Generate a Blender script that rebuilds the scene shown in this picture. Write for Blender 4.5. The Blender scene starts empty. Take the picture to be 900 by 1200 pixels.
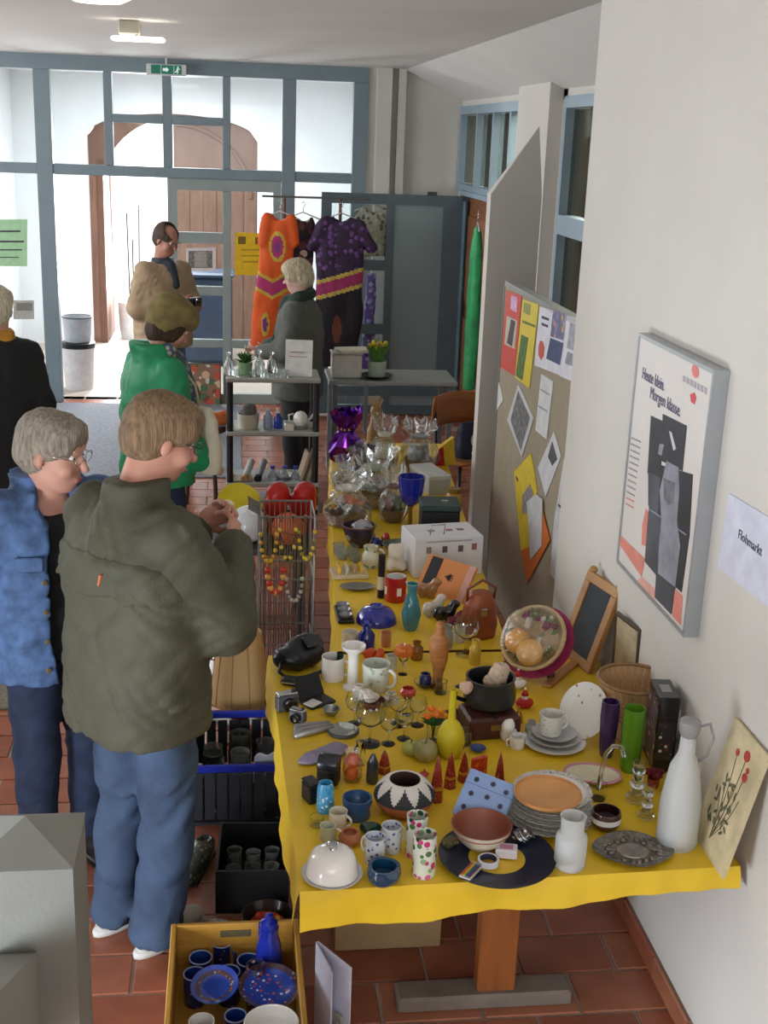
import bpy, math, random
import numpy as np
from mathutils import Vector, Matrix, Euler
random.seed(7)
SC = bpy.context.scene
COL = SC.collection
# ------------------------------------------------------------------ camera
FPX = 1435.38
RW = np.array([[0.9921089, -0.00135693, 0.12537179], [-0.12016047, -0.29577962, 0.94766865], [0.0357965, -0.95525524, -0.29360864]])
CAM_H = 2.48
cd = bpy.data.cameras.new('camera'); cam = bpy.data.objects.new('camera', cd); COL.objects.link(cam)
cd.sensor_fit = 'VERTICAL'; cd.sensor_height = 36.0; cd.lens = FPX / 1200 * 36.0; cd.clip_start = 0.05; cd.clip_end = 200
_m = Matrix.Identity(4)
for _r in range(3):
    _m[_r][0] = RW[_r, 0]; _m[_r][1] = -RW[_r, 1]; _m[_r][2] = -RW[_r, 2]
_m[2][3] = CAM_H
cam.matrix_world = _m
SC.camera = cam
# ------------------------------------------------------------------ light
SC.view_settings.view_transform = 'Standard'; SC.view_settings.look = 'None'
SC.view_settings.gamma = 1.0; SC.view_settings.use_curve_mapping = False
SC.view_settings.exposure = 0.02
wd = bpy.data.worlds.new('overcast_sky'); SC.world = wd; wd.use_nodes = True
wd.node_tree.nodes['Background'].inputs[0].default_value = (0.93, 0.96, 1.0, 1)
wd.node_tree.nodes['Background'].inputs[1].default_value = 3.6
def area(name, loc, target, sx, sy, power, col=(1, 1, 1)):
    l = bpy.data.lights.new(name, 'AREA'); l.shape = 'RECTANGLE'; l.size = sx; l.size_y = sy; l.energy = power; l.color = col
    o = bpy.data.objects.new(name, l); COL.objects.link(o); o.location = loc
    o.rotation_euler = (Vector(target) - Vector(loc)).to_track_quat('-Z', 'Y').to_euler()
    return o
area('daylight_stair_window', (-0.2, -2.45, 2.15), (0.6, 3.2, 0.8), 3.0, 1.6, 14, (0.92, 0.96, 1.0))
area('fill_stairfoot', (-2.04, 1.35, 0.62), (1.3, 2.5, 0.20), 1.1, 0.9, 105, (0.82, 0.91, 1.0))  # added fill for the low right wall, no known window here
area('daylight_front_door', (-1.0, 15.6, 1.6), (-0.4, 10.5, 0.5), 1.4, 2.2, 360, (0.95, 0.97, 1.0))
area('fill_far_hall', (-4.4, 8.0, 2.2), (1.2, 9.0, 1.5), 5.2, 1.5, 100, (0.95, 0.97, 1.0))  # added fill from an unseen left opening, brightens the far hall
# ------------------------------------------------------------------ pixel -> place
def ray(u, v): return RW @ np.array([u - 450.0, v - 600.0, FPX])
def at_z(u, v, z):
    r = ray(u, v); p = r * ((z - CAM_H) / r[2]); return Vector((p[0], p[1], z))
def at_y(u, v, y):
    r = ray(u, v); p = r * (y / r[1]); return Vector((p[0], y, p[2] + CAM_H))
def at_x(u, v, x):
    r = ray(u, v); p = r * (x / r[0]); return Vector((x, p[1], p[2] + CAM_H))
def mpp(p):                                   # metres per photo pixel at a place
    return (RW.T @ (np.array(p) - np.array([0, 0, CAM_H])))[2] / FPX
# ------------------------------------------------------------------ materials
MATS = {}
def _new(name):
    m = bpy.data.materials.new(name); m.use_nodes = True; nt = m.node_tree
    return m, nt, nt.nodes['Principled BSDF']
def srgb(c):
    if isinstance(c, str): c = tuple(int(c[i:i + 2], 16) / 255 for i in (0, 2, 4))
    return tuple((x / 12.92 if x <= 0.04045 else ((x + 0.055) / 1.055) ** 2.4) for x in c)
def coords(nt, scale, loc=(0, 0, 0), stretch=(1, 1, 1)):
    tc = nt.nodes.new('ShaderNodeTexCoord'); mp = nt.nodes.new('ShaderNodeMapping')
    mp.inputs['Scale'].default_value = tuple(scale * s for s in stretch); mp.inputs['Location'].default_value = loc
    nt.links.new(tc.outputs['Object'], mp.inputs['Vector']); return mp.outputs['Vector']
def mat(col, rough=0.55, metal=0.0, var=0.10, scale=18, bump=0.0, bscale=None, trans=0.0, emit=0.0, coat=0.0, stretch=(1, 1, 1), ior=1.45, sheen=0.0):
    key = ('p', col, rough, metal, var, scale, bump, bscale, trans, emit, coat, stretch, ior, sheen)
    if key in MATS: return MATS[key]
    m, nt, b = _new('surface_%03d' % len(MATS)); c = srgb(col)
    b.inputs['Roughness'].default_value = rough; b.inputs['Metallic'].default_value = metal
    b.inputs['Transmission Weight'].default_value = trans; b.inputs['Coat Weight'].default_value = coat
    b.inputs['IOR'].default_value = ior; b.inputs['Sheen Weight'].default_value = sheen
    vec = coords(nt, scale, stretch=stretch)
    if var > 0:
        n = nt.nodes.new('ShaderNodeTexNoise'); n.inputs['Scale'].default_value = 1.0; n.inputs['Detail'].default_value = 5.0
        nt.links.new(vec, n.inputs['Vector'])
        r = nt.nodes.new('ShaderNodeValToRGB'); e = r.color_ramp.elements
        e[0].position = 0.3; e[1].position = 0.7
        e[0].color = tuple(x * (1 - var) for x in c) + (1,); e[1].color = tuple(min(1, x * (1 + var)) for x in c) + (1,)
        nt.links.new(n.outputs['Fac'], r.inputs['Fac']); nt.links.new(r.outputs['Color'], b.inputs['Base Color'])
    else:
        b.inputs['Base Color'].default_value = c + (1,)
    if bump > 0:
        n2 = nt.nodes.new('ShaderNodeTexNoise'); n2.inputs['Scale'].default_value = (bscale or scale * 4) / scale; n2.inputs['Detail'].default_value = 4.0
        nt.links.new(vec, n2.inputs['Vector'])
        bp = nt.nodes.new('ShaderNodeBump'); bp.inputs['Strength'].default_value = bump; bp.inputs['Distance'].default_value = 0.01
        nt.links.new(n2.outputs['Fac'], bp.inputs['Height']); nt.links.new(bp.outputs['Normal'], b.inputs['Normal'])
    if emit > 0:
        b.inputs['Emission Color'].default_value = c + (1,); b.inputs['Emission Strength'].default_value = emit
    MATS[key] = m; return m
def spots(base, cols, scale=40, thr=0.35, rough=0.3, coat=0.3):        # printed flowers, beads, dots
    key = ('s', base, tuple(cols), scale, thr, rough)
    if key in MATS: return MATS[key]
    m, nt, b = _new('print_%03d' % len(MATS)); b.inputs['Roughness'].default_value = rough; b.inputs['Coat Weight'].default_value = coat
    v = nt.nodes.new('ShaderNodeTexVoronoi'); v.inputs['Scale'].default_value = 1.0
    nt.links.new(coords(nt, scale), v.inputs['Vector'])
    sp = nt.nodes.new('ShaderNodeSeparateColor'); nt.links.new(v.outputs['Color'], sp.inputs['Color'])
    r = nt.nodes.new('ShaderNodeValToRGB'); r.color_ramp.interpolation = 'CONSTANT'
    while len(r.color_ramp.elements) < len(cols): r.color_ramp.elements.new(0.5)
    for i, c in enumerate(cols):
        r.color_ramp.elements[i].position = i / len(cols); r.color_ramp.elements[i].color = srgb(c) + (1,)
    nt.links.new(sp.outputs[0], r.inputs['Fac'])
    t = nt.nodes.new('ShaderNodeMath'); t.operation = 'LESS_THAN'; t.inputs[1].default_value = thr
    nt.links.new(v.outputs['Distance'], t.inputs[0])
    mx = nt.nodes.new('ShaderNodeMix'); mx.data_type = 'RGBA'
    mx.inputs[6].default_value = srgb(base) + (1,)
    nt.links.new(t.outputs[0], mx.inputs[0]); nt.links.new(r.outputs['Color'], mx.inputs[7])
    nt.links.new(mx.outputs[2], b.inputs['Base Color'])
    MATS[key] = m; return m
def wood(a, bcol, scale=9, stretch=(1, 1, 10), rough=0.5):
    key = ('w', a, bcol, scale, stretch, rough)
    if key in MATS: return MATS[key]
    m, nt, b = _new('wood_%03d' % len(MATS)); b.inputs['Roughness'].default_value = rough
    n = nt.nodes.new('ShaderNodeTexNoise'); n.inputs['Scale'].default_value = 1; n.inputs['Detail'].default_value = 6; n.inputs['Distortion'].default_value = 0.6
    nt.links.new(coords(nt, scale, stretch=stretch), n.inputs['Vector'])
    r = nt.nodes.new('ShaderNodeValToRGB'); e = r.color_ramp.elements; e[0].position = 0.3; e[1].position = 0.72
    e[0].color = srgb(a) + (1,); e[1].color = srgb(bcol) + (1,)
    nt.links.new(n.outputs['Fac'], r.inputs['Fac']); nt.links.new(r.outputs['Color'], b.inputs['Base Color'])
    MATS[key] = m; return m
def clear(tint='FFFFFF', gloss=0.12, rough=0.03, bump=0.0, bscale=30, body=0.0):   # thin panes, cellophane
    key = ('c', tint, gloss, rough, bump, bscale, body)
    if key in MATS: return MATS[key]
    m, nt, b = _new('clear_%03d' % len(MATS)); nt.nodes.remove(b); out = nt.nodes['Material Output']
    t = nt.nodes.new('ShaderNodeBsdfTransparent'); t.inputs[0].default_value = srgb(tint) + (1,)
    g = nt.nodes.new('ShaderNodeBsdfGlossy'); g.inputs['Roughness'].default_value = rough; g.inputs[0].default_value = (1, 1, 1, 1)
    fr = nt.nodes.new('ShaderNodeLayerWeight'); fr.inputs[0].default_value = 0.25
    ad = nt.nodes.new('ShaderNodeMath'); ad.operation = 'ADD'; ad.inputs[1].default_value = gloss * 0.5; ad.use_clamp = True
    mu = nt.nodes.new('ShaderNodeMath'); mu.operation = 'MULTIPLY'; mu.inputs[1].default_value = gloss * 4
    nt.links.new(fr.outputs['Fresnel'], mu.inputs[0]); nt.links.new(mu.outputs[0], ad.inputs[0])
    mx = nt.nodes.new('ShaderNodeMixShader'); nt.links.new(ad.outputs[0], mx.inputs[0]); nt.links.new(t.outputs[0], mx.inputs[1]); nt.links.new(g.outputs[0], mx.inputs[2])
    last = mx.outputs[0]
    if body > 0:
        df = nt.nodes.new('ShaderNodeBsdfDiffuse'); df.inputs[0].default_value = srgb(tint) + (1,)
        m2 = nt.nodes.new('ShaderNodeMixShader'); m2.inputs[0].default_value = body
        nt.links.new(last, m2.inputs[1]); nt.links.new(df.outputs[0], m2.inputs[2]); last = m2.outputs[0]
    if bump > 0:
        n2 = nt.nodes.new('ShaderNodeTexNoise'); n2.inputs['Scale'].default_value = 1; n2.inputs['Detail'].default_value = 3
        nt.links.new(coords(nt, bscale), n2.inputs['Vector'])
        bp = nt.nodes.new('ShaderNodeBump'); bp.inputs['Strength'].default_value = bump; bp.inputs['Distance'].default_value = 0.02
        nt.links.new(n2.outputs['Fac'], bp.inputs['Height']); nt.links.new(bp.outputs['Normal'], g.inputs['Normal'])
    nt.links.new(last, out.inputs['Surface'])
    MATS[key] = m; return m
# ------------------------------------------------------------------ mesh helpers
class MB:
    def __init__(s): s.v = []; s.f = []; s.m = []
    def add(s, vs, fs, mi=0, M=None):
        o = len(s.v)
        s.v += [tuple(M @ Vector(p)) if M is not None else tuple(p) for p in vs]
        s.f += [tuple(i + o for i in f) for f in fs]
        s.m += list(mi) if isinstance(mi, (list, tuple)) else [mi] * len(fs)
        return s
    def box(s, c, d, mi=0, R=None, b=0.0):           # centre, full size, optional chamfer
        x, y, z = d[0] / 2, d[1] / 2, d[2] / 2
        M = Matrix.Translation(c) @ (R.to_4x4() if R is not None else Matrix.Identity(4))
        if b <= 0:
            vs = [(i * x, j * y, k * z) for i in (-1, 1) for j in (-1, 1) for k in (-1, 1)]
            return s.add(vs, [(0, 1, 3, 2), (4, 6, 7, 5), (0, 4, 5, 1), (2, 3, 7, 6), (0, 2, 6, 4), (1, 5, 7, 3)], mi, M)
        b = min(b, x * .9, y * .9, z * .9)
        prof = [(-z, b), (-z + b, 0), (z - b, 0), (z, b)]
        vs = []
        for zz, i in prof:
            X, Y = x - i, y - i; q = b * 0.7
            for (sx, sy, e) in ((1, -1, 0), (1, -1, 1), (1, 1, 1), (1, 1, 0), (-1, 1, 0), (-1, 1, 1), (-1, -1, 1), (-1, -1, 0)):
                vs.append((sx * (X - (0 if e else q)), sy * (Y - (q if e else 0)), zz))
        fs = [tuple(range(7, -1, -1)), tuple(range(24, 32))]
        for k in range(3):
            for i in range(8):
                j = (i + 1) % 8; fs.append((k * 8 + i, k * 8 + j, k * 8 + 8 + j, k * 8 + 8 + i))
        return s.add(vs, fs, mi, M)
    def bb(s, lo, hi, mi=0, b=0.0):
        return s.box([(a + c) / 2 for a, c in zip(lo, hi)], [abs(c - a) for a, c in zip(lo, hi)], mi, b=b)
    def lathe(s, prof, n=24, c=(0, 0, 0), mi=0, sx=1, sy=1, M=None, wob=None):   # prof (r,z) bottom->top; mi int or f(i,j)
        vs = []; fs = []; ms = []
        for i, (r, z) in enumerate(prof):
            for j in range(n):
                a = 2 * math.pi * j / n; k = wob(a, i) if wob else 1
                vs.append((c[0] + r * k * sx * math.cos(a), c[1] + r * k * sy * math.sin(a), c[2] + z))
        for i in range(len(prof) - 1):
            for j in range(n):
                q = (j + 1) % n
                fs.append((i * n + j, i * n + q, (i + 1) * n + q, (i + 1) * n + j)); ms.append(mi(i, j) if callable(mi) else mi)
        if prof[0] == prof[-1]: return s.add(vs, fs, ms, M)
        if prof[0][0] > 1e-5: fs.append(tuple(range(n - 1, -1, -1))); ms.append(mi(0, 0) if callable(mi) else mi)
        if prof[-1][0] > 1e-5: fs.append(tuple((len(prof) - 1) * n + j for j in range(n))); ms.append(mi(len(prof) - 2, 0) if callable(mi) else mi)
        return s.add(vs, fs, ms, M)
    def tube(s, pts, r, n=8, mi=0, closed=False):
        pts = [Vector(p) for p in pts]; rs = r if isinstance(r, (list, tuple)) else [r] * len(pts)
        vs = []; fs = []; prev = None
        for i, p in enumerate(pts):
            if closed: t = pts[(i + 1) % len(pts)] - pts[i - 1]
            else: t = pts[min(i + 1, len(pts) - 1)] - pts[max(i - 1, 0)]
            t.normalize()
            if prev is None: u = t.orthogonal().normalized()
            else: u = (prev - t * prev.dot(t)).normalized()
            prev = u; w = t.cross(u)
            for j in range(n):
                a = 2 * math.pi * j / n; vs.append(p + (u * math.cos(a) + w * math.sin(a)) * rs[i])
        L = len(pts)
        for i in range(L if closed else L - 1):
            k = (i + 1) % L
            for j in range(n):
                q = (j + 1) % n; fs.append((i * n + j, i * n + q, k * n + q, k * n + j))
        if not closed: fs.append(tuple(range(n - 1, -1, -1))); fs.append(tuple((L - 1) * n + j for j in range(n)))
        return s.add(vs, fs, mi)
    def ball(s, c, r, n=12, m=8, mi=0, M=None):
        r = r if isinstance(r, (list, tuple)) else (r, r, r)
        prof = [(max(math.sin(math.pi * i / m), 1e-6), -math.cos(math.pi * i / m)) for i in range(m + 1)]
        T = Matrix.Translation(c) @ (M.to_4x4() if M is not None else Matrix.Identity(4)) @ Matrix.Diagonal((r[0], r[1], r[2], 1))
        return s.lathe(prof, n, (0, 0, 0), mi, M=T)
    def prism(s, poly, h, mi=0, M=None):              # poly (x,y) ccw, extruded 0..h in z
        n = len(poly)
        vs = [(x, y, 0) for x, y in poly] + [(x, y, h) for x, y in poly]
        fs = [tuple(range(n - 1, -1, -1)), tuple(range(n, 2 * n))] + [(i, (i + 1) % n, n + (i + 1) % n, n + i) for i in range(n)]
        return s.add(vs, fs, mi, M)
    def grid(s, fn, nu, nv, mi=0, flip=False):
        vs = [fn(i / nu, j / nv) for j in range(nv + 1) for i in range(nu + 1)]
        fs = []; ms = []
        for j in range(nv):
            for i in range(nu):
                a = j * (nu + 1) + i; q = (a, a + 1, a + nu + 2, a + nu + 1)
                fs.append(q[::-1] if flip else q); ms.append(mi((i + .5) / nu, (j + .5) / nv) if callable(mi) else mi)
        return s.add(vs, fs, ms)
    def build(s, name, mats, parent=None, smooth=None, loc=None, rot=None, solid=0.0, sub=0):
        me = bpy.data.meshes.new(name); me.from_pydata(s.v, [], s.f)
        mats = mats if isinstance(mats, (list, tuple)) else [mats]
        for m in mats: me.materials.append(m)
        for p, i in zip(me.polygons, s.m): p.material_index = i
        if smooth is True: me.polygons.foreach_set('use_smooth', [True] * len(me.polygons))
        elif smooth is not None: me.polygons.foreach_set('use_smooth', [True] * len(me.polygons)); me.set_sharp_from_angle(angle=math.radians(smooth))
        me.update()
        o = bpy.data.objects.new(name, me); COL.objects.link(o)
        if parent is not None: o.parent = parent
        if loc is not None: o.location = loc
        if rot is not None: o.rotation_euler = rot
        if solid: md = o.modifiers.new('thick', 'SOLIDIFY'); md.thickness = solid; md.offset = 0
        if sub: md = o.modifiers.new('round', 'SUBSURF'); md.levels = sub; md.render_levels = sub
        return o
def tag(o, label, cat, group=None):
    o['label'] = label; o['category'] = cat
    if group: o['group'] = group
    return o
def thing(name, label, cat, loc=(0, 0, 0), rz=0.0, group=None):
    o = bpy.data.objects.new(name, None); COL.objects.link(o); o.location = loc; o.rotation_euler = (0, 0, rz); o.empty_display_size = 0.05
    return tag(o, label, cat, group)
def struct(o): o['kind'] = 'structure'; return o
def root(name, loc=(0, 0, 0)):
    o = bpy.data.objects.new(name, None); COL.objects.link(o); o.location = loc; return struct(o)
def clone(t, loc=None, rz=None, label=None):
    c = t.copy(); COL.objects.link(c)
    if loc is not None: c.location = loc
    if rz is not None: c.rotation_euler = (0, 0, rz)
    if label: c['label'] = label
    for ch in list(t.children):
        d = ch.copy(); COL.objects.link(d); d.parent = c
        for g in list(ch.children):
            e = g.copy(); COL.objects.link(e); e.parent = d
    return c
def text(body, name, size, M, material, parent=None, ext=0.0004, align='LEFT'):
    cu = bpy.data.curves.new(name, 'FONT'); cu.body = body; cu.size = size; cu.extrude = ext; cu.align_x = align; cu.resolution_u = 2
    t = bpy.data.objects.new(name, cu); COL.objects.link(t)
    me = bpy.data.meshes.new_from_object(t.evaluated_get(bpy.context.evaluated_depsgraph_get()))
    bpy.data.objects.remove(t); me.name = name; me.materials.clear(); me.materials.append(material)
    me.transform(M)
    o = bpy.data.objects.new(name, me); COL.objects.link(o)
    if parent is not None: o.parent = parent
    return o
# ------------------------------------------------------------------ blended volumes (bodies, clothes, soft things)
class SDF:
    def __init__(s): s.ops = []
    def cap(s, a, b, ra, rb=None, k=0.03, sub=False):
        a = np.array(a, float); b = np.array(b, float); rb = ra if rb is None else rb; R = max(ra, rb)
        d = b - a; L2 = max(d @ d, 1e-12)
        def f(X, Y, Z):
            t = np.clip(((X - a[0]) * d[0] + (Y - a[1]) * d[1] + (Z - a[2]) * d[2]) / L2, 0, 1)
            return np.sqrt((X - a[0] - t * d[0]) ** 2 + (Y - a[1] - t * d[1]) ** 2 + (Z - a[2] - t * d[2]) ** 2) - (ra + (rb - ra) * t)
        s.ops.append((np.minimum(a, b) - R, np.maximum(a, b) + R, f, k, sub)); return s
    def chain(s, pts, rs, k=0.03):
        for i in range(len(pts) - 1): s.cap(pts[i], pts[i + 1], rs[i], rs[i + 1], k)
        return s
    def ell(s, c, r, R=None, k=0.03, sub=False):
        c = np.array(c, float); r = np.array(r, float); Rm = np.array(R, float) if R is not None else np.eye(3); q = r.max()
        def f(X, Y, Z):
            x, y, z = X - c[0], Y - c[1], Z - c[2]
            l = [(Rm[0, i] * x + Rm[1, i] * y + Rm[2, i] * z) / r[i] for i in range(3)]
            k0 = np.sqrt(l[0] ** 2 + l[1] ** 2 + l[2] ** 2); k1 = np.sqrt(sum((l[i] / r[i]) ** 2 for i in range(3))) + 1e-9
            return k0 * (k0 - 1) / k1
        s.ops.append((c - q, c + q, f, k, sub)); return s
    def loft(s, rows, yaw=0.0, k=0.03, p=2.4, sub=False):   # rows (z, cx, cy, a, b)
        rows = sorted(rows); A = np.array(rows, float); ca, sa = math.cos(yaw), math.sin(yaw)
        q = max(A[:, 3].max(), A[:, 4].max())
        lo = np.array([A[:, 1].min() - q, A[:, 2].min() - q, A[0, 0]]); hi = np.array([A[:, 1].max() + q, A[:, 2].max() + q, A[-1, 0]])
        def f(X, Y, Z):
            g = [np.interp(Z, A[:, 0], A[:, i]) for i in range(1, 5)]
            x, y = X - g[0], Y - g[1]; xl = ca * x + sa * y; yl = -sa * x + ca * y
            e = (np.abs(xl / g[2]) ** p + np.abs(yl / g[3]) ** p) ** (1 / p)
            d = (e - 1) * np.minimum(g[2], g[3])
            return np.maximum(d, np.maximum(A[0, 0] - Z, Z - A[-1, 0]))
        s.ops.append((lo, hi, f, k, sub)); return s
    def build(s, name, material, parent=None, h=0.01, wr=0.0, wf=30.0, seed=0, M=None, matf=None, stretch=(1, 1, 1), zmin=None):
        pad = 4 * h + wr
        pos = [o for o in s.ops if not o[4]]
        lo = np.min([o[0] for o in pos], axis=0) - pad; hi = np.max([o[1] for o in pos], axis=0) + pad
        n = np.ceil((hi - lo) / h).astype(int) + 1
        D = np.full(tuple(n), 0.25); ax = [lo[i] + h * np.arange(n[i]) for i in range(3)]
        for (a, b, f, k, sub) in s.ops:
            m = k + 3 * h
            i0 = np.maximum(np.floor((a - m - lo) / h).astype(int), 0); i1 = np.minimum(np.ceil((b + m - lo) / h).astype(int) + 1, n)
            if (i1 <= i0).any(): continue
            X, Y, Z = np.meshgrid(*[ax[i][i0[i]:i1[i]] for i in range(3)], indexing='ij', sparse=True)
            d = f(X, Y, Z); sl = tuple(slice(i0[i], i1[i]) for i in range(3)); e = D[sl]
            if sub: D[sl] = np.maximum(e, -d)
            else:
                hh = np.maximum(k - np.abs(e - d), 0) / k if k > 0 else 0
                D[sl] = np.minimum(e, d) - hh * hh * k * 0.25
        if wr > 0:
            X, Y, Z = np.meshgrid(*ax, indexing='ij', sparse=True); rg = np.random.RandomState(seed); N = 0
            X = X * stretch[0]; Y = Y * stretch[1]; Z = Z * stretch[2]
            w = 0.04 * np.sin(wf * 0.4 * (X + Z) + seed) ; w2 = 0.04 * np.sin(wf * 0.33 * (Y - Z) + 2 * seed)
            for i in range(6):
                q = rg.normal(size=3); q /= np.linalg.norm(q); N = N + (1 - 1.7 * np.abs(np.sin(0.5 * wf * (0.6 + 0.4 * i) * (q[0] * (X + w) + q[1] * (Y + w2) + q[2] * (Z + w)) + rg.rand() * 6.28))) / (1 + 0.45 * i)
            D = D + wr * 0.5 * N
        if zmin is not None: D = np.maximum(D, (zmin - ax[2])[None, None, :])
        S = D < 0; c = np.zeros(tuple(n - 1)); acc = np.zeros(tuple(n - 1) + (3,)); cnt = np.zeros(tuple(n - 1))
        nn = n - 1; idx = np.indices(tuple(nn)).astype(float)
        for axis in range(3):
            o1, o2 = [i for i in range(3) if i != axis]
            for p in (0, 1):
                for q in (0, 1):
                    st = [0, 0, 0]; st[o1] = p; st[o2] = q; en = list(st); en[axis] = 1
                    sA = tuple(slice(st[i], st[i] + nn[i]) for i in range(3)); sB = tuple(slice(en[i], en[i] + nn[i]) for i in range(3))
                    a = D[sA]; b = D[sB]; x = (S[sA] != S[sB]); t = np.where(x, a / np.where(x, a - b, 1), 0)
                    for i in range(3):
                        acc[..., i] += x * (idx[i] + (t if i == axis else st[i]))
                    cnt += x
        mk = cnt > 0; ids = np.full(tuple(nn), -1); ids[mk] = np.arange(mk.sum())
        V = acc[mk] / cnt[mk][:, None] * h + lo
        F = []
        for axis in range(3):
            o1, o2 = (axis + 1) % 3, (axis + 2) % 3
            sA = [slice(0, n[i]) for i in range(3)]; sB = list(sA); sA[axis] = slice(0, n[axis] - 1); sB[axis] = slice(1, n[axis])
            x = S[tuple(sA)] != S[tuple(sB)]; P = np.argwhere(x); P = P[(P[:, o1] > 0) & (P[:, o2] > 0) & (P[:, o1] < nn[o1]) & (P[:, o2] < nn[o2])]
            inside = S[tuple(P.T)]
            def g(d1, d2):
                Q = P.copy(); Q[:, o1] -= d1; Q[:, o2] -= d2; return ids[tuple(Q.T)]
            q = np.stack([g(1, 1), g(0, 1), g(0, 0), g(1, 0)], 1)
            q[~inside] = q[~inside][:, ::-1]; F.append(q)
        F = np.concatenate(F)
        if M is not None:
            Mn = np.array(M); V = V @ Mn[:3, :3].T + Mn[:3, 3]
        me = bpy.data.meshes.new(name); me.vertices.add(len(V)); me.vertices.foreach_set('co', V.astype(np.float32).ravel())
        me.loops.add(len(F) * 4); me.loops.foreach_set('vertex_index', F.astype(np.int32).ravel())
        me.polygons.add(len(F)); me.polygons.foreach_set('loop_start', np.arange(0, len(F) * 4, 4, dtype=np.int32)); me.polygons.foreach_set('loop_total', np.full(len(F), 4, np.int32))
        for m in (material if isinstance(material, (list, tuple)) else [material]): me.materials.append(m)
        me.update(calc_edges=True)
        if matf is not None:
            ctr = V[F].mean(1); me.polygons.foreach_set('material_index', matf(ctr).astype(np.int32))
        me.polygons.foreach_set('use_smooth', [True] * len(F))
        o = bpy.data.objects.new(name, me); COL.objects.link(o)
        if parent is not None: o.parent = parent
        return o
# ================================================================== THE SETTING
XW = 1.32; YC = 4.58; YF = 11.52; XR = 2.10; ZC = 3.05; YB = 14.74
plaster = mat('CFCBC3', 0.85, var=0.03, scale=3, bump=0.06, bscale=160)
plaster_white = mat('E9EAEC', 0.85, var=0.03, scale=3, bump=0.05, bscale=140)
ceil_m = mat('DCDAD6', 0.9, var=0.03, scale=2, bump=0.05, bscale=120)
blue_frame = mat('76868D', 0.45, var=0.05, scale=6)
pale_blue = mat('8FA3B0', 0.5, var=0.05, scale=6)
slate_frame = mat('55646B', 0.45, var=0.06, scale=6)
glass = clear('F4F8F8', 0.02)
# floor with its terracotta tiles
o = MB().bb((-4.5, -2.6, -0.06), (2.2, YF + 0.1, -0.006)).build('floor', mat('A39486', 0.8, var=0.1, scale=12)); floor = struct(o)
tile_m = [mat(c, 0.24, var=0.16, scale=7, bump=0.05, bscale=60) for c in ('995A42', 'A1664C', '8F5540', '9C6049')]
TW, TD, GX = 0.30, 0.187, 0.010
base_tiles = []
for m in tile_m:
    me = MB().box((0, 0, -0.012), (TW - GX, TD - GX, 0.024), b=0.003).build('tile', m); base_tiles.append(me.data); bpy.data.objects.remove(me)
near, far = [], []
for r in range(-30, 46):
    y = 3.137 + TD * (r + 0.5)
    for c in range(-20, 5):
        x = 0.905 + TW * (c + 0.5) + (0.14 if r % 2 else 0)
        if x - TW / 2 > XW - 0.05 and y < YC: continue
        if x > 2.0: continue
        q = RW.T @ np.array([x, y, -CAM_H]); u, v = q[0] / q[2] * FPX + 450, q[1] / q[2] * FPX + 600
        vis = q[2] > 0 and -60 < u < 960 and 700 < v < 1260
        (near if vis else far).append((x, y, r, c))
near.sort(key=lambda t: t[1]); far += near[290:]; near = near[:290]
for i, (x, y, r, c) in enumerate(near):
    t = bpy.data.objects.new('tile', base_tiles[(r * 7 + c * 5 + (r * c) % 3) % 4]); COL.objects.link(t); t.parent = floor
    t.location = (x, y, random.uniform(-0.0008, 0.0008))
b = MB()
for x, y, r, c in far: b.box((x, y, -0.012), (TW - GX, TD - GX, 0.024), (r * 7 + c * 5) % 4)
o = b.build('tile_field', tile_m, floor); o['kind'] = 'stuff'
struct(MB().bb((-2.6, YF + 0.1, -0.06), (1.8, YB + 0.3, 0)).build('floor_vestibule', mat('B4A79B', 0.5, var=0.08, scale=3)))
struct(MB().bb((-20, YB + 0.3, -0.10), (20, 40, -0.02)).build('pavement', mat('C9C6C0', 0.8, var=0.08, scale=2)))
# ceilings
struct(MB().bb((-4.6, -2.7, ZC), (1.56, YF + 0.06, ZC + 0.12)).build('ceiling', ceil_m))
b = MB(); b.add([(1.56, YC - .05, ZC), (1.56, YF, ZC), (XR + .1, YF, 2.755), (XR + .1, YC - .05, 2.755), (1.56, YC - .05, ZC + .12), (1.56, YF, ZC + .12), (XR + .1, YF, ZC + .12), (XR + .1, YC - .05, ZC + .12)],
      [(0, 1, 2, 3), (4, 7, 6, 5), (0, 4, 5, 1), (1, 5, 6, 2), (2, 6, 7, 3), (3, 7, 4, 0)])
struct(b.build('ceiling_slope', ceil_m))
struct(MB().bb((-2.5, YF + .06, ZC - 0.02), (1.8, YB + .2, ZC + 0.12)).build('ceiling_vestibule', plaster_white))
# walls
struct(MB().bb((XW, -2.6, 0), (XR + .15, YC, ZC)).build('wall_right', plaster))
b = MB(); b.bb((-4.5, -2.7, 0), (XR + .15, -2.55, 1.3)); b.bb((-4.5, -2.7, 2.95), (XR + .15, -2.55, ZC)); b.bb((-4.5, -2.7, 1.3), (-1.8, -2.55, 2.95)); b.bb((1.35, -2.7, 1.3), (XR + .15, -2.55, 2.95))
struct(b.build('wall_rear', plaster))
b = MB(); b.bb((-4.65, -2.7, 0), (-4.5, YF, 1.4)); b.bb((-4.65, -2.7, 2.95), (-4.5, YF, ZC)); b.bb((-4.65, -2.7, 1.4), (-4.5, 5.3, 2.95)); b.bb((-4.65, 10.7, 1.4), (-4.5, YF, 2.95))
struct(b.build('wall_left', plaster))
b = MB(); b.bb((-2.2, -2.6, 0), (-2.06, .7, ZC)); b.bb((-2.2, 2.0, 0), (-2.06, 2.6, ZC)); b.bb((-2.2, .7, 0), (-2.06, 2.0, .1)); b.bb((-2.2, .7, 1.2), (-2.06, 2.0, ZC)); struct(b.build('wall_stair_added', plaster))  # unseen wall added to hold the stairfoot fill, opening cut around it
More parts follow.
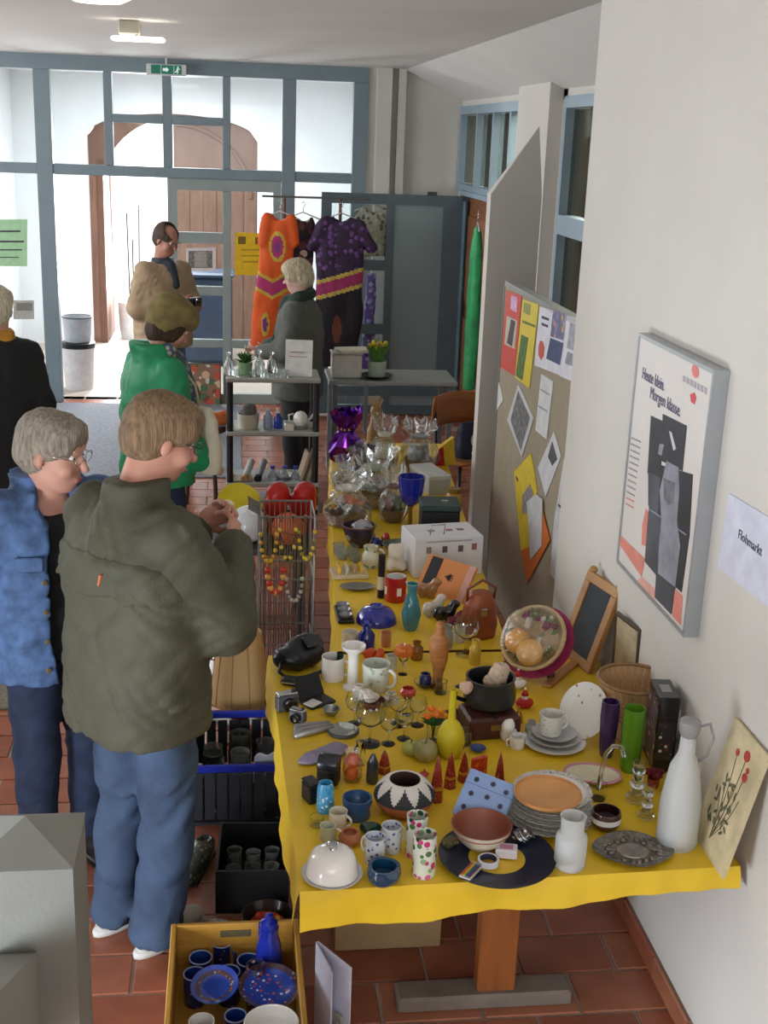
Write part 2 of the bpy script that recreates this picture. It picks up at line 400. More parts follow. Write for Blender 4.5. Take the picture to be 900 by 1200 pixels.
b = MB(); b.bb((1.24, YF - .02, 0), (XR + .15, YF + .14, ZC)); b.bb((1.31, YF - .13, 0), (1.44, YF - .02, ZC)); b.bb((1.50, YF - .10, 0), (1.57, YF - .02, ZC))
struct(b.build('wall_back', plaster))
# terracotta skirting along the right wall, piece by piece
sk = struct(MB().bb((XW - .004, -2.5, 0), (XW, YC, 0.075)).build('baseboard_right', mat('8D7B70', 0.8)))
skm = None
for i in range(20):
    y = 4.45 - i * TW
    t = MB().box((XW - .010, y, .038), (.013, TW - .008, .074), b=.003).build('skirting_tile', tile_m[i % 4], sk)
# wall with the side windows
b = MB(); b.bb((XR, YC, 0), (XR + .15, 7.9, 0.9)); b.bb((XR, 7.87, 0), (XR + .15, 8.95, ZC)); b.bb((XR, 8.95, 0), (XR + .15, 9.9, 2.02))
b.bb((XR, YC, 2.74), (XR + .15, YF, ZC)); b.bb((XR, 11.12, 0), (XR + .15, YF, 2.02))
struct(b.build('wall_window_side', plaster))
struct(MB().bb((XR - .09, 7.97, 0), (XR, 8.85, 2.84)).build('wall_column', plaster))
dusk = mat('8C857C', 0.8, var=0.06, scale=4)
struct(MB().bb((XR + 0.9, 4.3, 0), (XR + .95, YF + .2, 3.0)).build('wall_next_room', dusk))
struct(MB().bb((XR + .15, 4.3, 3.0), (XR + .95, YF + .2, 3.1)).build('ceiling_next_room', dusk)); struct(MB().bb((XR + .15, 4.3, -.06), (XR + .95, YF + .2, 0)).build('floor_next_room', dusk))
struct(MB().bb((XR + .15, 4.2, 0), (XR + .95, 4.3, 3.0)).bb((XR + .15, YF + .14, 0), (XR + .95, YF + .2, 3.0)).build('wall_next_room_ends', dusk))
nl = bpy.data.lights.new('next_room_fill_light', 'AREA'); nl.size = .4; nl.energy = 130; no_ = thing('next_room_fill', 'added unseen fill light in the room behind the side windows', 'lamp', (XR + .5, 8.4, 2.999)); MB().bb((-.22, -.22, -.03), (.22, .22, 0)).build('housing', mat('C9C9C9', .5), no_)  # made-up fixture, added so the room behind the panes is not dark
lo_ = bpy.data.objects.new('next_room_fill_light', nl); COL.objects.link(lo_); lo_.parent = no_; lo_.location = (0, 0, -.04)
def side_window(name, y0, y1, z0, z1, bars, hbars=()):
    w = struct(MB().bb((XR - .02, y0, z0), (XR + .06, y0 + .06, z1)).bb((XR - .02, y1 - .06, z0), (XR + .06, y1, z1)).bb((XR - .02, y0 + .06, z1 - .07), (XR + .06, y1 - .06, z1)).bb((XR - .02, y0 + .06, z0), (XR + .06, y1 - .06, z0 + .07)).build(name, pale_blue))
    for y in bars: MB().box((XR + .02, y, (z0 + z1) / 2), (.09, .045, z1 - z0 - .14)).build('mullion', pale_blue, w)
    for z in hbars: MB().box((XR + .02, (y0 + y1) / 2, z), (.085, y1 - y0 - .12, .12)).build('transom', pale_blue, w)
    ys = [y0 + .06] + sorted(bars) + [y1 - .06]; zs = [z0 + .07] + list(hbars) + [z1 - .07]
    for i in range(len(ys) - 1):
        for j in range(len(zs) - 1): MB().bb((XR + .03, ys[i] + .02, zs[j] + .01), (XR + .036, ys[i + 1] - .02, zs[j + 1] - .01)).build('pane', clear('C9CCC6', 0.03), w)
    return w
side_window('window_1', 8.95, 11.48, 2.02, 2.755, [at_x(u, 180, XR).y for u in (560, 579, 599)])
side_window('window_2', 4.60, 7.87, 0.9, 2.755, [6.6, 5.6], [1.98])
d3 = struct(MB().bb((XR + .02, 9.9, 0), (XR + .08, 11.12, 2.02)).build('door_3', wood('7A4A2A', '94603A', 5)))
for z in (0.55, 1.45): MB().bb((XR + .005, 10.05, z - .38), (XR + .02, 10.97, z + .38)).build('door_panel', wood('80502E', '9A663E', 5), d3)
# wall stub with an oblique pointed cap
x0, x1, y0, y1 = 1.40, 1.68, 6.68, 6.78
b = MB(); b.bb((x0, y0, 0), (x1, y1, 2.2)); b.add([(x0, y0, 2.2), (x1, y0, 2.2), (x1, y1, 2.2), (x0, y1, 2.2), (1.652, 6.73, 2.56)], [(0, 1, 4), (1, 2, 4), (2, 3, 4), (3, 0, 4)])
struct(b.build('wall_stub', plaster))
# newel of the staircase with its rail
nw = struct(MB().bb((-.544, 2.273, 0), (-.324, 2.493, 1.0)).build('newel_post', mat('7C7C75', 0.7, var=0.06, scale=5, bump=.08, bscale=90)))
cz = 1.0
MB().add([(-.546, 2.271, cz), (-.322, 2.271, cz), (-.322, 2.495, cz), (-.546, 2.495, cz), (-.434, 2.383, cz + .062)], [(0, 1, 4), (1, 2, 4), (2, 3, 4), (3, 0, 4), (3, 2, 1, 0)]).build('cap', mat('84847D', 0.7, var=0.05, scale=6), nw)
b = MB(); b.add([(-.50, 2.273, .80), (-.405, 2.273, .80), (-.405, 2.273, .58), (-.50, 2.273, .58), (-.50, 1.3, 1.32), (-.405, 1.3, 1.32), (-.405, 1.3, 1.10), (-.50, 1.3, 1.10)], [(0, 3, 2, 1), (4, 5, 6, 7), (0, 1, 5, 4), (1, 2, 6, 5), (2, 3, 7, 6), (3, 0, 4, 7)])
b.build('stair_rail', mat('84847D', 0.7, var=0.05, scale=6), nw)
# glazed partition
pt = struct(MB().bb((-4.5, YF - .05, 2.925), (1.24, YF + .05, ZC)).build('window_3', blue_frame))
def bar(x0, x1, z0, z1, name='mullion', d=.05, m=blue_frame, par=None):
    return MB().bb((x0, YF - d, z0), (x1, YF + d, z1), b=.006).build(name, m, par or pt)
def pane(x0, x1, z0, z1, par=None): return MB().bb((x0, YF - .003, z0), (x1, YF + .003, z1)).build('pane', glass, par or pt)
bar(-1.675, -1.535, 0, 2.925, 'post', .06); bar(.473, .594, 0, 2.925, 'post', .06); bar(1.105, 1.24, 0, 2.925, 'post', .06); bar(-3.1, -3.0, 0, 2.925, 'post', .06)
bar(-4.5, -1.675, 2.05, 2.14, 'transom'); bar(-1.535, .473, 2.05, 2.14, 'transom'); bar(.594, 1.105, 2.05, 2.14, 'transom')
bar(-4.5, -1.675, 0, .1, 'sill'); bar(.594, 1.105, 0, .1, 'sill')
for a, c in ((-1.083, -1.01), (-.577, -.496), (-.052, .016)): bar(a, c, 2.14, 2.925)
bar(-1.01, -.577, 2.506, 2.578, 'transom'); bar(-.496, -.052, 2.506, 2.578, 'transom')
for a, c in ((-4.5, -3.1), (-3.0, -1.675), (-1.535, -1.083), (.016, .473), (.594, 1.105)): pane(a, c, 2.14, 2.925)
for a, c in ((-1.01, -.577), (-.496, -.052)): pane(a, c, 2.14, 2.506); pane(a, c, 2.578, 2.925)
for a, c in ((-4.5, -3.1), (-3.0, -1.675), (.594, 1.105)): pane(a, c, .1, 2.05)
# closed right leaf of the glazed door
lf = struct(MB().bb((-.547, YF - .03, 0), (-.46, YF + .03, 2.05)).bb((.40, YF - .03, 0), (.47, YF + .03, 2.05)).bb((-.46, YF - .03, 1.95), (.40, YF + .03, 2.05)).bb((-.46, YF - .03, 0), (.40, YF + .03, .09)).build('door_1', mat('8C9996', .45, var=.05, scale=6)))
lm = lf.data.materials[0]
bar(-.055, .02, .09, 1.95, 'mullion', .026, lm, lf)
for z0, z1 in ((1.48, 1.58), (1.01, 1.095), (.525, .605)): bar(-.46, -.055, z0, z1, 'rail', .024, lm, lf)
bar(.02, .40, .525, .605, 'rail', .024, lm, lf)
for z0, z1 in ((.09, .525), (.605, 1.01), (1.095, 1.48), (1.58, 1.95)): pane(-.46, -.055, z0, z1, lf)
pane(.02, .40, .09, .525, lf); pane(.02, .40, .605, 1.95, lf)
MB().tube([(-.505, YF - .03, 1.08), (-.505, YF - .09, 1.08), (-.42, YF - .09, 1.08)], .011).build('handle', mat('B9BCBE', .3, 1.0), lf)
# vestibule
struct(MB().bb((-2.5, YF + .06, 0), (-2.4, YB, ZC)).build('wall_vestibule_left', plaster_white))
struct(MB().bb((1.62, YF + .14, 0), (1.72, YB, ZC)).build('wall_vestibule_right', plaster_white))
b = MB(); AX0, AX1, AZ = -1.59, .33, 2.36; ac = (AX0 + AX1) / 2; hw = (AX1 - AX0) / 2; rise = .27; NA = 20
def arch(x, rs=rise, z=AZ, c=ac, w=hw): return z + rs * math.sqrt(max(0, 1 - ((x - c) / w) ** 2)) if abs(x - c) < w else z
b.bb((-2.5, YB, 0), (AX0, YB + .25, ZC)); b.bb((AX1, YB, 0), (1.72, YB + .25, ZC))
for i in range(NA):
    a = ac - hw * math.cos(math.pi * i / NA); c = ac - hw * math.cos(math.pi * (i + 1) / NA)
    za, zc = arch(a), arch(c)
    b.add([(a, YB, za), (c, YB, zc), (c, YB, ZC), (a, YB, ZC), (a, YB + .25, za), (c, YB + .25, zc), (c, YB + .25, ZC), (a, YB + .25, ZC)], [(0, 1, 2, 3), (7, 6, 5, 4), (0, 4, 5, 1)])
struct(b.build('wall_vestibule_back', plaster_white))
dw = wood('705040', '846455', 4, (3, 3, .6), .6)
b = MB(); yd = YB + .12
N2 = 24; xs = [AX0 + (AX1 - AX0) * i / N2 for i in range(N2 + 1)]
def inner(x):                                         # round-headed opening of the left leaf
    if x < -1.46 or x > -.60: return None
    return 1.72 + .86 * math.sqrt(max(0, 1 - ((x + .60) / .86) ** 2))
for i in range(N2):
    a, c = xs[i], xs[i + 1]; m_ = (a + c) / 2
    lo_a, lo_c = (0, 0) if inner(m_) is None else (inner(max(a, -1.46)) or 0, inner(min(c, -.60)) or 0)
    ta, tc = arch(a) , arch(c)
    b.add([(a, yd, lo_a), (c, yd, lo_c), (c, yd, tc), (a, yd, ta), (a, yd + .07, lo_a), (c, yd + .07, lo_c), (c, yd + .07, tc), (a, yd + .07, ta)], [(0, 1, 2, 3), (7, 6, 5, 4), (0, 4, 5, 1)])
wd_ = struct(b.build('door_2', dw))
for i in range(6): MB().bb((-.60 + i * .155, yd - .014, .03), (-.455 + i * .155, yd, 2.05)).build('plank', wood('765646', '886858', 4, (3, 3, .6), .6), wd_)
b = MB(); b.tube([(-.60 + .86 * math.cos(t * math.pi / 24), yd - .012, 1.72 + .80 * math.sin(t * math.pi / 24)) for t in range(0, 13)], .03, 6).build('arch_moulding', dw, wd_)
MB().bb((-1.50, yd - .02, 0), (-1.43, yd + .95, 2.1)).build('open_leaf', wood('5E3E30', '70503F', 4, (3, 3, .6), .6), wd_)
# open side door standing across the end wall
yl = 11.04
xs0, xs1 = .806, 2.06
b = MB(); b.bb((xs0, yl - .025, .02), (xs0 + .09, yl + .025, 1.99)); b.bb((xs1 - .17, yl - .025, .02), (xs1, yl + .025, 1.99)); b.bb((xs0 + .09, yl - .025, 1.90), (xs1 - .17, yl + .025, 1.99)); b.bb((xs0 + .09, yl - .025, .02), (xs1 - .17, yl + .025, .10))
dl = struct(b.build('door_4', slate_frame))
MB().bb((1.385, yl - .025, .1), (1.455, yl + .025, 1.9)).build('mullion', slate_frame, dl)
for z in (1.37, .80, .23):
    MB().bb((xs0 + .09, yl - .022, z - .045), (1.385, yl + .022, z + .045)).build('rail', slate_frame, dl)
MB().bb((1.455, yl - .022, .19), (xs1 - .17, yl + .022, .28)).build('rail', slate_frame, dl)
frost = clear('B9C8CC', .10, .3, body=.35)
MB().bb((1.455, yl - .004, .28), (xs1 - .17, yl + .004, 1.9)).build('pane', frost, dl)
MB().bb((1.455, yl - .004, .1), (xs1 - .17, yl + .004, .19)).build('pane', frost, dl)
for z0, z1 in ((.1, .185), (.275, .755), (.845, 1.325), (1.415, 1.9)): MB().bb((xs0 + .09, yl - .004, z0), (1.385, yl + .004, z1)).build('pane', glass, dl)
for z in (.4, 1.0, 1.75): MB().lathe([(.018, 0), (.018, .13)], 10, (xs1 + .02, yl - .03, z)).build('hinge', slate_frame, dl)
MB().tube([(xs1 + .02, yl - .04, .05), (xs1 + .02, yl - .04, 1.95)], .022, 8).build('closing_tube', mat('5E7C88', .35, .2), dl)
MB().bb((xs1 - .32, yl - .05, 1.99), (xs1 - .24, yl + .0, 2.02)).build('door_closer', mat('3A4043', .5), dl)
struct(MB().bb((XR - .05, 11.06, 0), (XR + .02, 11.14, 2.04)).bb((XR - .05, 9.86, 0), (XR + .02, 9.93, 2.04)).bb((XR - .05, 9.93, 2.0), (XR + .02, 11.06, 2.04)).build('trim_1', pale_blue))
# mats on the floor
def mat_rug(x0, x1, y0, y1, col, label):
    o = MB().bb((x0, y0, 0), (x1, y1, .012), b=.004).build('floor_mat', mat(col, .95, var=.28, scale=60, bump=.4, bscale=400)); return tag(o, label, 'mat')
mat_rug(-2.9, .1, 8.86, 11.40, '7D8087', 'wide grey entrance mat in front of the glazed doors')
mat_rug(-3.6, -.80, 5.06, 7.3, '77705F', 'olive brown floor mat behind the woman in denim')

vl = bpy.data.lights.new('vestibule_fill_light', 'AREA'); vl.shape = 'DISK'; vl.size = .5; vl.energy = 110; vl.color = (.95, .97, 1)
vt_ = thing('vestibule_fill', 'added unseen fill light on the vestibule ceiling', 'lamp', (-.4, 13.0, ZC - .02)); MB().lathe([(.26, -.06), (.28, -.05), (.28, 0), (1e-5, 0)], 24).build('housing', mat('C9C9C9', .5), vt_); vo = bpy.data.objects.new('vestibule_fill_light', vl); COL.objects.link(vo); vo.parent = vt_; vo.location = (0, 0, -.07)  # added fill with an invented housing, whitens the vestibule walls
# ================================================================== TABLES
T = 0.722                                             # top of the cloth
table_wood = wood('8A4E28', 'A3632F', 6, (4, 4, .7), .45)
yellow_paper = mat('E2BC2A', 0.42, var=0.06, scale=7, bump=.25, bscale=16)
t = thing('trestle_table', 'near trestle table under the yellow paper cloth, legs of brown wood', 'table', (0.73, 3.25, 0))
MB().bb((-.55, -.64, .685), (.565, .71, .712)).build('tabletop', table_wood, t)
for yy in (-.22, .48):
    MB().bb((.0, yy - .03, .05), (.115, yy + .03, .685), b=.006).build('leg', table_wood, t)
    MB().bb((-.24, yy - .045, 0), (.29, yy + .045, .05), b=.008).build('foot', mat('7C7168', .6, var=.15, scale=12), t)
MB().bb((.035, -.19, .20), (.08, .45, .27)).build('stretcher', table_wood, t)
def cloth(name, label, q, drops, seed):
    # q: near-left, near-right, far-right, far-left; drops: (front, right, back, left)
    P = [Vector((x, y, T)) for x, y in q]; rnd = random.Random(seed); n = 28; b = MB()
    def top(u, v):
        p = (P[0] * (1 - u) + P[1] * u) * (1 - v) + (P[3] * (1 - u) + P[2] * u) * v
        return p
    ph = [rnd.uniform(0, 6) for _ in range(8)]
    b.grid(lambda u, v: tuple(top(u, v)), n, n)
    ctr = (P[0] + P[1] + P[2] + P[3]) / 4
    for k, d in enumerate(drops):
        if d <= 0: continue
        A, B = P[k], P[(k + 1) % 4]; out = (B - A).cross(Vector((0, 0, 1))).normalized()
        def side(u, v, A=A, B=B, out=out, d=d, k=k):
            p = A.lerp(B, u); w = math.sin(u * 23 + ph[k]) * .5 + math.sin(u * 61 + ph[k + 1]) * .3 + math.sin(u * 11 + ph[k + 2]) * .4
            dd = d * (1 + .07 * math.sin(u * 17 + ph[k + 3])) * (1 - .5 * u if k == 0 else 1)
            return tuple(p + out * (.004 * min(1, v * 4) + .010 * v * (1 + .9 * w)) + Vector((0, 0, -dd * v)))
        b.grid(side, 48, 6, flip=True)
    o = b.build(name, yellow_paper, smooth=50); tag(o, label, 'tablecloth'); return o
cloth('tablecloth', 'yellow paper cloth with folded drop over the near table', [(.168, 2.565), (1.300, 2.60), (1.302, 3.975), (.137, 3.975)], (.105, 0, 0, .105), 3)
FQ = [(.372, 3.995), (1.0, 3.995), (1.26, 7.06), (.606, 7.08)]
ft = thing('trestle_table', 'narrow far trestle table below the cellophane-wrapped gifts', 'table', (.80, 5.55, 0))
b = MB(); b.add([(x - .80, y - 5.55, z) for z in (.685, .712) for x, y in [(FQ[0][0] + .01, FQ[0][1] + .01), (FQ[1][0] - .01, FQ[1][1] + .01), (FQ[2][0] - .01, FQ[2][1] - .01), (FQ[3][0] + .01, FQ[3][1] - .01)]], [(3, 2, 1, 0), (4, 5, 6, 7), (0, 1, 5, 4), (1, 2, 6, 5), (2, 3, 7, 6), (3, 0, 4, 7)]); b.build('tabletop', table_wood, ft)
for yy, xx in ((-1.1, -.13), (1.1, .1)):
    MB().bb((xx - .05, yy - .03, .05), (xx + .06, yy + .03, .685)).build('leg', table_wood, ft)
    MB().bb((xx - .25, yy - .045, 0), (xx + .25, yy + .045, .05)).build('foot', table_wood, ft)
cloth('tablecloth', 'yellow paper cloth over the narrow far table with gift baskets', FQ, (0, .06, .06, .20), 9)
# ================================================================== LITTLE THINGS
glassm = mat('F4F8F7', .03, trans=1.0, var=0); frostm = mat('F1F4F2', .45, trans=.5, var=0)
white_c = mat('E9E6E0', .18, var=.03, scale=8, coat=.5); cream_c = mat('DCD3BF', .3, var=.05, scale=9, coat=.3)
def H(u, vt, p): return at_y(u, vt, p.y).z - p.z
def P_(u, v, z=T): return at_z(u, v, z)
CUP = [(.82, 0), (.86, .02), (.92, .3), (1, 1), (.93, 1), (.86, .3), (.78, .06), (0, .05)]
CYL = [(.96, 0), (1, .02), (1, 1), (.92, 1), (.92, .05), (0, .04)]
BOWL = [(.45, 0), (.5, .05), (.8, .45), (1, 1), (.95, 1), (.74, .48), (.4, .12), (0, .1)]
PLATE = [(.55, 0), (.6, .1), (1, .9), (1, 1), (.62, .4), (.55, .3), (0, .3)]
def prof(P, r, h): return [(max(a * r, 1e-6), z * h) for a, z in P]
def lath(name, P, r, h, m, parent=None, n=28, mi=0, sx=1, sy=1, smooth=40, wob=None, loc=None, rot=None):
    return MB().lathe(prof(P, r, h), n, mi=mi, sx=sx, sy=sy, wob=wob).build(name, m, parent, smooth, loc, rot)
def pot(name, label, cat, u, v, w, vt, P, m, z=T, hnd=None, group=None, mi=0, n=28, h=None, rz=0, wob=None, body='body', sx=1, sy=1, parts=True):
    p = P_(u, v, z); r = w * mpp(p) / 2; h = h if h is not None else max(H(u, vt, p), .008)
    if hnd is None and not parts:
        o = lath(name, P, r, h, m, None, n, mi, sx, sy, 40, wob, p, (0, 0, rz)); return tag(o, label, cat, group), p, r, h
    t = thing(name, label, cat, p, rz, group); lath(body, P, r, h, m, t, n, mi, sx, sy, 40, wob)
    if hnd is not None:
        a, hm = hnd; c, s = math.cos(a), math.sin(a)
        pts = [(r * .9 + (.45 * r + .006) * math.sin(q) ** .8, h * (.5 - .32 * math.cos(q))) for q in [math.pi * i / 8 for i in range(9)]]
        MB().tube([(x * c, x * s, zz) for x, zz in pts], max(.0035, r * .13), 6).build('handle', hm, t, True)
    return t, p, r, h
def one(*a, **k): k['parts'] = False; return pot(*a, **k)
def blk(name, label, cat, u, v, size, m, rz=0, z=T, b=.003, group=None, tilt=(0, 0)):
    p = P_(u, v, z); o = MB().box((0, 0, size[2] / 2), size, b=b).build(name, m, None, None, p, (tilt[0], tilt[1], rz)); return tag(o, label, cat, group)
def ring(parent, name, r, z, t, m, sx=1, sy=1): return MB().tube([(r * sx * math.cos(a * math.pi / 14), r * sy * math.sin(a * math.pi / 14), z) for a in range(28)], t, 6, closed=True).build(name, m, parent, True)
def rose(b, c, r, mi=0, rnd=random):                 # layered petals
    b.ball(c, (r * .55, r * .55, r * .6), 8, 5, mi)
    for k, (q, n) in enumerate(((.7, 5), (1.0, 6))):
        for j in range(n):
            a = 2 * math.pi * j / n + k * .5; ct = Vector(c) + Vector((math.cos(a) * r * q * .6, math.sin(a) * r * q * .6, -r * .1 * k))
            M = (Euler((0, .5 + .35 * k, a))).to_matrix()
            b.ball(ct, (r * .12, r * .42, r * .5), 6, 4, mi, M)
def leaf(b, p, d, L, w, mi=0):
    p = Vector(p); d = Vector(d).normalized(); s = d.cross(Vector((0, 0, 1)))
    if s.length < .1: s = Vector((1, 0, 0))
    s.normalize(); n = s.cross(d)
    b.add([p, p + d * L * .45 + s * w + n * w * .25, p + d * L, p + d * L * .45 - s * w + n * w * .25, p + d * L * .5 - n * w * .2], [(0, 1, 4), (1, 2, 4), (2, 3, 4), (3, 0, 4)], mi)
green_l = mat('3F6B2C', .55, var=.25, scale=60); dark_green = mat('24402A', .4, var=.2, scale=30)
black_m = mat('17181A', .4, var=.15, scale=20); black_gl = mat('121214', .15, coat=.5, var=.05)
silver = mat('B8B8B6', .25, metal=1.0, var=.1, scale=30); chrome = mat('C9CBCC', .12, metal=1, var=.04)
# --- front row
t = thing('cheese_dome', 'white ceramic cheese dome on a grey plate, at the front corner of the yellow table', 'dish', P_(389, 1027)); k = mpp(t.location)
lath('plate', PLATE, 36 * k, .014, mat('B9B7B2', .35, coat=.3), t)
lath('dome', [(1, 0), (1, .05), (.93, .45), (.80, .80), (.60, .94), (.35, 1.0), (0, 1.0)], 31 * k, .066, white_c, t, loc=(0, 0, .012))
kb = lath('knob', [(.6, 0), (.5, .3), (.9, .6), (1, .85), (.6, 1), (0, 1)], .016, .016, chrome, t, 16, loc=(0, 0, .078))
t, p, r, h = one('ashtray', 'shiny dark blue glass ashtray beside the cheese dome', 'ashtray', 449, 1031, 41, 1014, [(.8, 0), (.95, .2), (1, .6), (.92, 1), (.72, .95), (.66, .35), (0, .3)], mat('123E5E', .08, var=.1, coat=.8), wob=lambda a, i: 1 + .04 * math.cos(3 * a))
iris = spots('D6DCE4', ['6A62A8', '7F8FB8', '4C4590', 'A9B7CF'], 75, .30, .25)
pot('mug', 'pale blue mug with purple iris print, next to the blue ashtray', 'mug', 439, 1008, 25, 980, CYL, iris, hnd=(2.4, white_c))
pot('mug', 'pale blue mug with purple iris print, between the other iris mug and the rose vases', 'mug', 458, 996, 24, 967, CYL, iris, hnd=(.5, white_c))
rosep = spots('DDE2D2', ['C23B78', '4E7B46', 'D86A9C', '2F5A35', '8FB083', '20402A'], 52, .42, .25)
one('vase', 'straight rose-print vase in front of its twin, by the navy plate', 'vase', 496, 1024, 28, 977, CYL, rosep)
one('vase', 'straight rose-print vase behind its twin, touching the zigzag pot', 'vase', 487, 1001, 25, 955, CYL, rosep)
pot('creamer', 'small pale green creamer behind the cheese dome', 'jug', 384, 985, 21, 967, [(.7, 0), (.95, .25), (.9, .6), (.8, .85), (.95, 1), (.8, 1), (.75, .8), (0, .1)], mat('B9B9A0', .3, coat=.3), hnd=(-.3, cream_c))
pot('cup', 'small cream cup beside the dark blue pot', 'cup', 396, 968, 22, 950, CUP, cream_c, hnd=(-.6, cream_c))
one('pot', 'small plain terracotta pot between cream cup and iris mug', 'pot', 410, 988, 27, 974, [(.6, 0), (.9, .25), (1, .55), (.85, .85), (.7, 1), (.62, .95), (.8, .55), (0, .15)], mat('B5714F', .7, var=.12, scale=25))
one('saucer', 'dark green glass saucer behind the iris mugs', 'saucer', 434, 974, 26, 972, PLATE, mat('1F4630', .12, trans=.3, coat=.6), h=.012)
one('tea_light_glass', 'tiny clear tea light glass at the left cloth edge', 'glass', 371, 968, 17, 957, CUP, glassm)
one('pot', 'dark blue stoneware pot in front of the zigzag bowl', 'pot', 418, 957, 35, 934, [(.82, 0), (.92, .1), (.86, .5), (1, .75), (1, 1), (.88, 1), (.8, .6), (0, .1)], mat('2C4E77', .35, var=.2, scale=20, coat=.3))
one('vase', 'blue cylinder vase with white flecks beside black box', 'vase', 381, 950, 21, 917, [(.9, 0), (1, .1), (.95, .8), (.75, 1), (.65, 1), (.8, .7), (0, .1)], spots('4AA0CE', ['E8EEF0', '8CC4E0', '2E86BC'], 90, .33))
t = thing('jewellery_box', 'small black box standing with its lid up, on lilac pouch side of table', 'box', P_(364, 938), .4)
MB().box((0, 0, .028), (.034, .05, .056), b=.004).build('body', black_m, t); MB().box((0, 0, .060), (.036, .052, .008), b=.003).build('lid', mat('26272B', .3), t)
t = thing('speaker_box', 'black rounded box with curved hood beside the blue fleck vase', 'box', P_(385, 919), -.35)
MB().box((0, 0, .03), (.06, .05, .06), b=.01).build('body', black_m, t); MB().lathe([(.028, 0), (.030, .004), (.030, .052), (.028, .056)], 18, M=Matrix.Translation((-.028, 0, .066)) @ Matrix.Rotation(math.pi / 2, 4, 'Y')).build('hood', mat('24262C', .25), t, 40)
s = SDF(); s.ell((0, 0, .010), (.085, .036, .012), k=.01); s.ell((.05, .005, .013), (.035, .03, .010), k=.01)
o = s.build('pouch', mat('8A8298', .6, var=.12, scale=30), h=.004, wr=.003, wf=90); o.location = P_(378, 888, T + .001); o.rotation_euler = (0, 0, .55); tag(o, 'flat lilac grey pouch lying on the yellow cloth', 'pouch')
t = thing('candle_bag', 'clear wrapped pair of orange ball candles', 'candle', P_(412, 914))
for z in (.022, .062): MB().ball((0, 0, z), .021, 14, 10).build('candle', mat('E2622C', .35, var=.1), t, True)
lath('wrapper', [(.9, 0), (1.1, .1), (1.1, .7), (.5, .9), (.9, 1.05)], .025, .09, clear('FFFFFF', .2, .06, .4, 60), t, 14, smooth=None, wob=lambda a, i: 1 + .08 * math.sin(5 * a + i))
one('candle_glass', 'narrow dark grey candle glass beside the orange candles', 'candle', 436, 917, 15, 884, [(.8, 0), (1, .1), (.9, .7), (.3, 1), (0, 1.0)], mat('3F4248', .15, trans=.3, coat=.5))
# pointed red packets
redp = spots('8E2C1E', ['B0482C', '6A1A14', 'C06A3A'], 110, .3, .25)
def red_cone(u, v, w, vt, label):
    p = P_(u, v); r = w * mpp(p) / 2; h = H(u, vt, p)
    t = thing('pointed_packet', label, 'packet', p, random.uniform(-.4, .4), 'red pointed packets'); MB().lathe([(r, 0), (r * .95, h * .25), (r * .5, h * .72), (1e-5, h)], 6).build('wrap', redp, t)
    MB().lathe([(r * 1.04, h * .28), (r * 1.02, h * .34)], 6).build('band', mat('D9A23C', .3, .6), t); return t
L = 'slim red pointed packet standing in the row between pot and plate stack'
for (u, v, w, vt), lb in zip(((511, 938, 17, 885), (527, 922, 16, 881), (543, 915, 14, 880), (584, 930, 15, 880)), ('tallest slim red pointed packet, beside the zigzag bowl', 'slim red pointed packet in front of the yellow vase', 'slim red pointed packet touching the flat orange-red packet', 'slim red pointed packet next to the plate stack')): red_cone(u, v, w, vt, lb)
red_cone(450, 905, 17, 878, 'lone short red pointed packet behind the zigzag bowl')
o = blk('packet', 'flat orange-red packet among the pointed red packets', 'packet', 560, 918, (.05, .012, .085), spots('C43C1E', ['E08040', '9A2414'], 80, .35), .35)
# zigzag bowl
t = thing('zigzag_bowl', 'round terracotta bowl with black and white zigzag band', 'bowl', P_(473, 950)); k = mpp(t.location); R = 36 * k; hb = .098
pr = [(.45, 0), (.72, .12), (.92, .32), (1.0, .5), (.97, .62), (.90, .74), (.80, .85), (.70, .93), (.60, .985), (.56, 1.0), (.50, .99), (.47, .9), (.6, .5), (0, .2)]
def zm(i, j):
    if i >= 10: return 3
    if i < 3: return 0
    z = (pr[i][1] + pr[i + 1][1]) / 2; tri = abs(((j / 60 * 11) % 1) - .5) * 2
    return 2 if z > .60 + .28 * (1 - tri) else 1
rows = []; 
for i in range(len(pr) - 1):
    for s_ in range(5 if 3 <= i < 9 else 1): f_ = s_ / (5 if 3 <= i < 9 else 1); rows.append((pr[i][0] + (pr[i + 1][0] - pr[i][0]) * f_, pr[i][1] + (pr[i + 1][1] - pr[i][1]) * f_))
rows.append(pr[-1])
def zm2(i, j):
    z = (rows[i][1] + rows[i + 1][1]) / 2
    if i > len(rows) - 5: return 3
    if z < .44: return 0
    tri = abs(((j / 108 * 9) % 1) - .5) * 2
    return 2 if z > .56 + .40 * (1 - tri) else 1
MB().lathe([(max(a * R, 1e-6), z * hb) for a, z in rows], 108, mi=zm2).build('body', [mat('B06A4C', .7, var=.1), mat('34363C', .6), mat('DCD8D0', .6), mat('3A2420', .8)], t, 60)
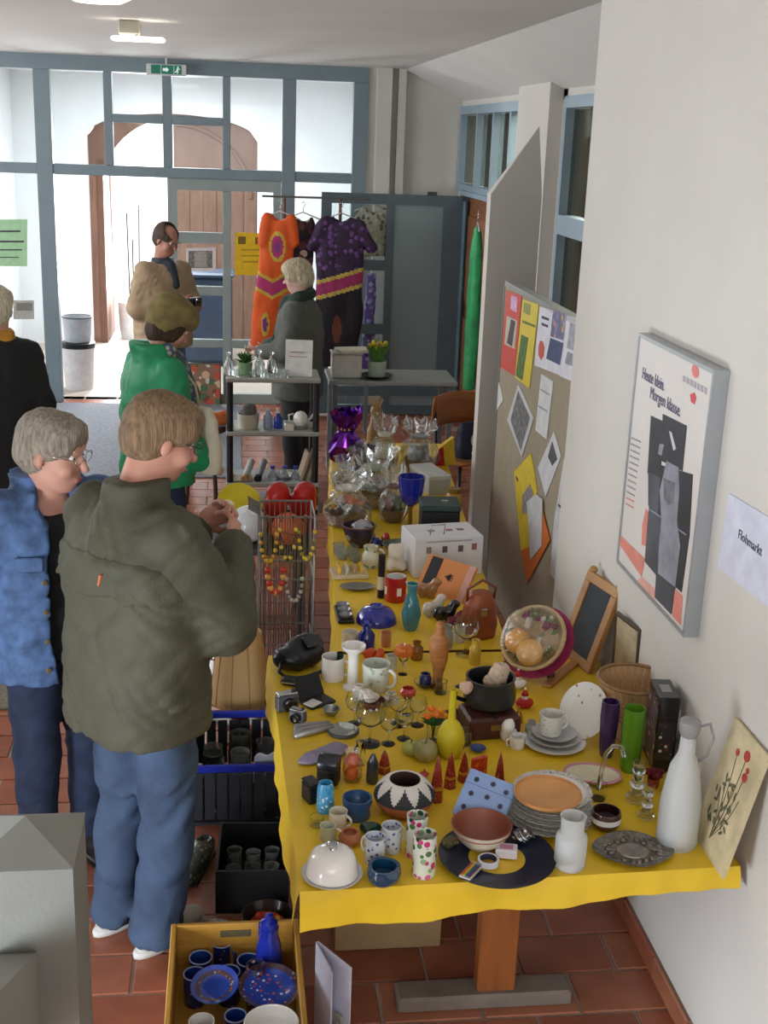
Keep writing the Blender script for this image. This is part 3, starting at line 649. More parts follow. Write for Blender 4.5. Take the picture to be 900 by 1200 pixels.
# navy plate with its odds and ends
PLZ = T + .012
t = thing('serving_plate', 'large navy plate with a yellow centre, under the small oddments', 'plate', P_(582, 1008)); R = 69 * mpp(t.location)
MB().lathe(prof([(.6, 0), (.62, .2), (.98, .8), (1, 1), (.97, 1.0), (.62, .45), (.48, .42), (0, .42)], R, .018), 48, mi=lambda i, j: 1 if i >= 6 else 0).build('plate', [mat('1D2438', .3, coat=.3), mat('D8B22F', .4)], t, 40)
t = thing('soup_bowl', 'cream bowl with brown inside on the navy plate', 'bowl', P_(563, 990, PLZ)); k = mpp(t.location); R = 36 * k
MB().lathe(prof(BOWL, R, .062), 32, mi=lambda i, j: 1 if i >= 3 else 0).build('body', [cream_c, mat('8A4A34', .4, coat=.3)], t, 40)
ring(t, 'painted_band', R * .93, .048, .0018, mat('A06A4C', .5))
t = thing('gift_packet', 'light blue packet with dark sprig print leaning in the cream bowl', 'packet', P_(557, 966, PLZ + .014), -.45); t.rotation_euler = (-.75, .15, -.55)
MB().box((0, 0, .068), (.135, .022, .132), b=.003).build('box', mat('8FA9D6', .5, var=.05), t)
b = MB()
for (x, z) in ((-.045, .03), (.0, .035), (.042, .026), (-.04, .07), (.004, .076), (.045, .066), (-.04, .11), (.006, .114), (.046, .106)):
    for a in (0, .8, 1.6, 2.4): b.box((x, -.0117, z), (.015, .0008, .0035), R=Matrix.Rotation(a + x * 30, 3, 'Y'))
b.build('sprig_print', mat('4A4A5C', .6), t)['kind'] = 'stuff'
MB().box((0, 0, .0952), (.1356, .0226, .001)).build('fold_line', mat('3C4668', .6), t)
t = thing('pencil_pack', 'open pack of coloured pencils on the navy plate', 'pencils', P_(552, 1022, PLZ + .004), -.65)
MB().box((0, 0, .003), (.03, .075, .006)).build('tray', mat('C9C6BE', .5), t)
for i, c in enumerate(('C8352B', 'D98A2B', 'D8C530', '3C7A3A', '2E5AA8', '6A3A86', '7A4A2A')): MB().tube([(-.0117 + i * .0039, -.033, .0075), (-.0117 + i * .0039, .025, .0075), (-.0117 + i * .0039, .034, .0075)], [.0017, .0017, .0003], 6).build('pencil', mat(c, .4), t)
t = thing('tape_roll', 'white tape roll on the navy plate', 'tape', P_(572, 1012, PLZ + .002)); MB().lathe([(.022, 0), (.027, 0), (.027, .015), (.022, .015), (.022, 0)], 26).build('tape', mat('D9D9DE', .4), t, 40); MB().lathe([(.0195, 0), (.0219, 0), (.0219, .0148), (.0195, .0148), (.0195, 0)], 26).build('core', mat('2E3550', .6), t, 40)
t = thing('soap_box', 'small white printed carton beside the tape roll', 'box', P_(593, 1002, PLZ), -.25); MB().box((0, 0, .012), (.055, .038, .024), b=.002).build('carton', mat('DAD4DC', .5), t); MB().box((0, 0, .0243), (.034, .020, .0008)).build('print', mat('C48AA4', .5), t)
s = SDF(); s.ell((0, 0, .012), (.026, .02, .014)); o = s.build('foil_ball', mat('B9B9BC', .25, metal=1), h=.003, wr=.008, wf=160); o.location = P_(612, 984, PLZ + .002); tag(o, 'crumpled silver foil at the rim of the navy plate', 'foil')
blk('matchbox', 'small olive green matchbox beside the cream bowl', 'box', 527, 990, (.04, .028, .018), spots('5D5A38', ['8C2B22', '3A5A3A', 'B8A060'], 120, .35), .6, PLZ)
# plate stack
zz = T
rims = ['patterned', 'fluted', 'basket-rim', 'lace-rim', 'grey-rim', 'top']
for i in range(6):
    p = P_(643, 962, T); p.z = zz; p.x += (i % 2) * .006 - .003; R = (50 - i * .8) * mpp(p)
    t = thing('dinner_plate', ['lowest china plate of the stack under the orange dish', 'second china plate from the bottom of the stack under the orange dish', 'third china plate of the stack under the orange dish, grey basket rim', 'fourth china plate up in the stack under the orange dish', 'fifth china plate up in the stack, pale lattice rim', 'topmost china plate of the stack, directly under the orange dish'][i], 'plate', p, .4 * i, 'china plates in the stack')
    MB().lathe(prof(PLATE, R * .86, .020), 36).build('plate', white_c, t, 40)
    MB().lathe([(R * .85, .0175), (R * .93, .0205), (R, .022), (R, .0235), (R * .85, .0195), (R * .85, .0175)], 48, wob=lambda a, i: 1 + .014 * math.cos(24 * a)).build('rim', spots('C9C6BE', ['A8A29A', '7F6E66', 'DEDCD6', '8C8A96'], 120, .34), t, 40)
    zz += .0146
zz += .0095
t, p, r, h = pot('wooden_dish', 'turned orange wooden dish on top of the plate stack', 'dish', 641, 939, 80, 893, [(.5, 0), (.8, .3), (1, .85), (1, 1), (.94, 1), (.75, .5), (0, .38)], mat('D29A5E', .4, var=.1, scale=14), z=zz, h=.026, body='dish')
ring(t, 'rim', r * .965, h, .004, mat('C68A4E', .4, var=.1, scale=14))
t = thing('flower_cup', 'white petal-shaped cup with handle beside the orange dish', 'cup', P_(606, 876)); lath('cup', CUP, .024, .04, white_c, t, 30, wob=lambda a, i: 1 + .10 * math.cos(6 * a) * (i > 1))
MB().tube([(-.018, 0, .008), (-.034, -.006, .012), (-.036, -.006, .028), (-.022, 0, .034)], .003, 6).build('handle', white_c, t, True)
t, p, r, h = pot('frosted_jar', 'frosted glass jar with narrower neck beside the navy plate', 'vase', 667, 1014, 37, 956, [(.95, 0), (1, .03), (1, .58), (.93, .63), (.74, .68), (.76, .95), (.82, 1), (.74, 1), (.68, .7), (.9, .58), (.9, .05), (0, .04)], frostm, body='glass')
t = thing('silver_tray', 'tarnished silver oval tray with embossed fruit near the wall', 'tray', P_(741, 1000), -.12); k = mpp(t.location); R = 46 * k
tr = mat('8A847C', .3, metal=.9, var=.35, scale=45, bump=.6, bscale=110)
MB().lathe(prof([(.5, 0), (.62, .2), (.9, .8), (1, 1), (.97, 1.0), (.62, .42), (0, .4)], R, .016), 48, sx=1, sy=.80, wob=lambda a, i: 1 + .05 * math.cos(4 * a)).build('tray', tr, t, 40)
b = MB()
for i in range(26):
    a = i * 2.4; q = R * (.70 + .12 * math.sin(i * 1.7)); b.ball((q * math.cos(a), q * .8 * math.sin(a), .009), (.011, .008, .005), 7, 5, 0, Matrix.Rotation(a, 3, 'Z'))
b.build('embossed_border', tr, t, True)
MB().lathe([(R * .42, .0068), (R * .40, .0095), (1e-5, .0095)], 28, sy=.8).build('medallion', mat('A8A49C', .22, metal=.9, var=.25, scale=60), t, 40)
t = thing('sugar_bowl', 'small brown and white striped bowl behind the silver tray', 'bowl', P_(709, 969)); R = 18 * mpp(t.location)
MB().lathe(prof([(.6, 0), (.85, .15), (1, .45), (1, .75), (.92, 1), (.84, 1), (.86, .5), (0, .2)], R, .05), 28, mi=lambda i, j: 1 if i == 2 else (2 if i > 4 else 0)).build('body', [mat('4A2A22', .2, coat=.5), mat('D8D6D2', .25, coat=.4), mat('2A1614', .3)], t, 40)
t = thing('frosted_bottle', 'tall frosted glass carafe with stopper and ring handle, by the wall', 'bottle', P_(792, 988)); k = mpp(t.location); hh = H(792, 842, t.location); R = 24 * k
lath('glass', [(.92, 0), (1, .03), (.98, .35), (.72, .62), (.40, .73), (.36, .88), (.48, .90), (.36, .90), (.3, .74), (.66, .6), (.9, .35), (.9, .05), (0, .04)], R, hh, frostm, t)
lath('stopper', [(.36, .86), (.52, .91), (.5, .98), (.3, 1.0), (0, 1.0)], R, hh, mat('C4C6C8', .2, trans=.6), t, 16)
MB().tube([(R * .35, 0, hh * .93), (R * 1.0, 0, hh * .95), (R * 1.25, 0, hh * .84), (R * 1.0, 0, hh * .70), (R * .6, 0, hh * .66)], .004, 6).build('handle', mat('C4C6C8', .15, trans=.6), t, True)
# flower picture board leaning on the wall
a, c_ = P_(811, 976), P_(846, 1030); tl = at_x(850, 829, XW - .012); trr = at_x(900, 884, XW - .012)
def leaning(name, label, cat, A, B, C, D, th, mats, frame=None, fw=.0):
    # A,B bottom edge, C,D top edge (C above B); returns thing with local frame: x along AB, y up the board, z towards viewer
    A, B, C, D = map(Vector, (A, B, C, D)); X = (B - A); W = X.length; X.normalize(); Yv = ((D - A) + (C - B)) / 2; Yv = Yv - X * Yv.dot(X); Hh = Yv.length; Yv.normalize(); Zv = X.cross(Yv)
    if Zv.dot(Vector((0, 0, CAM_H)) - A) < 0: Zv = -Zv
    M = Matrix.Identity(4)
    for r_ in range(3): M[r_][0] = X[r_]; M[r_][1] = Yv[r_]; M[r_][2] = Zv[r_]; M[r_][3] = A[r_]
    t = bpy.data.objects.new(name, None); COL.objects.link(t); t.matrix_world = M; t.empty_display_size = .05; tag(t, label, cat)
    MB().bb((fw * .5, fw * .5, -th if frame is None else -th * .6), (W - fw * .5, Hh - fw * .5, 0)).build('panel', mats, t)
    if frame is not None:
        for lo, hi in (((0, 0, -th), (W, fw, th * .3)), ((0, Hh - fw, -th), (W, Hh, th * .3)), ((0, fw, -th), (fw, Hh - fw, th * .3)), ((W - fw, fw, -th), (W, Hh - fw, th * .3))): MB().bb(lo, hi, b=.002).build('frame_bar', frame, t)
    return t, W, Hh
t, W, Hh = leaning('flower_picture', 'cream wall plaque painted with red poppies leaning on the wall', 'picture', a, c_, trr, tl, .008, mat('CDBE98', .5, var=.22, scale=14))
b = MB(); rnd = random.Random(4)
def stem(x0, y0, x1, y1, c=.0): return [(x0 + (x1 - x0) * s_ + c * math.sin(3.1 * s_), y0 + (y1 - y0) * s_, .0008) for s_ in [i / 5 for i in range(6)]]
for x1, y1 in ((.35, .80), (.58, .84), (.68, .70), (.30, .62), (.75, .55), (.52, .60), (.25, .5)): b.tube(stem(W * .42, Hh * .12, W * x1, Hh * y1, .012), .0011, 5)
b.build('painted_stems', mat('6A5A40', .6), t)
b = MB()
for i in range(34):
    x, y = W * (.42 + .26 * rnd.uniform(-1, 1)), Hh * rnd.uniform(.2, .62); a_ = rnd.uniform(0, 6.28); b.ball((x, y, .0008), (.012, .005, .0006), 7, 4, 0, Matrix.Rotation(a_, 3, 'Z'))
b.build('painted_leaves', mat('5A6048', .6, var=.3, scale=60), t)
for x1, y1, q in ((.35, .82, .011), (.58, .86, .017), (.69, .72, .014), (.70, .78, .009)): MB().ball((W * x1, Hh * y1, .0012), (q, q * .9, .0012), 12, 5).build('painted_poppy', mat('B03A34', .55, var=.25, scale=90), t)
# glass and vases at the back right
pot('ribbed_vase', 'slim dark purple vase beside the green glass vase', 'vase', 710, 886, 22, 822, [(.6, 0), (.8, .15), (1, .75), (.95, 1), (.8, 1), (.7, .3), (0, .1)], mat('3C2350', .2, coat=.5, var=.1), wob=lambda a, i: 1 + .04 * math.cos(10 * a), body='glass')
pot('green_vase', 'bright green glass vase next to the purple vase', 'vase', 737, 902, 26, 830, [(.75, 0), (.9, .08), (1, .6), (.97, 1), (.88, 1), (.85, .2), (0, .12)], mat('7DBB32', .08, trans=.55, var=.05, coat=.3), body='glass')
t = thing('glass_ladle_vase', 'clear glass jug with tall bent handle in front of the purple vase', 'glass', P_(700, 936)); lath('glass', CUP, .026, .045, glassm, t)
MB().tube([(.0, -.0, .03), (.004, 0, .09), (.012, 0, .14), (.03, 0, .165), (.055, 0, .16), (.066, 0, .13)], .0065, 10).build('handle', glassm, t, True)
for i, (u, v, s_, lb) in enumerate(((745, 938, 1.0, 'clear glass bubble candlestick behind the sugar bowl'), (757, 958, .8, 'shorter clear glass bubble candlestick beside the frosted carafe'))):
    t = thing('glass_candlestick', lb, 'candlestick', P_(u, v)); b = MB()
    for q, z in ((.030, .010), (.018, .030), (.023, .052), (.016, .074), (.020, .094)): b.ball((0, 0, z * s_), (q * s_, q * s_, .013 * s_), 14, 8)
    b.build('stem', glassm, t, True); lath('cup', CUP, .02 * s_, .02 * s_, glassm, t, 16, loc=(0, 0, .104 * s_))
t = thing('red_flower_pot', 'little pot of dark red velvet flowers beside the frosted carafe', 'plant', P_(765, 922)); lath('pot', CUP, .018, .03, mat('8E3A22', .5), t, 18); b = MB()
for x, y, z in ((0, 0, .05), (.018, .005, .044), (-.016, .006, .045), (.004, -.016, .043)): rose(b, (x, y, z), .017)
b.build('blossom', mat('6E1420', .7, var=.25, scale=80), t, True)
t, p, r, h = pot('oval_dish', 'pale yellow oval dish with pink rim behind the plate stack', 'dish', 694, 912, 66, 905, PLATE, mat('DAD3B4', .35, coat=.3), h=.016, sy=.7, body='dish', rz=-.3)
ring(t, 'rim', r * .99, h, .004, mat('C98AA0', .4), 1, .7)
t = thing('saucer_stack', 'stacked white saucers below the flowered cup', 'saucers', P_(649, 872)); k = mpp(t.location)
for i, (q, z) in enumerate(((37, 0), (30, .013), (26, .024))): lath('saucer', PLATE, q * k, .016, [white_c, mat('C9C7C2', .25, coat=.4), mat('B9B7B6', .3)][i], t, 36, loc=(0, .004 * i, z))
pot('cup', 'white cup with thin red band on top of the saucer stack', 'cup', 645, 859, 29, 836, CUP, spots('DCDAD0', ['A84A40', '8FA08A', 'C8C4B8'], 100, .22), z=T + .031, hnd=(.2, white_c))
def disc_lean(name, label, cat, c, n_dir, r, P, h, m, sy=1, rim=None):
    t = bpy.data.objects.new(name, None); COL.objects.link(t); t.location = c; t.rotation_euler = Vector(n_dir).to_track_quat('Z', 'Y').to_euler(); tag(t, label, cat)
    lath('plate', P, r, h, m, t, 40); return t
p = P_(692, 868); disc_lean('display_plate', 'white plate with flower spray propped upright against the baskets', 'plate', (p.x - .012, p.y + .035, T + .084), (-.75, -.5, .45), .088, PLATE, .014, spots('E0DCD2', ['B46A5A', 'C9A070', '8C9A78'], 34, .16))
wick = wood('A98258', 'CDA878', 30, (6, 6, .6), .6)
t = thing('wooden_drum', 'light wooden drum standing under the chip basket', 'drum', P_(750, 866)); R = 31 * mpp(t.location); hd = .085
lath('drum', [(.95, 0), (1, .02), (1, 1), (0, 1)], R, hd, wick, t)
for z in (.012, hd - .012): ring(t, 'hoop', R * 1.0, z, .004, mat('9A7648', .5))
t = thing('chip_basket', 'round chip-wood basket with thin upright strips on the drum', 'basket', P_(740, 828, T + hd + .001)); R = 42 * mpp(t.location); hb = .095
ns = 30
lath('base', [(.8, 0), (.8, .06), (0, .06)], R, hb, wick, t)
me0 = None
for i in range(ns):
    a = 2 * math.pi * i / ns
    if me0 is None:
        b = MB(); w_ = math.pi * R / ns * .92; b.add([(R * .82, -w_ * .82, 0), (R * .82, w_ * .82, 0), (R, w_, hb), (R, -w_, hb), (R * .82 - .003, -w_ * .82, 0), (R * .82 - .003, w_ * .82, 0), (R - .003, w_, hb), (R - .003, -w_, hb)], [(0, 1, 2, 3), (7, 6, 5, 4), (3, 2, 6, 7), (0, 3, 7, 4), (1, 5, 6, 2)])
        o = b.build('strip', wick, t); me0 = o.data
    else: o = bpy.data.objects.new('strip', me0); COL.objects.link(o); o.parent = t
    o.rotation_euler = (0, 0, a)
ring(t, 'rim', R * .99, hb, .006, mat('8E6A42', .5, var=.2, scale=40)); ring(t, 'band', R * .92, hb * .45, .004, mat('B48C5C', .5))
# frames, books and boxes against the wall
t, W, Hh = leaning('slate_easel', 'tilted wooden slate board with round knobs leaning at wall corner', 'slate', P_(655, 762), P_(690, 790), at_x(722, 697, XW - .02), at_x(692, 660, XW - .02), .016, mat('3A4045', .8, var=.12, scale=14), wood('9A6A34', 'B58446', 9), .035)
for x in (0.017, W - .017): MB().ball((x, Hh + .008, -.006), (.017, .014, .014), 12, 8).build('knob', wood('9A6A34', 'B58446', 9), t, True)
a, c_ = P_(640, 806), P_(681, 772)
b = MB(); b.box((0, 0, .006), ((c_ - a).length, .035, .012), b=.003); o = b.build('wood_slat', wood('A4733C', 'BC8A50', 9, (.7, 4, 4)), None, None, (a + c_) / 2, (0, 0, math.atan2(c_.y - a.y, c_.x - a.x))); tag(o, 'flat wooden slat lying beside the slate board', 'slat')
leaning('framed_picture', 'dark framed cream picture leaning behind the chip basket', 'picture', P_(716, 800), P_(744, 825), at_x(757, 752, XW - .012), at_x(730, 715, XW - .012), .012, mat('B9A98A', .6, var=.15, scale=30), mat('4E4034', .4), .012)
t = thing('game_box', 'upright black carton with a picture front against the wall', 'box', (0, 0, 0)); q = P_(806, 880); t.location = (1.268, q.y - .06, T); t.rotation_euler = (0, 0, -.12)
MB().box((0, 0, .12), (.06, .13, .24), b=.002).build('carton', black_gl, t); MB().box((-.0305, .0, .12), (.001, .118, .20)).build('picture_print', spots('4A4450', ['8C7C80', 'C9BAB4', '2A2630', '6A5A68'], 40, .5), t); MB().box((0, -.0655, .10), (.05, .001, .12)).build('side_print', spots('1E2026', ['C8C8CC', '7A2630', '3A3E4A'], 60, .3), t); MB().box((0, 0, .2405), (.03, .05, .001)).build('top_print', mat('9A9A98', .5), t)
for i, (u, v, c, lb, s_) in enumerate(((777, 884, 'D9DAD6', 'white thin book leaning between drum and carton', (.014, .10, .17)), (792, 897, 'C4CFC0', 'pale green thin book next to the white one', (.012, .11, .15)), (810, 925, '2B3C7A', 'small dark blue book behind the frosted carafe', (.02, .07, .10)))):
    t = thing('book', lb, 'book', P_(u, v), .05); t.rotation_euler = (0, .10, -.1 * i); MB().box((0, 0, s_[2] / 2), s_, b=.001).build('cover', mat(c, .45), t); MB().box((.0, -.001, s_[2] / 2 + .001), (s_[0] * .7, s_[1], s_[2])).build('pages', mat('E4E0D4', .8), t)
# fruit wreath basket
t = bpy.data.objects.new('fruit_basket', None); COL.objects.link(t); p = P_(628, 790); t.location = (p.x, p.y, T + .118); t.rotation_euler = Vector((-.55, -.55, .62)).to_track_quat('Z', 'Y').to_euler(); tag(t, 'round straw basket of wax fruit and dried flowers wrapped in cellophane, propped up', 'basket')
lath('tray', [(.7, 0), (.95, .5), (1, 1), (.92, 1), (.7, .3), (0, .3)], .115, .05, wood('A88A58', 'C4A878', 40), t); MB().tube([(.112 * math.cos(a * .2244), .112 * math.sin(a * .2244), .05) for a in range(28)], .008, 6, closed=True).build('rim', wood('B09468', 'CDB48A', 40), t, True)
lath('backing', [(.6, 0), (1.06, .6), (1.12, 1), (1.04, .9), (0, .1)], .118, .03, mat('9C2A58', .6, var=.1), t, loc=(0, 0, -.022))
for x, y, q, c in ((-.045, -.03, .045, 'D9A052'), (.015, -.055, .048, 'DDA84E')): MB().ball((x, y, .055), q, 16, 10).build('fruit', mat(c, .4, var=.1, scale=20), t, True)
b = MB(); rnd = random.Random(2)
for i in range(16):
    a = rnd.uniform(-.6, 2.6); q = rnd.uniform(.03, .085); rose(b, (q * math.cos(a), q * math.sin(a) + .01, .05 + rnd.uniform(0, .015)), rnd.uniform(.009, .016), i % 3)
b.build('dried_flowers', [mat('7A2850', .7), mat('6E7A4A', .7), mat('C9BCA8', .7)], t, True)
b = MB()
for i in range(20): a = rnd.uniform(0, 6.28); leaf(b, (.06 * math.cos(a), .06 * math.sin(a), .045), (math.cos(a), math.sin(a), .5), .05, .01)
b.build('leaves', mat('5C6A3E', .7, var=.2), t)
MB().lathe([(.115, .05), (.10, .09), (.05, .115), (1e-5, .12)], 18, wob=lambda a, i: 1 + .05 * math.sin(5 * a + i)).build('wrapper', clear('FFFFFF', .12, .08, .5, 40), t)
# ================================================================== MIDDLE OF THE NEAR TABLE
t = thing('yellow_vase', 'matt yellow bottle vase with long thin neck', 'vase', P_(527, 886)); k = mpp(t.location); hh = H(527, 808, t.location)
lath('vase', [(.55, 0), (.85, .08), (1, .22), (.92, .38), (.6, .50), (.28, .56), (.24, .75), (.24, .96), (.32, 1), (.2, 1), (.16, .6), (0, .5)], 16.5 * k, hh, mat('C9B81E', .5, var=.05), t)
t = thing('rose_bunch', 'small bunch of orange roses in a glass, beside the yellow vase', 'flowers', P_(507, 868)); lath('glass', CUP, .02, .05, glassm, t, 18); b = MB()
for x, y, z in ((-.02, -.005, .085), (.008, -.012, .092), (.02, .008, .095), (-.006, .016, .098), (.034, -.004, .084)): rose(b, (x, y, z), .017, 0 if x < .02 else 1)
o = b.build('roses', [mat('E2781E', .6, var=.15, scale=80), mat('E8A02A', .6, var=.15, scale=80)], t, True); o['kind'] = 'stuff'
b = MB(); rnd = random.Random(5)
for i in range(14): a = i * 2.4; leaf(b, (0, 0, .05), (math.cos(a), math.sin(a), .55), .05, .010)
for i in range(5): b.tube([(0, 0, .01), (.01 * math.cos(i * 1.3), .01 * math.sin(i * 1.3), .08)], .0015, 5)
b.build('leaves', green_l, t)
apple = [(.25, .06), (.55, 0), (.9, .25), (1, .52), (.85, .82), (.5, .97), (.2, .93), (0, .86)]
for u, v, w, c, lb in ((481, 884, 21, 'A9AE5A', 'small pale green apple candle'), (498, 890, 30, '9A9560', 'larger olive apple candle beside the yellow vase')):
    t = thing('apple_candle', lb, 'candle', P_(u, v)); r = w * mpp(t.location) / 2; lath('apple', apple, r, r * 1.6, mat(c, .35, var=.15, scale=25, coat=.3), t); MB().tube([(0, 0, r * 1.38), (.003, 0, r * 1.9)], .0014, 5).build('wick', mat('5A4A34', .8), t)
WINE = [(.7, 0), (.72, .015), (.12, .04), (.08, .1), (.08, .42), (.3, .47), (.85, .62), (1, .8), (.85, 1), (.81, 1), (.95, .8), (.8, .63), (.25, .49), (0, .47)]
for u, v, w, vt, lb in ((433, 872, 36, 826, 'large plain wine glass behind the round mirror'), (455, 872, 22, 838, 'small clear sherry glass next to the big wine glass'), (473, 866, 22, 832, 'small clear sherry glass in front of the blue inkwell'), (466, 850, 24, 815, 'clear stemmed glass beside the red tulip glass'), (489, 850, 22, 818, 'clear stemmed glass under the wooden figurine'), (512, 776, 20, 748, 'clear stemmed glass between figurine and dark pot'), (545, 768, 30, 726, 'wide clear compote glass near the leather bag'), (415, 848, 22, 814, 'clear stemmed glass behind the maroon bowl')):
    pot('wine_glass', lb, 'glass', u, v, w, vt, WINE, glassm, body='glass', n=24)
t = thing('round_mirror', 'round hand mirror with grey rim lying on the cloth', 'mirror', P_(402, 858)); R = 19 * mpp(t.location); lath('frame', [(.95, 0), (1, .3), (1, .7), (.95, 1), (0, 1)], R, .010, mat('4A4A48', .4), t); lath('glass', [(.9, 0), (.9, 1), (0, 1)], R, .0015, mat('A8ACA8', .06, metal=.85, var=.03), t, loc=(0, 0, .0101))
t = thing('cutlery_roll', 'grey cloth roll of silver cutlery beside the mirror', 'cutlery', P_(362, 858), .35)
for i in range(5): MB().tube([(-.06 + .006 * i, -.026 + i * .013, .011), (.0, -.024 + i * .012, .012), (.075, -.016 + i * .009, .010)], [.010, .009, .006], 8).build('bundle', mat('7F7A78', .5, var=.2, scale=30) if i % 2 else mat('A09C9A', .35, metal=.6, var=.2), t, True)
def camera_thing(u, v, s, rz, lb):
    t = thing('camera', lb, 'camera', P_(u, v), rz)
    MB().box((0, 0, .03 * s), (.075 * s, .035 * s, .055 * s), b=.005).build('body', mat('4A4B4E', .4), t); MB().box((0, 0, .062 * s), (.07 * s, .033 * s, .010 * s), b=.003).build('top_plate', silver, t)
    MB().lathe([(.022 * s, 0), (.022 * s, .02 * s), (.018 * s, .022 * s), (.016 * s, .012 * s), (1e-5, .010 * s)], 18, M=Matrix.Translation((0, -.017 * s, .03 * s)) @ Matrix.Rotation(math.pi / 2, 4, 'X')).build('lens', black_gl, t, 40)
    MB().lathe([(.008 * s, 0), (.008 * s, .006 * s)], 12, (.024 * s, 0, .067 * s)).build('dial', black_m, t); return t
camera_thing(336, 832, .95, .3, 'grey and black compact camera at the table edge below the lampshade'); camera_thing(349, 846, .7, -.5, 'small black camera in front of the grey compact camera')
t = thing('wallet', 'open black wallet with white card beside the cameras', 'wallet', P_(372, 824), .6)
MB().box((0, 0, .006), (.10, .07, .012), b=.004).build('cover', black_m, t); MB().box((.004, .052, .04), (.10, .008, .075), b=.003, R=Matrix.Rotation(-.5, 3, 'X')).build('flap', black_m, t); MB().box((-.03, -.012, .0135), (.05, .04, .002), R=Matrix.Rotation(.2, 3, 'Z')).build('card', mat('DAD8D2', .5), t)
s = SDF(); s.ell((0, 0, .045), (.085, .05, .045), k=.03); s.ell((-.05, .02, .04), (.05, .045, .035)); s.ell((.03, .03, .075), (.06, .03, .03))
t = thing('handbag', 'black leather handbag with glossy flap at the table edge by the lampshade', 'bag', P_(354, 782), .5); s.build('body', mat('1A1B1D', .35, var=.2, scale=20), t, h=.006, wr=.005, wf=60)
MB().tube([(-.08, 0, .05), (-.11, -.03, .02), (-.10, -.07, .008), (-.03, -.085, .006), (.05, -.07, .006), (.09, -.03, .02)], .006, 6).build('strap', black_m, t, True); MB().box((.03, -.02, .10), (.07, .05, .012), b=.005, R=Matrix.Rotation(.4, 3, 'X')).build('flap', mat('2A3033', .12, coat=.5), t)
t = thing('umbrella_case', 'flat black case lying under the handbag strap', 'case', P_(352, 803), -.35); MB().box((0, 0, .012), (.13, .045, .024), b=.008).build('shell', mat('2A2B2A', .5), t); MB().box((0, -.0228, .012), (.125, .001, .003)).build('zip', silver, t)
pot('mug', 'white mug beside the black handbag', 'mug', 390, 795, 27, 769, CYL, white_c, hnd=(-.2, white_c))
t = thing('candle_holder', 'tall white ceramic candle column with flared top', 'candle', P_(413, 806)); k = mpp(t.location); hh = H(413, 756, t.location)
lath('column', [(.8, 0), (.75, .05), (.45, .1), (.42, .7), (.5, .82), (.95, .93), (1, 1), (.9, 1), (.4, .86), (0, .84)], 14.5 * k, hh, white_c, t)
one('cup', 'small white ribbed cup behind the candle column', 'cup', 410, 757, 19, 740, CUP, cream_c, wob=lambda a, i: 1 + .03 * math.cos(12 * a))
pot('mug', 'wide white mug with pale green base', 'mug', 440, 808, 33, 777, CUP, spots('D4D6CC', ['A9BC98', 'C4CDB8', '93A886'], 50, .3), hnd=(-.5, white_c))
t = thing('maroon_bowl', 'dark red bowl holding a white shell, behind the big wine glass', 'bowl', P_(436, 832)); lath('bowl', BOWL, .042, .036, mat('5A2420', .25, coat=.4), t); s = SDF(); s.ell((-.008, 0, .046), (.030, .02, .013)); s.ell((-.02, .006, .054), (.014, .012, .012)); s.build('shell', mat('DAD2C4', .4), t, h=.004, wr=.006, wf=140)
t, p, r, h = pot('blue_bottle', 'cobalt blue glass bottle with round stopper', 'bottle', 429, 762, 20, 728, [(.85, 0), (1, .1), (1, .55), (.5, .72), (.4, .85), (.55, .88), (.3, .88), (0, .8)], mat('1F2C86', .1, trans=.25, coat=.5), body='bottle'); MB().ball((0, 0, h * .95), (.010, .010, .010), 12, 8).build('stopper', mat('26349A', .1, coat=.5), t, True)
t = thing('blue_bowl', 'upturned cobalt blue glass bowl on the cloth behind the blue bottle', 'bowl', P_(441, 728)); k = mpp(t.location); lath('bowl', [(1, 0), (1, .06), (.95, .4), (.75, .75), (.4, .96), (.3, 1), (0, 1)], 24 * k, .062, mat('2A2E96', .1, coat=.6, var=.1), t); ring(t, 'foot_ring', 24 * k * .33, .062, .0035, mat('2A2E96', .1, coat=.6))
t = thing('egg_tray', 'black tray with three grey round cups near the yellow edge', 'tray', P_(403, 722), .02); MB().box((0, 0, .008), (.062, .165, .016), b=.004).build('tray', black_m, t)
for i in range(3): lath('cup', BOWL, .026, .018, mat('8C8E92', .3, metal=.4), t, 20, loc=(0, -.052 + .052 * i, .013))
one('oval_dish', 'grey oval pewter dish behind the black egg tray', 'dish', 419, 690, 42, 684, PLATE, mat('8A8A84', .35, metal=.7, var=.15), h=.014, sy=.6)
for i, (u, v) in enumerate(((433, 772), (445, 773))):
    t = thing('orange_figurine', 'small orange painted bird figurine behind the wide mug', 'figurine', P_(u, v), i * 1.2, 'orange bird figurines'); s = SDF(); s.ell((0, 0, .014), (.014, .010, .013)); s.ell((.008, 0, .030), (.008, .008, .008)); s.cap((-.01, 0, .016), (-.024, 0, .024), .004, .002); s.build('body', mat('D0532A', .4), t, h=.003); MB().lathe([(.003, 0), (1e-5, .008)], 6, M=Matrix.Translation((.015, 0, .030)) @ Matrix.Rotation(math.pi / 2, 4, 'Y')).build('beak', mat('D9B23A', .5), t)
t = thing('flower_candle', 'orange pumpkin-shaped candle on a clear stem glass', 'candle', P_(472, 790)); lath('glass', [(.7, 0), (.15, .06), (.12, .5), (.6, .7), (.9, 1), (.84, 1), (.5, .72), (0, .6)], .024, .075, glassm, t); lath('pumpkin', [(.3, 0), (.85, .15), (1, .5), (.85, .85), (.3, 1), (0, .92)], .034, .042, mat('C96A26', .5, var=.12), t, 32, loc=(0, 0, .066), wob=lambda a, i: 1 + .07 * math.cos(8 * a)); MB().tube([(0, 0, .10), (.003, 0, .115)], .003, 6).build('stalk', cream_c, t)
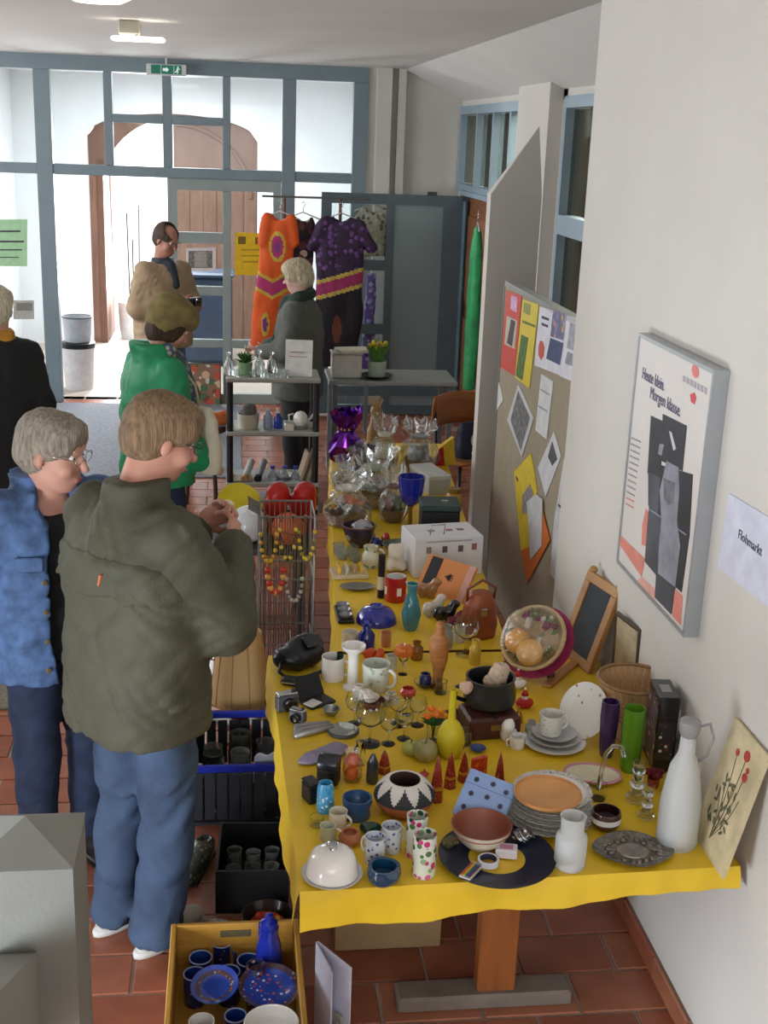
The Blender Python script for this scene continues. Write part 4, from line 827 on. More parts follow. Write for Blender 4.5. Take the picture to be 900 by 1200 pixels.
t, p, r, h = pot('tulip_glass', 'stem glass with red tulip bowl in front of the flower candle', 'glass', 477, 838, 20, 796, [(.7, 0), (.12, .05), (.1, .4), (.5, .5)], glassm, body='stem', n=20); lath('tulip', [(.3, 0), (.9, .35), (.95, .7), (.7, 1), (.6, 1), (.8, .6), (0, .2)], r, .032, mat('B83A2E', .25, coat=.4), t, 20, loc=(0, 0, h * .5))
t = thing('inkwell', 'dark blue inkwell standing in a clear glass dish', 'inkwell', P_(498, 805)); lath('dish', BOWL, .038, .022, glassm, t); lath('well', [(.9, 0), (1, .1), (1, .7), (.75, .9), (.8, 1), (.6, 1), (.5, .6), (0, .5)], .021, .046, mat('1E2560', .15, coat=.5), t, loc=(0, 0, .003))
# tall wooden figurine
t = thing('wooden_figurine', 'slim carved brown wooden figure standing among the glasses', 'figurine', P_(512, 806)); hh = H(512, 726, t.location); s = SDF()
s.chain([(0, 0, .012), (.003, 0, hh * .35), (-.002, 0, hh * .62), (0, 0, hh * .80)], [.018, .016, .021, .012]); s.ell((0, 0, hh * .91), (.013, .014, .019)); s.cap((-.02, 0, hh * .70), (-.018, -.012, hh * .45), .006, .005); s.cap((.02, 0, hh * .70), (.018, -.012, hh * .45), .006, .005); s.build('figure', wood('8A5228', 'B0743C', 14), t, h=.005); lath('base', [(1, 0), (1, 1), (0, 1)], .022, .012, wood('6A3E20', '8A5228', 14), t, 18)
t, p, r, h = pot('teal_vase', 'slender teal glazed vase beside the red mug', 'vase', 481, 738, 23, 684, [(.55, 0), (.8, .1), (1, .35), (.7, .65), (.42, .82), (.6, 1), (.5, 1), (.3, .8), (0, .3)], mat('3E7A86', .2, var=.25, scale=25, coat=.5), body='vase'); ring(t, 'lip', r * .56, h, .002, mat('6AA0A8', .2))
for u, v, c, lb, rz in ((507, 722, 'C9BFB0', 'white and brown china horse', .4), (521, 728, '1E1E20', 'black china horse beside the white one', .1), (500, 700, 'A5784E', 'brown china dog behind the china horses', -.3)):
    t = thing('china_animal', lb, 'figurine', P_(u, v), rz); s = SDF(); s.ell((0, 0, .040), (.030, .013, .015)); s.chain([(.022, 0, .045), (.035, 0, .070), (.05, 0, .068)], [.011, .009, .006])
    for x in (-.02, .02):
        for y in (-.008, .008): s.cap((x, y, .035), (x, y, .004), .006, .005)
    s.cap((-.028, 0, .045), (-.04, 0, .025), .005, .003); s.build('body', mat(c, .25, var=.2, scale=30, coat=.5), t, h=.004); MB().tube([(.026, 0, .058), (.034, 0, .080)], .003, 5).build('mane', mat('4A3424', .6), t)
pot('mug', 'red mug with white stripe behind the blue bowl', 'mug', 463, 703, 25, 675, [(.96, 0), (1, .02), (1, .30), (1, .62), (1, 1), (.92, 1), (.92, .05), (0, .04)], [mat('B3241C', .25, coat=.4, var=.06), white_c], hnd=(-.4, white_c), mi=lambda i, j: 1 if i == 2 and j % 7 in (0, 1) or i > 4 else 0)
t = thing('bear_jar', 'cream ceramic jar shaped like a seated bear', 'jar', P_(463, 668)); s = SDF(); s.ell((0, 0, .035), (.038, .034, .036)); s.ell((0, -.006, .084), (.030, .028, .026)); 
for x in (-.02, .02): s.ell((x, -.004, .108), (.010, .006, .010)); s.ell((x * 1.4, -.026, .018), (.013, .016, .012))
s.ell((0, -.03, .080), (.012, .010, .009)); s.build('jar', cream_c, t, h=.005); ring(t, 'collar', .026, .064, .005, mat('8A6A40', .5))
# dark cauldron mug with mouse handle on old leather cases
t = thing('leather_case', 'dark red-brown leather case under the black mouse pot', 'case', P_(572, 856), .12); MB().box((0, 0, .036), (.165, .13, .072), b=.008).build('shell', mat('4A2420', .4, var=.25, scale=18, bump=.2, bscale=80), t); MB().box((0, -.0658, .042), (.03, .002, .018)).build('clasp', mat('9A8250', .3, .8), t); MB().box((0, 0, .0725), (.012, .132, .002)).build('strap', mat('33211C', .5), t)
t = thing('mouse_pot', 'large black pot with a mouse on its handle, on a leather case', 'pot', P_(573, 825, T + .0745), .1); k = mpp(t.location); R = 31 * k; hp = .095
lath('pot', [(.8, 0), (.98, .15), (1, .5), (.9, .85), (.94, 1), (.86, 1), (.82, .8), (.88, .4), (0, .15)], R, hp, mat('202022', .3, var=.15, coat=.3), t)
MB().tube([(-R * .9, -.005, hp * .8), (-R * 1.35, -.01, hp * .75), (-R * 1.4, -.01, hp * .4), (-R * .95, -.005, hp * .2)], .007, 8).build('handle', black_m, t, True); s = SDF(); s.ell((-R * 1.05, -.03, hp * .72), (.012, .014, .012)); s.ell((-R * 1.05 - .012, -.028, hp * .72 + .014), (.007, .004, .007)); s.ell((-R * 1.05 + .012, -.028, hp * .72 + .014), (.007, .004, .007)); s.build('mouse', mat('C9A890', .5), t, h=.003)
t = thing('plush_heap', 'knitted cream plush animal sitting in the mouse pot', 'toy', P_(573, 825, T + .0745)); t.location = (P_(573, 825, T + .0745)) + Vector((.015, .01, .060)); s = SDF(); s.ell((0, 0, .012), (.036, .03, .026)); s.ell((.015, -.008, .045), (.022, .02, .02)); s.ell((.03, -.008, .062), (.008, .005, .010)); s.ell((.002, -.008, .062), (.008, .005, .010)); s.build('body', mat('C2AC94', .9, var=.2, scale=60), t, h=.004, wr=.003, wf=150); MB().ball((.018, -.028, .045), .003, 8, 6).build('nose', black_m, t)
t = thing('china_cat', 'white china cat figurine in front of the leather case', 'figurine', P_(592, 868), .3); s = SDF(); s.ell((0, 0, .022), (.016, .020, .022)); s.ell((0, -.012, .052), (.013, .013, .013)); s.cap((-.008, -.012, .060), (-.010, -.012, .072), .004, .001); s.cap((.008, -.012, .060), (.010, -.012, .072), .004, .001); s.chain([(.012, .015, .008), (.028, .010, .012), (.032, 0, .026)], [.005, .004, .003]); s.build('body', white_c, t, h=.003)
for u, v, lb in ((606, 806, 'small red and white snowman figurine behind the china cat'), (614, 829, 'small red Santa figurine with white arms beside the cat')):
    t = thing('winter_figurine', lb, 'figurine', P_(u, v)); s = SDF(); s.ell((0, 0, .015), (.016, .015, .016)); s.ell((.018, -.004, .02), (.009, .008, .008)); s.ell((-.018, -.004, .02), (.009, .008, .008)); s.build('body', mat('B3221E', .5) if '29' in str(v) else white_c, t, h=.003); MB().ball((0, -.002, .038), .012, 12, 8).build('head', mat('E2DCD4', .5), t, True); MB().lathe([(.0125, 0), (.009, .010), (1e-5, .022)], 12, (0, 0, .044)).build('hat', mat('B3221E', .6), t, True); MB().ball((0, 0, .067), .0045, 8, 6).build('bobble', white_c, t, True)
t = thing('gnome', 'tiny gnome with green cap beside the wooden slat', 'figurine', P_(645, 796)); s = SDF(); s.ell((0, 0, .016), (.015, .013, .017)); s.build('body', mat('5A4438', .6), t, h=.003); MB().ball((0, -.003, .038), .011, 12, 8).build('head', mat('D8BFA8', .5), t, True); MB().ball((0, 0, .046), (.013, .013, .012), 12, 8).build('cap', mat('1E6A54', .6), t, True)
# ================================================================== BOOK, CARTON AND BAG BETWEEN THE TABLES
A, B, C_, D = P_(486, 690), P_(541, 708), None, None
t, W, Hh = leaning('picture_book', 'open orange and black picture book propped against the white carton', 'book', A, B, B + Vector((.03, .10, .13)), A + Vector((.03, .10, .13)), .012, mat('D98A4A', .5, var=.05))
MB().bb((.02, .004, .0003), (.075, Hh - .004, .0012)).build('black_panel', mat('1B1A1C', .5), t); b = MB()
for i in range(9): a = i * .7; b.box((W * .56 + .006 * math.cos(a), Hh * .55 + .004 * math.sin(a * 2), .0008), (.030, .004, .001), R=Matrix.Rotation(a, 3, 'Z'))
b.build('brush_mark', mat('1B1A1C', .5), t); MB().bb((W * .86, .0, .0003), (W * .99, Hh, .0012)).build('pink_edge', mat('D8A594', .5), t)
t = thing('printed_carton', 'white carton with grey print and wire handle on the far table', 'carton', (0, 0, T)); 
c0, c1 = P_(493, 680), P_(566, 705); ang = math.atan2(c1.y - c0.y, c1.x - c0.x); W = (c1 - c0).length * 1.05; mid = (c0 + c1) / 2
t.location = (mid.x + .0, mid.y + .27, T); t.rotation_euler = (0, 0, .16); W = .30
MB().box((0, 0, .085), (W, .20, .17), b=.003).build('carton', mat('DCDCE0', .6, var=.03), t)
for x, z, c in ((-.09, .12, '8A8488'), (-.02, .12, '55504E'), (.05, .12, '6A5A58'), (.11, .125, '9A5A58')): MB().box((x, -.1005, z), (.022, .001, .028)).build('printed_motif', mat(c, .6), t)
for i in range(3): MB().box((0, -.1005, .155 - .0 * i), (.2, .001, .006)).build('printed_line', mat('A5A3AA', .6), t) if i == 0 else None
for x, c in ((-.05, '9A8A8A'), (.03, 'A86A60'), (.08, '6E6A70')): MB().box((x, 0, .1705), (.03, .025, .001)).build('printed_motif', mat(c, .6), t)
MB().tube([(-.07, -.05, .168), (-.07, -.06, .215), (-.01, -.06, .215), (-.01, -.05, .168)], .003, 6).build('wire_handle', silver, t, True)
t = thing('leather_bag', 'rounded tan leather bag standing between carton and straw basket', 'bag', P_(560, 745), .15); s = SDF(); s.loft([(.0, 0, 0, .062, .045), (.05, 0, 0, .07, .05), (.13, 0, 0, .06, .042), (.175, 0, 0, .035, .028)], k=.02); s.build('body', mat('8A4526', .4, var=.2, scale=12, bump=.15, bscale=90), t, h=.006, wr=.003, wf=40); MB().tube([(-.05, 0, .13), (-.055, -.01, .19), (0, -.015, .225), (.055, -.01, .19), (.05, 0, .13)], .006, 6).build('strap', mat('6A3018', .45), t, True)
MB().box((0, -.048, .11), (.024, .006, .03), b=.002).build('buckle', silver, t)
s = SDF(); s.ell((0, 0, .02), (.06, .035, .022)); s.ell((.02, .02, .035), (.035, .03, .02)); o = s.build('folded_cloth', mat('6A2430', .8, var=.2, scale=20), h=.005, wr=.006, wf=70); o.location = P_(541, 735); tag(o, 'crumpled maroon cloth in front of the tan leather bag', 'cloth')
# ================================================================== FAR TABLE WITH WRAPPED GIFTS
cello = clear('F6F8F8', .17, .10, .6, 30, .03)
def wrap(t, r, h, tint=cello, seed=0, neck=.62, flare=.75, jit=.2):
    rnd = random.Random(seed); n = 22; pr = [(.7, 0), (.98, .07), (1.08, .2), (1.05, .34), (.85, .48), (.48, .58), (.55, .66), (.7, .76), (.85, .88), (.95, 1.0)]
    vs = []; fs = []
    for i, (a_, z_) in enumerate(pr):
        for j in range(n):
            q = 2 * math.pi * j / n + rnd.uniform(-.08, .08); k_ = 1 + (rnd.uniform(-jit, jit) if i > 0 else 0) + (.16 * math.cos(j * math.pi) if i > 5 else .05 * math.cos(j * math.pi))
            vs.append((a_ * r * k_ * math.cos(q), a_ * r * k_ * math.sin(q), z_ * h * (1 + (rnd.uniform(-.12, .05) if i > 6 else rnd.uniform(-.03, .03) if i > 0 else 0))))
    for i in range(len(pr) - 1):
        for j in range(n): q = (j + 1) % n; fs += [(i * n + j, i * n + q, (i + 1) * n + q), (i * n + j, (i + 1) * n + q, (i + 1) * n + j)]
    return MB().add(vs, fs).build('wrapper', tint, t)
def nocap(o):                                         # open the top of a wrapper
    return o
def gift(name, label, cat, u, v, w, vt, cols, seed, filler='flowers', z=T, tint=None):
    t = thing(name, label, cat, P_(u, v, z), seed * .7); k = mpp(t.location); r = w * k / 2; h = H(u, vt, t.location); rnd = random.Random(seed)
    lath('basket', [(.6, 0), (.8, .5), (.86, 1), (.78, 1), (.7, .4), (0, .3)], r, h * .22, wood('6A4A30', '8C6A44', 40), t, 20)
    if filler == 'flowers':
        b = MB()
        for i in range(11): a = i * 2.4; q = r * .65 * math.sqrt(i / 11); rose(b, (q * math.cos(a), q * math.sin(a), h * (.46 - .014 * i)), r * .30, i % len(cols))
        o = b.build('blossoms', [mat(c, .6, var=.2, scale=60) for c in cols], t, True); o['kind'] = 'stuff'
        b = MB()
        for i in range(22): a = i * 2.4; leaf(b, (0, 0, h * .2), (math.cos(a), math.sin(a), .5 + .6 * rnd.random()), r * 1.0, r * .16)
        b.build('leaves', green_l, t)['kind'] = 'stuff'
    elif filler == 'jars':
        for i in range(3): a = i * 2.1 + seed; o = lath('jar', [(.9, 0), (1, .1), (1, .75), (.7, .85), (.75, 1), (0, 1)], r * .32, h * .36, mat(cols[i % len(cols)], .25, coat=.4), t, 16, loc=(r * .36 * math.cos(a), r * .36 * math.sin(a), h * .1))
    else:
        s = SDF()
        for i in range(4): a = i * 1.7 + seed; s.ell((r * .3 * math.cos(a), r * .3 * math.sin(a), h * (.24 + .05 * i)), (r * .42, r * .38, h * .16), k=.01)
        s.build('contents', mat(cols[0], .6, var=.4, scale=25), t, h=r * .09, wr=r * .05, wf=3 / r)
    wrap(t, r, h, tint or cello, seed); lath('ribbon', [(.46, 0), (.5, .5), (.46, 1)], r, h * .05, mat(cols[-1], .4), t, 14, loc=(0, 0, h * .60)); return t
purple_foil = mat('6A2A96', .12, metal=.85, var=.3, scale=30); navy_foil = mat('262C5E', .2, metal=.6, var=.25, scale=30)
gift('gift_basket', 'gift basket wrapped in shiny purple foil at the end of the far table', 'gift', 405, 541, 36, 478, ['7A3AA8', 'C9A23A'], 1, 'heap', tint=purple_foil)
gift('gift_basket', 'small gift wrapped in navy foil beside the purple foil gift', 'gift', 424, 556, 28, 522, ['2A3066', '3A4490'], 2, 'heap', tint=navy_foil)
gift('gift_basket', 'cellophane gift with cream and yellow contents behind the blue vase', 'gift', 449, 548, 32, 485, ['D6CC9A', 'C9B85A', 'E0DAC0'], 3, 'jars')
gift('gift_basket', 'large silver cellophane gift beside the yellow pennant', 'gift', 490, 550, 40, 488, ['9A9C9E', 'C9CCD0', '7A7C80'], 4, 'jars')
gift('gift_basket', 'large white cellophane bouquet in the middle of the far table', 'gift', 436, 592, 56, 520, ['D8D2CC', 'C9A8A0', '9AA88A'], 5)
gift('gift_basket', 'wrapped orange flower arrangement at the yellow table edge', 'gift', 407, 615, 52, 545, ['D8742A', 'E0B03A', 'D8D0C4'], 6)
gift('gift_basket', 'green bottle bouquet wrapped in cellophane beside the blue goblet', 'gift', 460, 610, 32, 545, ['4A5A3A', '6A7A4A', '7A4A4A'], 7, 'jars')
gift('gift_basket', 'small clear wrapped flowers between orange arrangement and navy foil', 'gift', 403, 572, 24, 532, ['B0603A', 'C9B090', '7A8A6A'], 8)
t = thing('straw_owl', 'woven straw doll standing behind the navy foil gift', 'doll', P_(439, 530)); hh = H(439, 464, t.location); s = SDF(); s.loft([(0, 0, 0, .055, .045), (hh * .4, 0, 0, .045, .04), (hh * .62, 0, 0, .03, .03)], k=.02); s.ell((0, 0, hh * .75), (.032, .03, .036)); s.build('body', wood('7A5A34', 'B08A54', 40), t, h=.008, wr=.004, wf=80); b = MB()
for i in range(14): a = i * .45; b.tube([(.02 * math.cos(a), .02 * math.sin(a), hh * .80), (.04 * math.cos(a), .04 * math.sin(a), hh * (.93 + .02 * (i % 4)))], .003, 4)
b.build('straw_tuft', wood('9A7A48', 'C4A468', 40), t)['kind'] = 'stuff'
t = thing('blue_goblet', 'cobalt blue pleated goblet on gilt foot', 'goblet', P_(480, 620)); hh = H(480, 558, t.location); k = mpp(t.location); lath('bowl', [(.3, .45), (.7, .52), (.95, .7), (1.1, 1), (1.0, 1), (.85, .7), (0, .52)], 14 * k, hh, mat('26309A', .12, trans=.2, coat=.5), t, 36, wob=lambda a, i: 1 + .05 * math.cos(12 * a)); lath('foot', [(.7, 0), (.65, .04), (.2, .1), (.18, .4), (.32, .45), (0, .45)], 14 * k, hh, mat('A8863A', .3, metal=.8), t, 20)
t = thing('grey_box', 'long pale grey box lying behind the black chest', 'box', P_(503, 572), .25); MB().box((0, 0, .04), (.12, .26, .08), b=.003).build('base', mat('A9ADAC', .5), t); MB().box((0, 0, .09), (.126, .266, .022), b=.003).build('lid', mat('BFC3C1', .5), t)
t = thing('black_chest', 'black chest with dark green lid on the far table', 'chest', P_(513, 636), -.08); MB().box((0, 0, .085), (.17, .16, .17), b=.004).build('body', mat('17181A', .5), t); MB().box((0, 0, .184), (.178, .168, .026), b=.006).build('lid', mat('2C3F3A', .45), t); MB().box((.02, 0, .199), (.03, .02, .004)).build('clasp', silver, t)
t = thing('pennant_box', 'red and yellow triangular carton leaning beside the silver gift', 'carton', P_(520, 545), .3); MB().prism([(-.07, 0), (.07, 0), (.05, .16), (-.04, .10)], .03, M=Matrix.Translation((0, .02, 0)) @ Matrix.Rotation(math.pi / 2, 4, 'X')).build('carton', mat('D8B22A', .5), t); MB().prism([(-.068, .002), (.0, .002), (-.015, .11), (-.04, .098)], .002, M=Matrix.Translation((0, -.0101, 0)) @ Matrix.Rotation(math.pi / 2, 4, 'X')).build('red_side', mat('B3241C', .5), t)
t, p, r, h = pot('honey_jar', 'amber jar with yellow label behind the black chest', 'jar', 531, 600, 18, 572, [(.9, 0), (1, .08), (1, .72), (.8, .82), (0, .82)], mat('B08A34', .25, var=.1, coat=.3), body='jar'); lath('lid', [(.85, .82), (.85, 1), (0, 1)], r, h, mat('8A6A2A', .35, .4), t, 18)
t, p, r, h = pot('fruit_bowl', 'dark blue and brown glazed bowl by the cloth edge', 'bowl', 420, 640, 40, 615, BOWL, mat('2A2438', .2, var=.4, scale=18, coat=.5), body='bowl'); ring(t, 'rim', r * .97, h, .004, mat('5A3828', .3))
t = thing('cello_sheet', 'folded clear cellophane lying in the dark blue bowl', 'cellophane', p + Vector((0, 0, .022))); s = SDF(); s.ell((0, 0, .03), (.06, .05, .03)); s.ell((.02, .02, .055), (.04, .035, .03)); s.build('sheet', clear('EEF0F4', .4, .1, .8, 40, .2), t, h=.009, wr=.02, wf=70)
for i, (u, v, c, lb) in enumerate(((441, 640, '2A3A9A', 'small blue and red toy car between dark bowl and oval dish'), (452, 634, 'B3242A', 'small red toy car beside the oval green dish'))):
    t = thing('toy_car', lb, 'toy', P_(u, v), .5 + i); s = SDF(); s.ell((0, 0, .018), (.032, .016, .012), k=.01); s.ell((-.004, 0, .030), (.018, .014, .012), k=.01); s.build('body', mat(c, .25, coat=.5), t, h=.004)
    for x in (-.018, .018):
        for y in (-.016, .016): MB().lathe([(.008, -.003), (.008, .003)], 10, M=Matrix.Translation((x, y, .008)) @ Matrix.Rotation(math.pi / 2, 4, 'X')).build('wheel', black_m, t)
t, p, r, h = pot('fruit_dish', 'wide green-grey oval dish holding brown nuts', 'dish', 472, 648, 50, 632, BOWL, mat('5F6A58', .3, var=.2, coat=.4), sy=.75, body='dish', h=.045)
for i in range(9): a = i * 2.4; q = r * .4 * math.sqrt(i / 9); MB().ball((q * math.cos(a), q * .7 * math.sin(a), .030 + .004 * (i % 3)), (.014, .012, .012), 8, 6).build('nut', mat('7A4E2A', .6, var=.2), t, True)
t = thing('glass_heap', 'cluster of clear glass votives near the far table edge', 'glassware', P_(401, 655))
for i, (x, y) in enumerate(((0, 0), (.05, .03), (-.01, .065), (.055, -.035))): lath('votive', CUP, .025, .05, mat('DDE3E2', .05, trans=.9, var=0), t, 18, loc=(x, y, 0))
pot('jug', 'small cream and green jug between dark bowl and white cup', 'jug', 434, 665, 22, 640, [(.7, 0), (1, .3), (.9, .6), (.62, .8), (.8, 1), (.7, 1), (.5, .8), (0, .1)], spots('D0CCB0', ['4E8A6A', 'C9B27A'], 30, .3), hnd=(.2, cream_c))
t = thing('card_tray', 'shallow cream tray of paper cards at the near end of the far table', 'tray', P_(409, 674), .05); MB().box((0, 0, .010), (.15, .11, .02), b=.003).build('tray', mat('C9B994', .6), t)
for i in range(4): MB().box((-.045 + i * .03, 0, .03), (.006, .09, .03), R=Matrix.Rotation(.35, 3, 'Y')).build('card', mat(['D9A52A', 'D6CDB6', 'B89A6A', 'E0B43A'][i], .6), t)
t = thing('dark_candle', 'tall narrow black and cream candle beside the red mug', 'candle', P_(446, 700)); hh = H(446, 650, t.location); MB().lathe([(.014, 0), (.014, hh)], 14).build('candle', mat('1E1A1C', .4), t, 40); MB().lathe([(.0145, hh * .2), (.0145, hh * .5)], 14).build('band', cream_c, t, 40)
# ================================================================== BEHIND THE FAR TABLE: chair, bag, side table
cw = wood('8A4E22', 'A8642E', 7, (.8, 6, 6), .35)
t = thing('wooden_chair', 'brown plywood chair with curved back behind the far table', 'chair', (1.60, 7.75, 0), .35)
MB().grid(lambda u, v: (-.21 + .42 * u, .20 + .06 * math.cos((u - .5) * 3) - .10 * v * .3, .62 + .22 * v + .02 * math.sin(u * 3.14)), 12, 4).build('backrest', cw, t, True, solid=.012); MB().grid(lambda u, v: (-.20 + .4 * u, -.2 + .4 * v, .455 + .012 * math.cos(v * 6)), 8, 8).build('seat', cw, t, True, solid=.014)
for sx in (-1, 1):
    MB().tube([(sx * .19, -.17, 0), (sx * .18, -.15, .445)], .013, 8).build('leg', mat('3A3A3C', .3, .8), t, True); MB().tube([(sx * .20, .24, 0), (sx * .18, .17, .45), (sx * .18, .215, .80)], .013, 8).build('leg', mat('3A3A3C', .3, .8), t, True)
t = thing('shopping_bag', 'navy bag with white round emblem standing on the plywood chair', 'bag', (1.60, 7.72, .47), .35); s = SDF(); s.loft([(0, 0, 0, .12, .05), (.08, 0, 0, .125, .055), (.2, 0, 0, .12, .045), (.24, 0, 0, .115, .02)], k=.01, p=4); s.build('body', mat('1E2338', .6), t, h=.012, wr=.006, wf=30)
MB().lathe([(.055, 0), (.058, .002), (.038, .003), (.035, 0)], 24, M=Matrix.Translation((-.0, -.056, .13)) @ Matrix.Rotation(math.pi / 2, 4, 'X')).build('emblem', mat('C9CBD2', .5), t); MB().box((0, -.056, .04), (.09, .003, .012)).build('emblem_line', mat('C9CBD2', .5), t)
t = thing('side_table', 'grey folding table with flower pot behind the shelf rack', 'table', (1.20, 9.02, 0)); 
MB().box((0, 0, .745), (.95, .5, .03), b=.004).build('tabletop', mat('8E928E', .5), t)
for x in (-.43, .43):
    for y in (-.2, .2): MB().box((x, y, .365), (.035, .035, .73)).build('leg', mat('6E7578', .45), t)
MB().box((-.2, -.22, .55), (.03, .02, .36)).build('brace', mat('6E7578', .45), t)
ZT = .76
def on_side(u, dy=0): p = at_y(u, 450, 9.0 + dy); return Vector((p.x, 9.0 + dy, ZT))
t = thing('daffodil_pot', 'pot of yellow daffodils on a dark saucer, on the folding table', 'plant', on_side(441, -.1)); lath('saucer', PLATE, .12, .03, mat('3A2A20', .5), t); lath('pot', CUP, .07, .12, mat('9CAF9A', .5), t, loc=(0, 0, .012)); b = MB(); rnd = random.Random(8)
for i in range(40): a = i * 2.4; leaf(b, (.03 * math.cos(a), .03 * math.sin(a), .12), (.5 * math.cos(a), .5 * math.sin(a), 1.1), .15 + .05 * rnd.random(), .010, 0)
b.build('leaves', mat('4E7A2C', .5, var=.25, scale=40), t)['kind'] = 'stuff'
b = MB()
for i in range(12): a = i * 2.4; q = .03 + .05 * rnd.random(); b.ball((q * math.cos(a), q * math.sin(a), .22 + .05 * rnd.random()), (.016, .016, .018), 7, 5)
b.build('blossoms', mat('E3C02E', .5, var=.15), t, True)['kind'] = 'stuff'
t = thing('white_box', 'white open tub standing left on the folding table', 'tub', on_side(405, -.05)); MB().box((0, 0, .09), (.22, .16, .18), b=.012).build('tub', mat('C9C6BC', .5), t); MB().box((0, 0, .182), (.235, .175, .012), b=.004).build('rim', mat('B4B2AA', .5), t)
o = MB().box((0, 0, .01), (.24, .18, .02), b=.003).build('folded_paper', mat('CDC7B4', .7), None, None, on_side(405, -.05) + Vector((.05, 0, .190)), (0, .0, .2)); tag(o, 'folded cream paper lying over the white tub', 'paper')
# ================================================================== GREY SHELF RACK
RX0, RX1, RY = -.02, .60, 7.95
t = thing('shelf_rack', 'low grey plastic shelf rack with black posts', 'shelf', (0, 0, 0)); shm = mat('9A9C94', .5, var=.06, scale=10); SH = [.10, .40, .66, .935]
SZ = [H_ for H_ in (.06, at_y(265, 566, RY).z, at_y(265, 506, RY).z, at_y(265, 443, RY).z)]
for z in SZ: MB().bb((RX0, RY, z - .03), (RX1, RY + .36, z), b=.006).build('shelf', shm, t)
for x in (RX0 + .025, RX1 - .025):
    for y in (RY + .025, RY + .335):
        for k_ in range(3): MB().lathe([(.022, 0), (.022, SZ[k_ + 1] - SZ[k_] - .03)], 12, (x, y, SZ[k_])).build('post', black_m, t, 40)
        MB().lathe([(.022, 0), (.022, .03)], 12, (x, y, 0)).build('foot', black_m, t, 40)
def on_sh(u, k, dy=.1): p = at_y(u, 500, RY + dy); return Vector((p.x, RY + dy, SZ[k]))
# top shelf
b = MB()
t = thing('plant_pot', 'green potted plant on top of the shelf rack', 'plant', on_sh(287, 3, .15)); lath('pot', CUP, .05, .08, mat('8FAE84', .4), t, 20); b = MB()
for i in range(30): a = i * 2.4; leaf(b, (0, 0, .07), (math.cos(a), math.sin(a), .5 + (i % 5) * .3), .09, .018)
b.build('leaves', green_l, t)['kind'] = 'stuff'
for i, (u, dy, c, hh, lb) in enumerate(((268, .10, 'DDE2E0', .16, 'clear decanter at the left end of the shelf rack top, beside the plant'), (304, .12, 'E2E4E2', .17, 'clear decanter between plant and paper sign on the rack top'), (318, .22, 'D6DAD8', .14, 'clear carafe behind the paper sign on the rack top'))):
    t = thing('decanter', lb, 'bottle', on_sh(u, 3, dy)); lath('glass', [(.9, 0), (1, .1), (.95, .45), (.4, .7), (.35, .85), (.5, .88), (.28, .88), (.3, .7), (0, .2)], .035, hh, glassm, t, 18); lath('stopper', [(.25, .86), (.45, .92), (.3, 1), (0, 1)], .035, hh, glassm, t, 12)
for i, u in enumerate((277, 296, 308, 326, 334)):
    o = lath('tumbler', CUP, .022, .05, glassm, None, 16, loc=on_sh(u, 3, .05)); tag(o, 'small clear tumbler in the front row on the rack top', 'glass', 'tumblers on the rack')
t = thing('paper_sign', 'white handwritten paper standing on the shelf rack', 'sign', on_sh(349, 3, .10), -.15); MB().box((0, 0, .12), (.18, .004, .24), R=Matrix.Rotation(-.15, 3, 'X')).build('sheet', mat('DCDDDA', .7), t)
for i, w in enumerate((.10, .12, .08)): MB().box((-.01 + .004 * i, -.0005 + .0, .16 - .03 * i), (w, .006, .004), R=Matrix.Rotation(-.15, 3, 'X')).build('writing', mat('A97A8A', .7), t)
# second shelf
t = thing('cream_planter', 'cream tub holding a grey plush cushion on the middle shelf', 'tub', on_sh(291, 2, .12)); lath('tub', CUP, .075, .10, mat('C4BFAE', .5), t); s = SDF(); s.ell((0, 0, .12), (.055, .05, .05)); s.build('cushion', mat('6E6E6C', .9, var=.2), t, h=.01, wr=.01, wf=60)
for u, c, hh, lb in ((326, '1F3FA8', .11, 'royal blue bottle on the middle rack shelf'), (314, '9AA6C4', .13, 'pale blue and white jar on the middle rack shelf')):
    t = thing('bottle', lb, 'bottle', on_sh(u, 2, .12)); lath('bottle', [(.9, 0), (1, .1), (1, .6), (.45, .8), (.5, .95), (0, .95)], .032, hh, mat(c, .15, coat=.5, var=.2, scale=20), t, 18); lath('cap', [(.5, .92), (.5, 1.05), (0, 1.05)], .032, hh, white_c, t, 12)
t = thing('teapot', 'white teapot on a grey stand on the middle rack shelf', 'teapot', on_sh(352, 2, .12)); lath('body', [(.6, 0), (1, .3), (.95, .65), (.6, .88), (.5, .92), (0, 1)], .05, .10, white_c, t, 24, loc=(0, 0, .02)); lath('stand', [(1, 0), (1, 1), (0, 1)], .05, .02, mat('8A887E', .5), t, 20); MB().tube([(.04, 0, .05), (.07, 0, .07), (.085, 0, .10)], [.012, .009, .006], 8).build('spout', white_c, t, True); MB().tube([(-.045, 0, .10), (-.08, 0, .09), (-.075, 0, .05), (-.045, 0, .04)], .006, 6).build('handle', white_c, t, True)
o = blk('small_box', 'small cream box beside the teapot on the middle rack shelf', 'box', 336, 500, (.06, .05, .04), cream_c); o.location = on_sh(339, 2, .06)
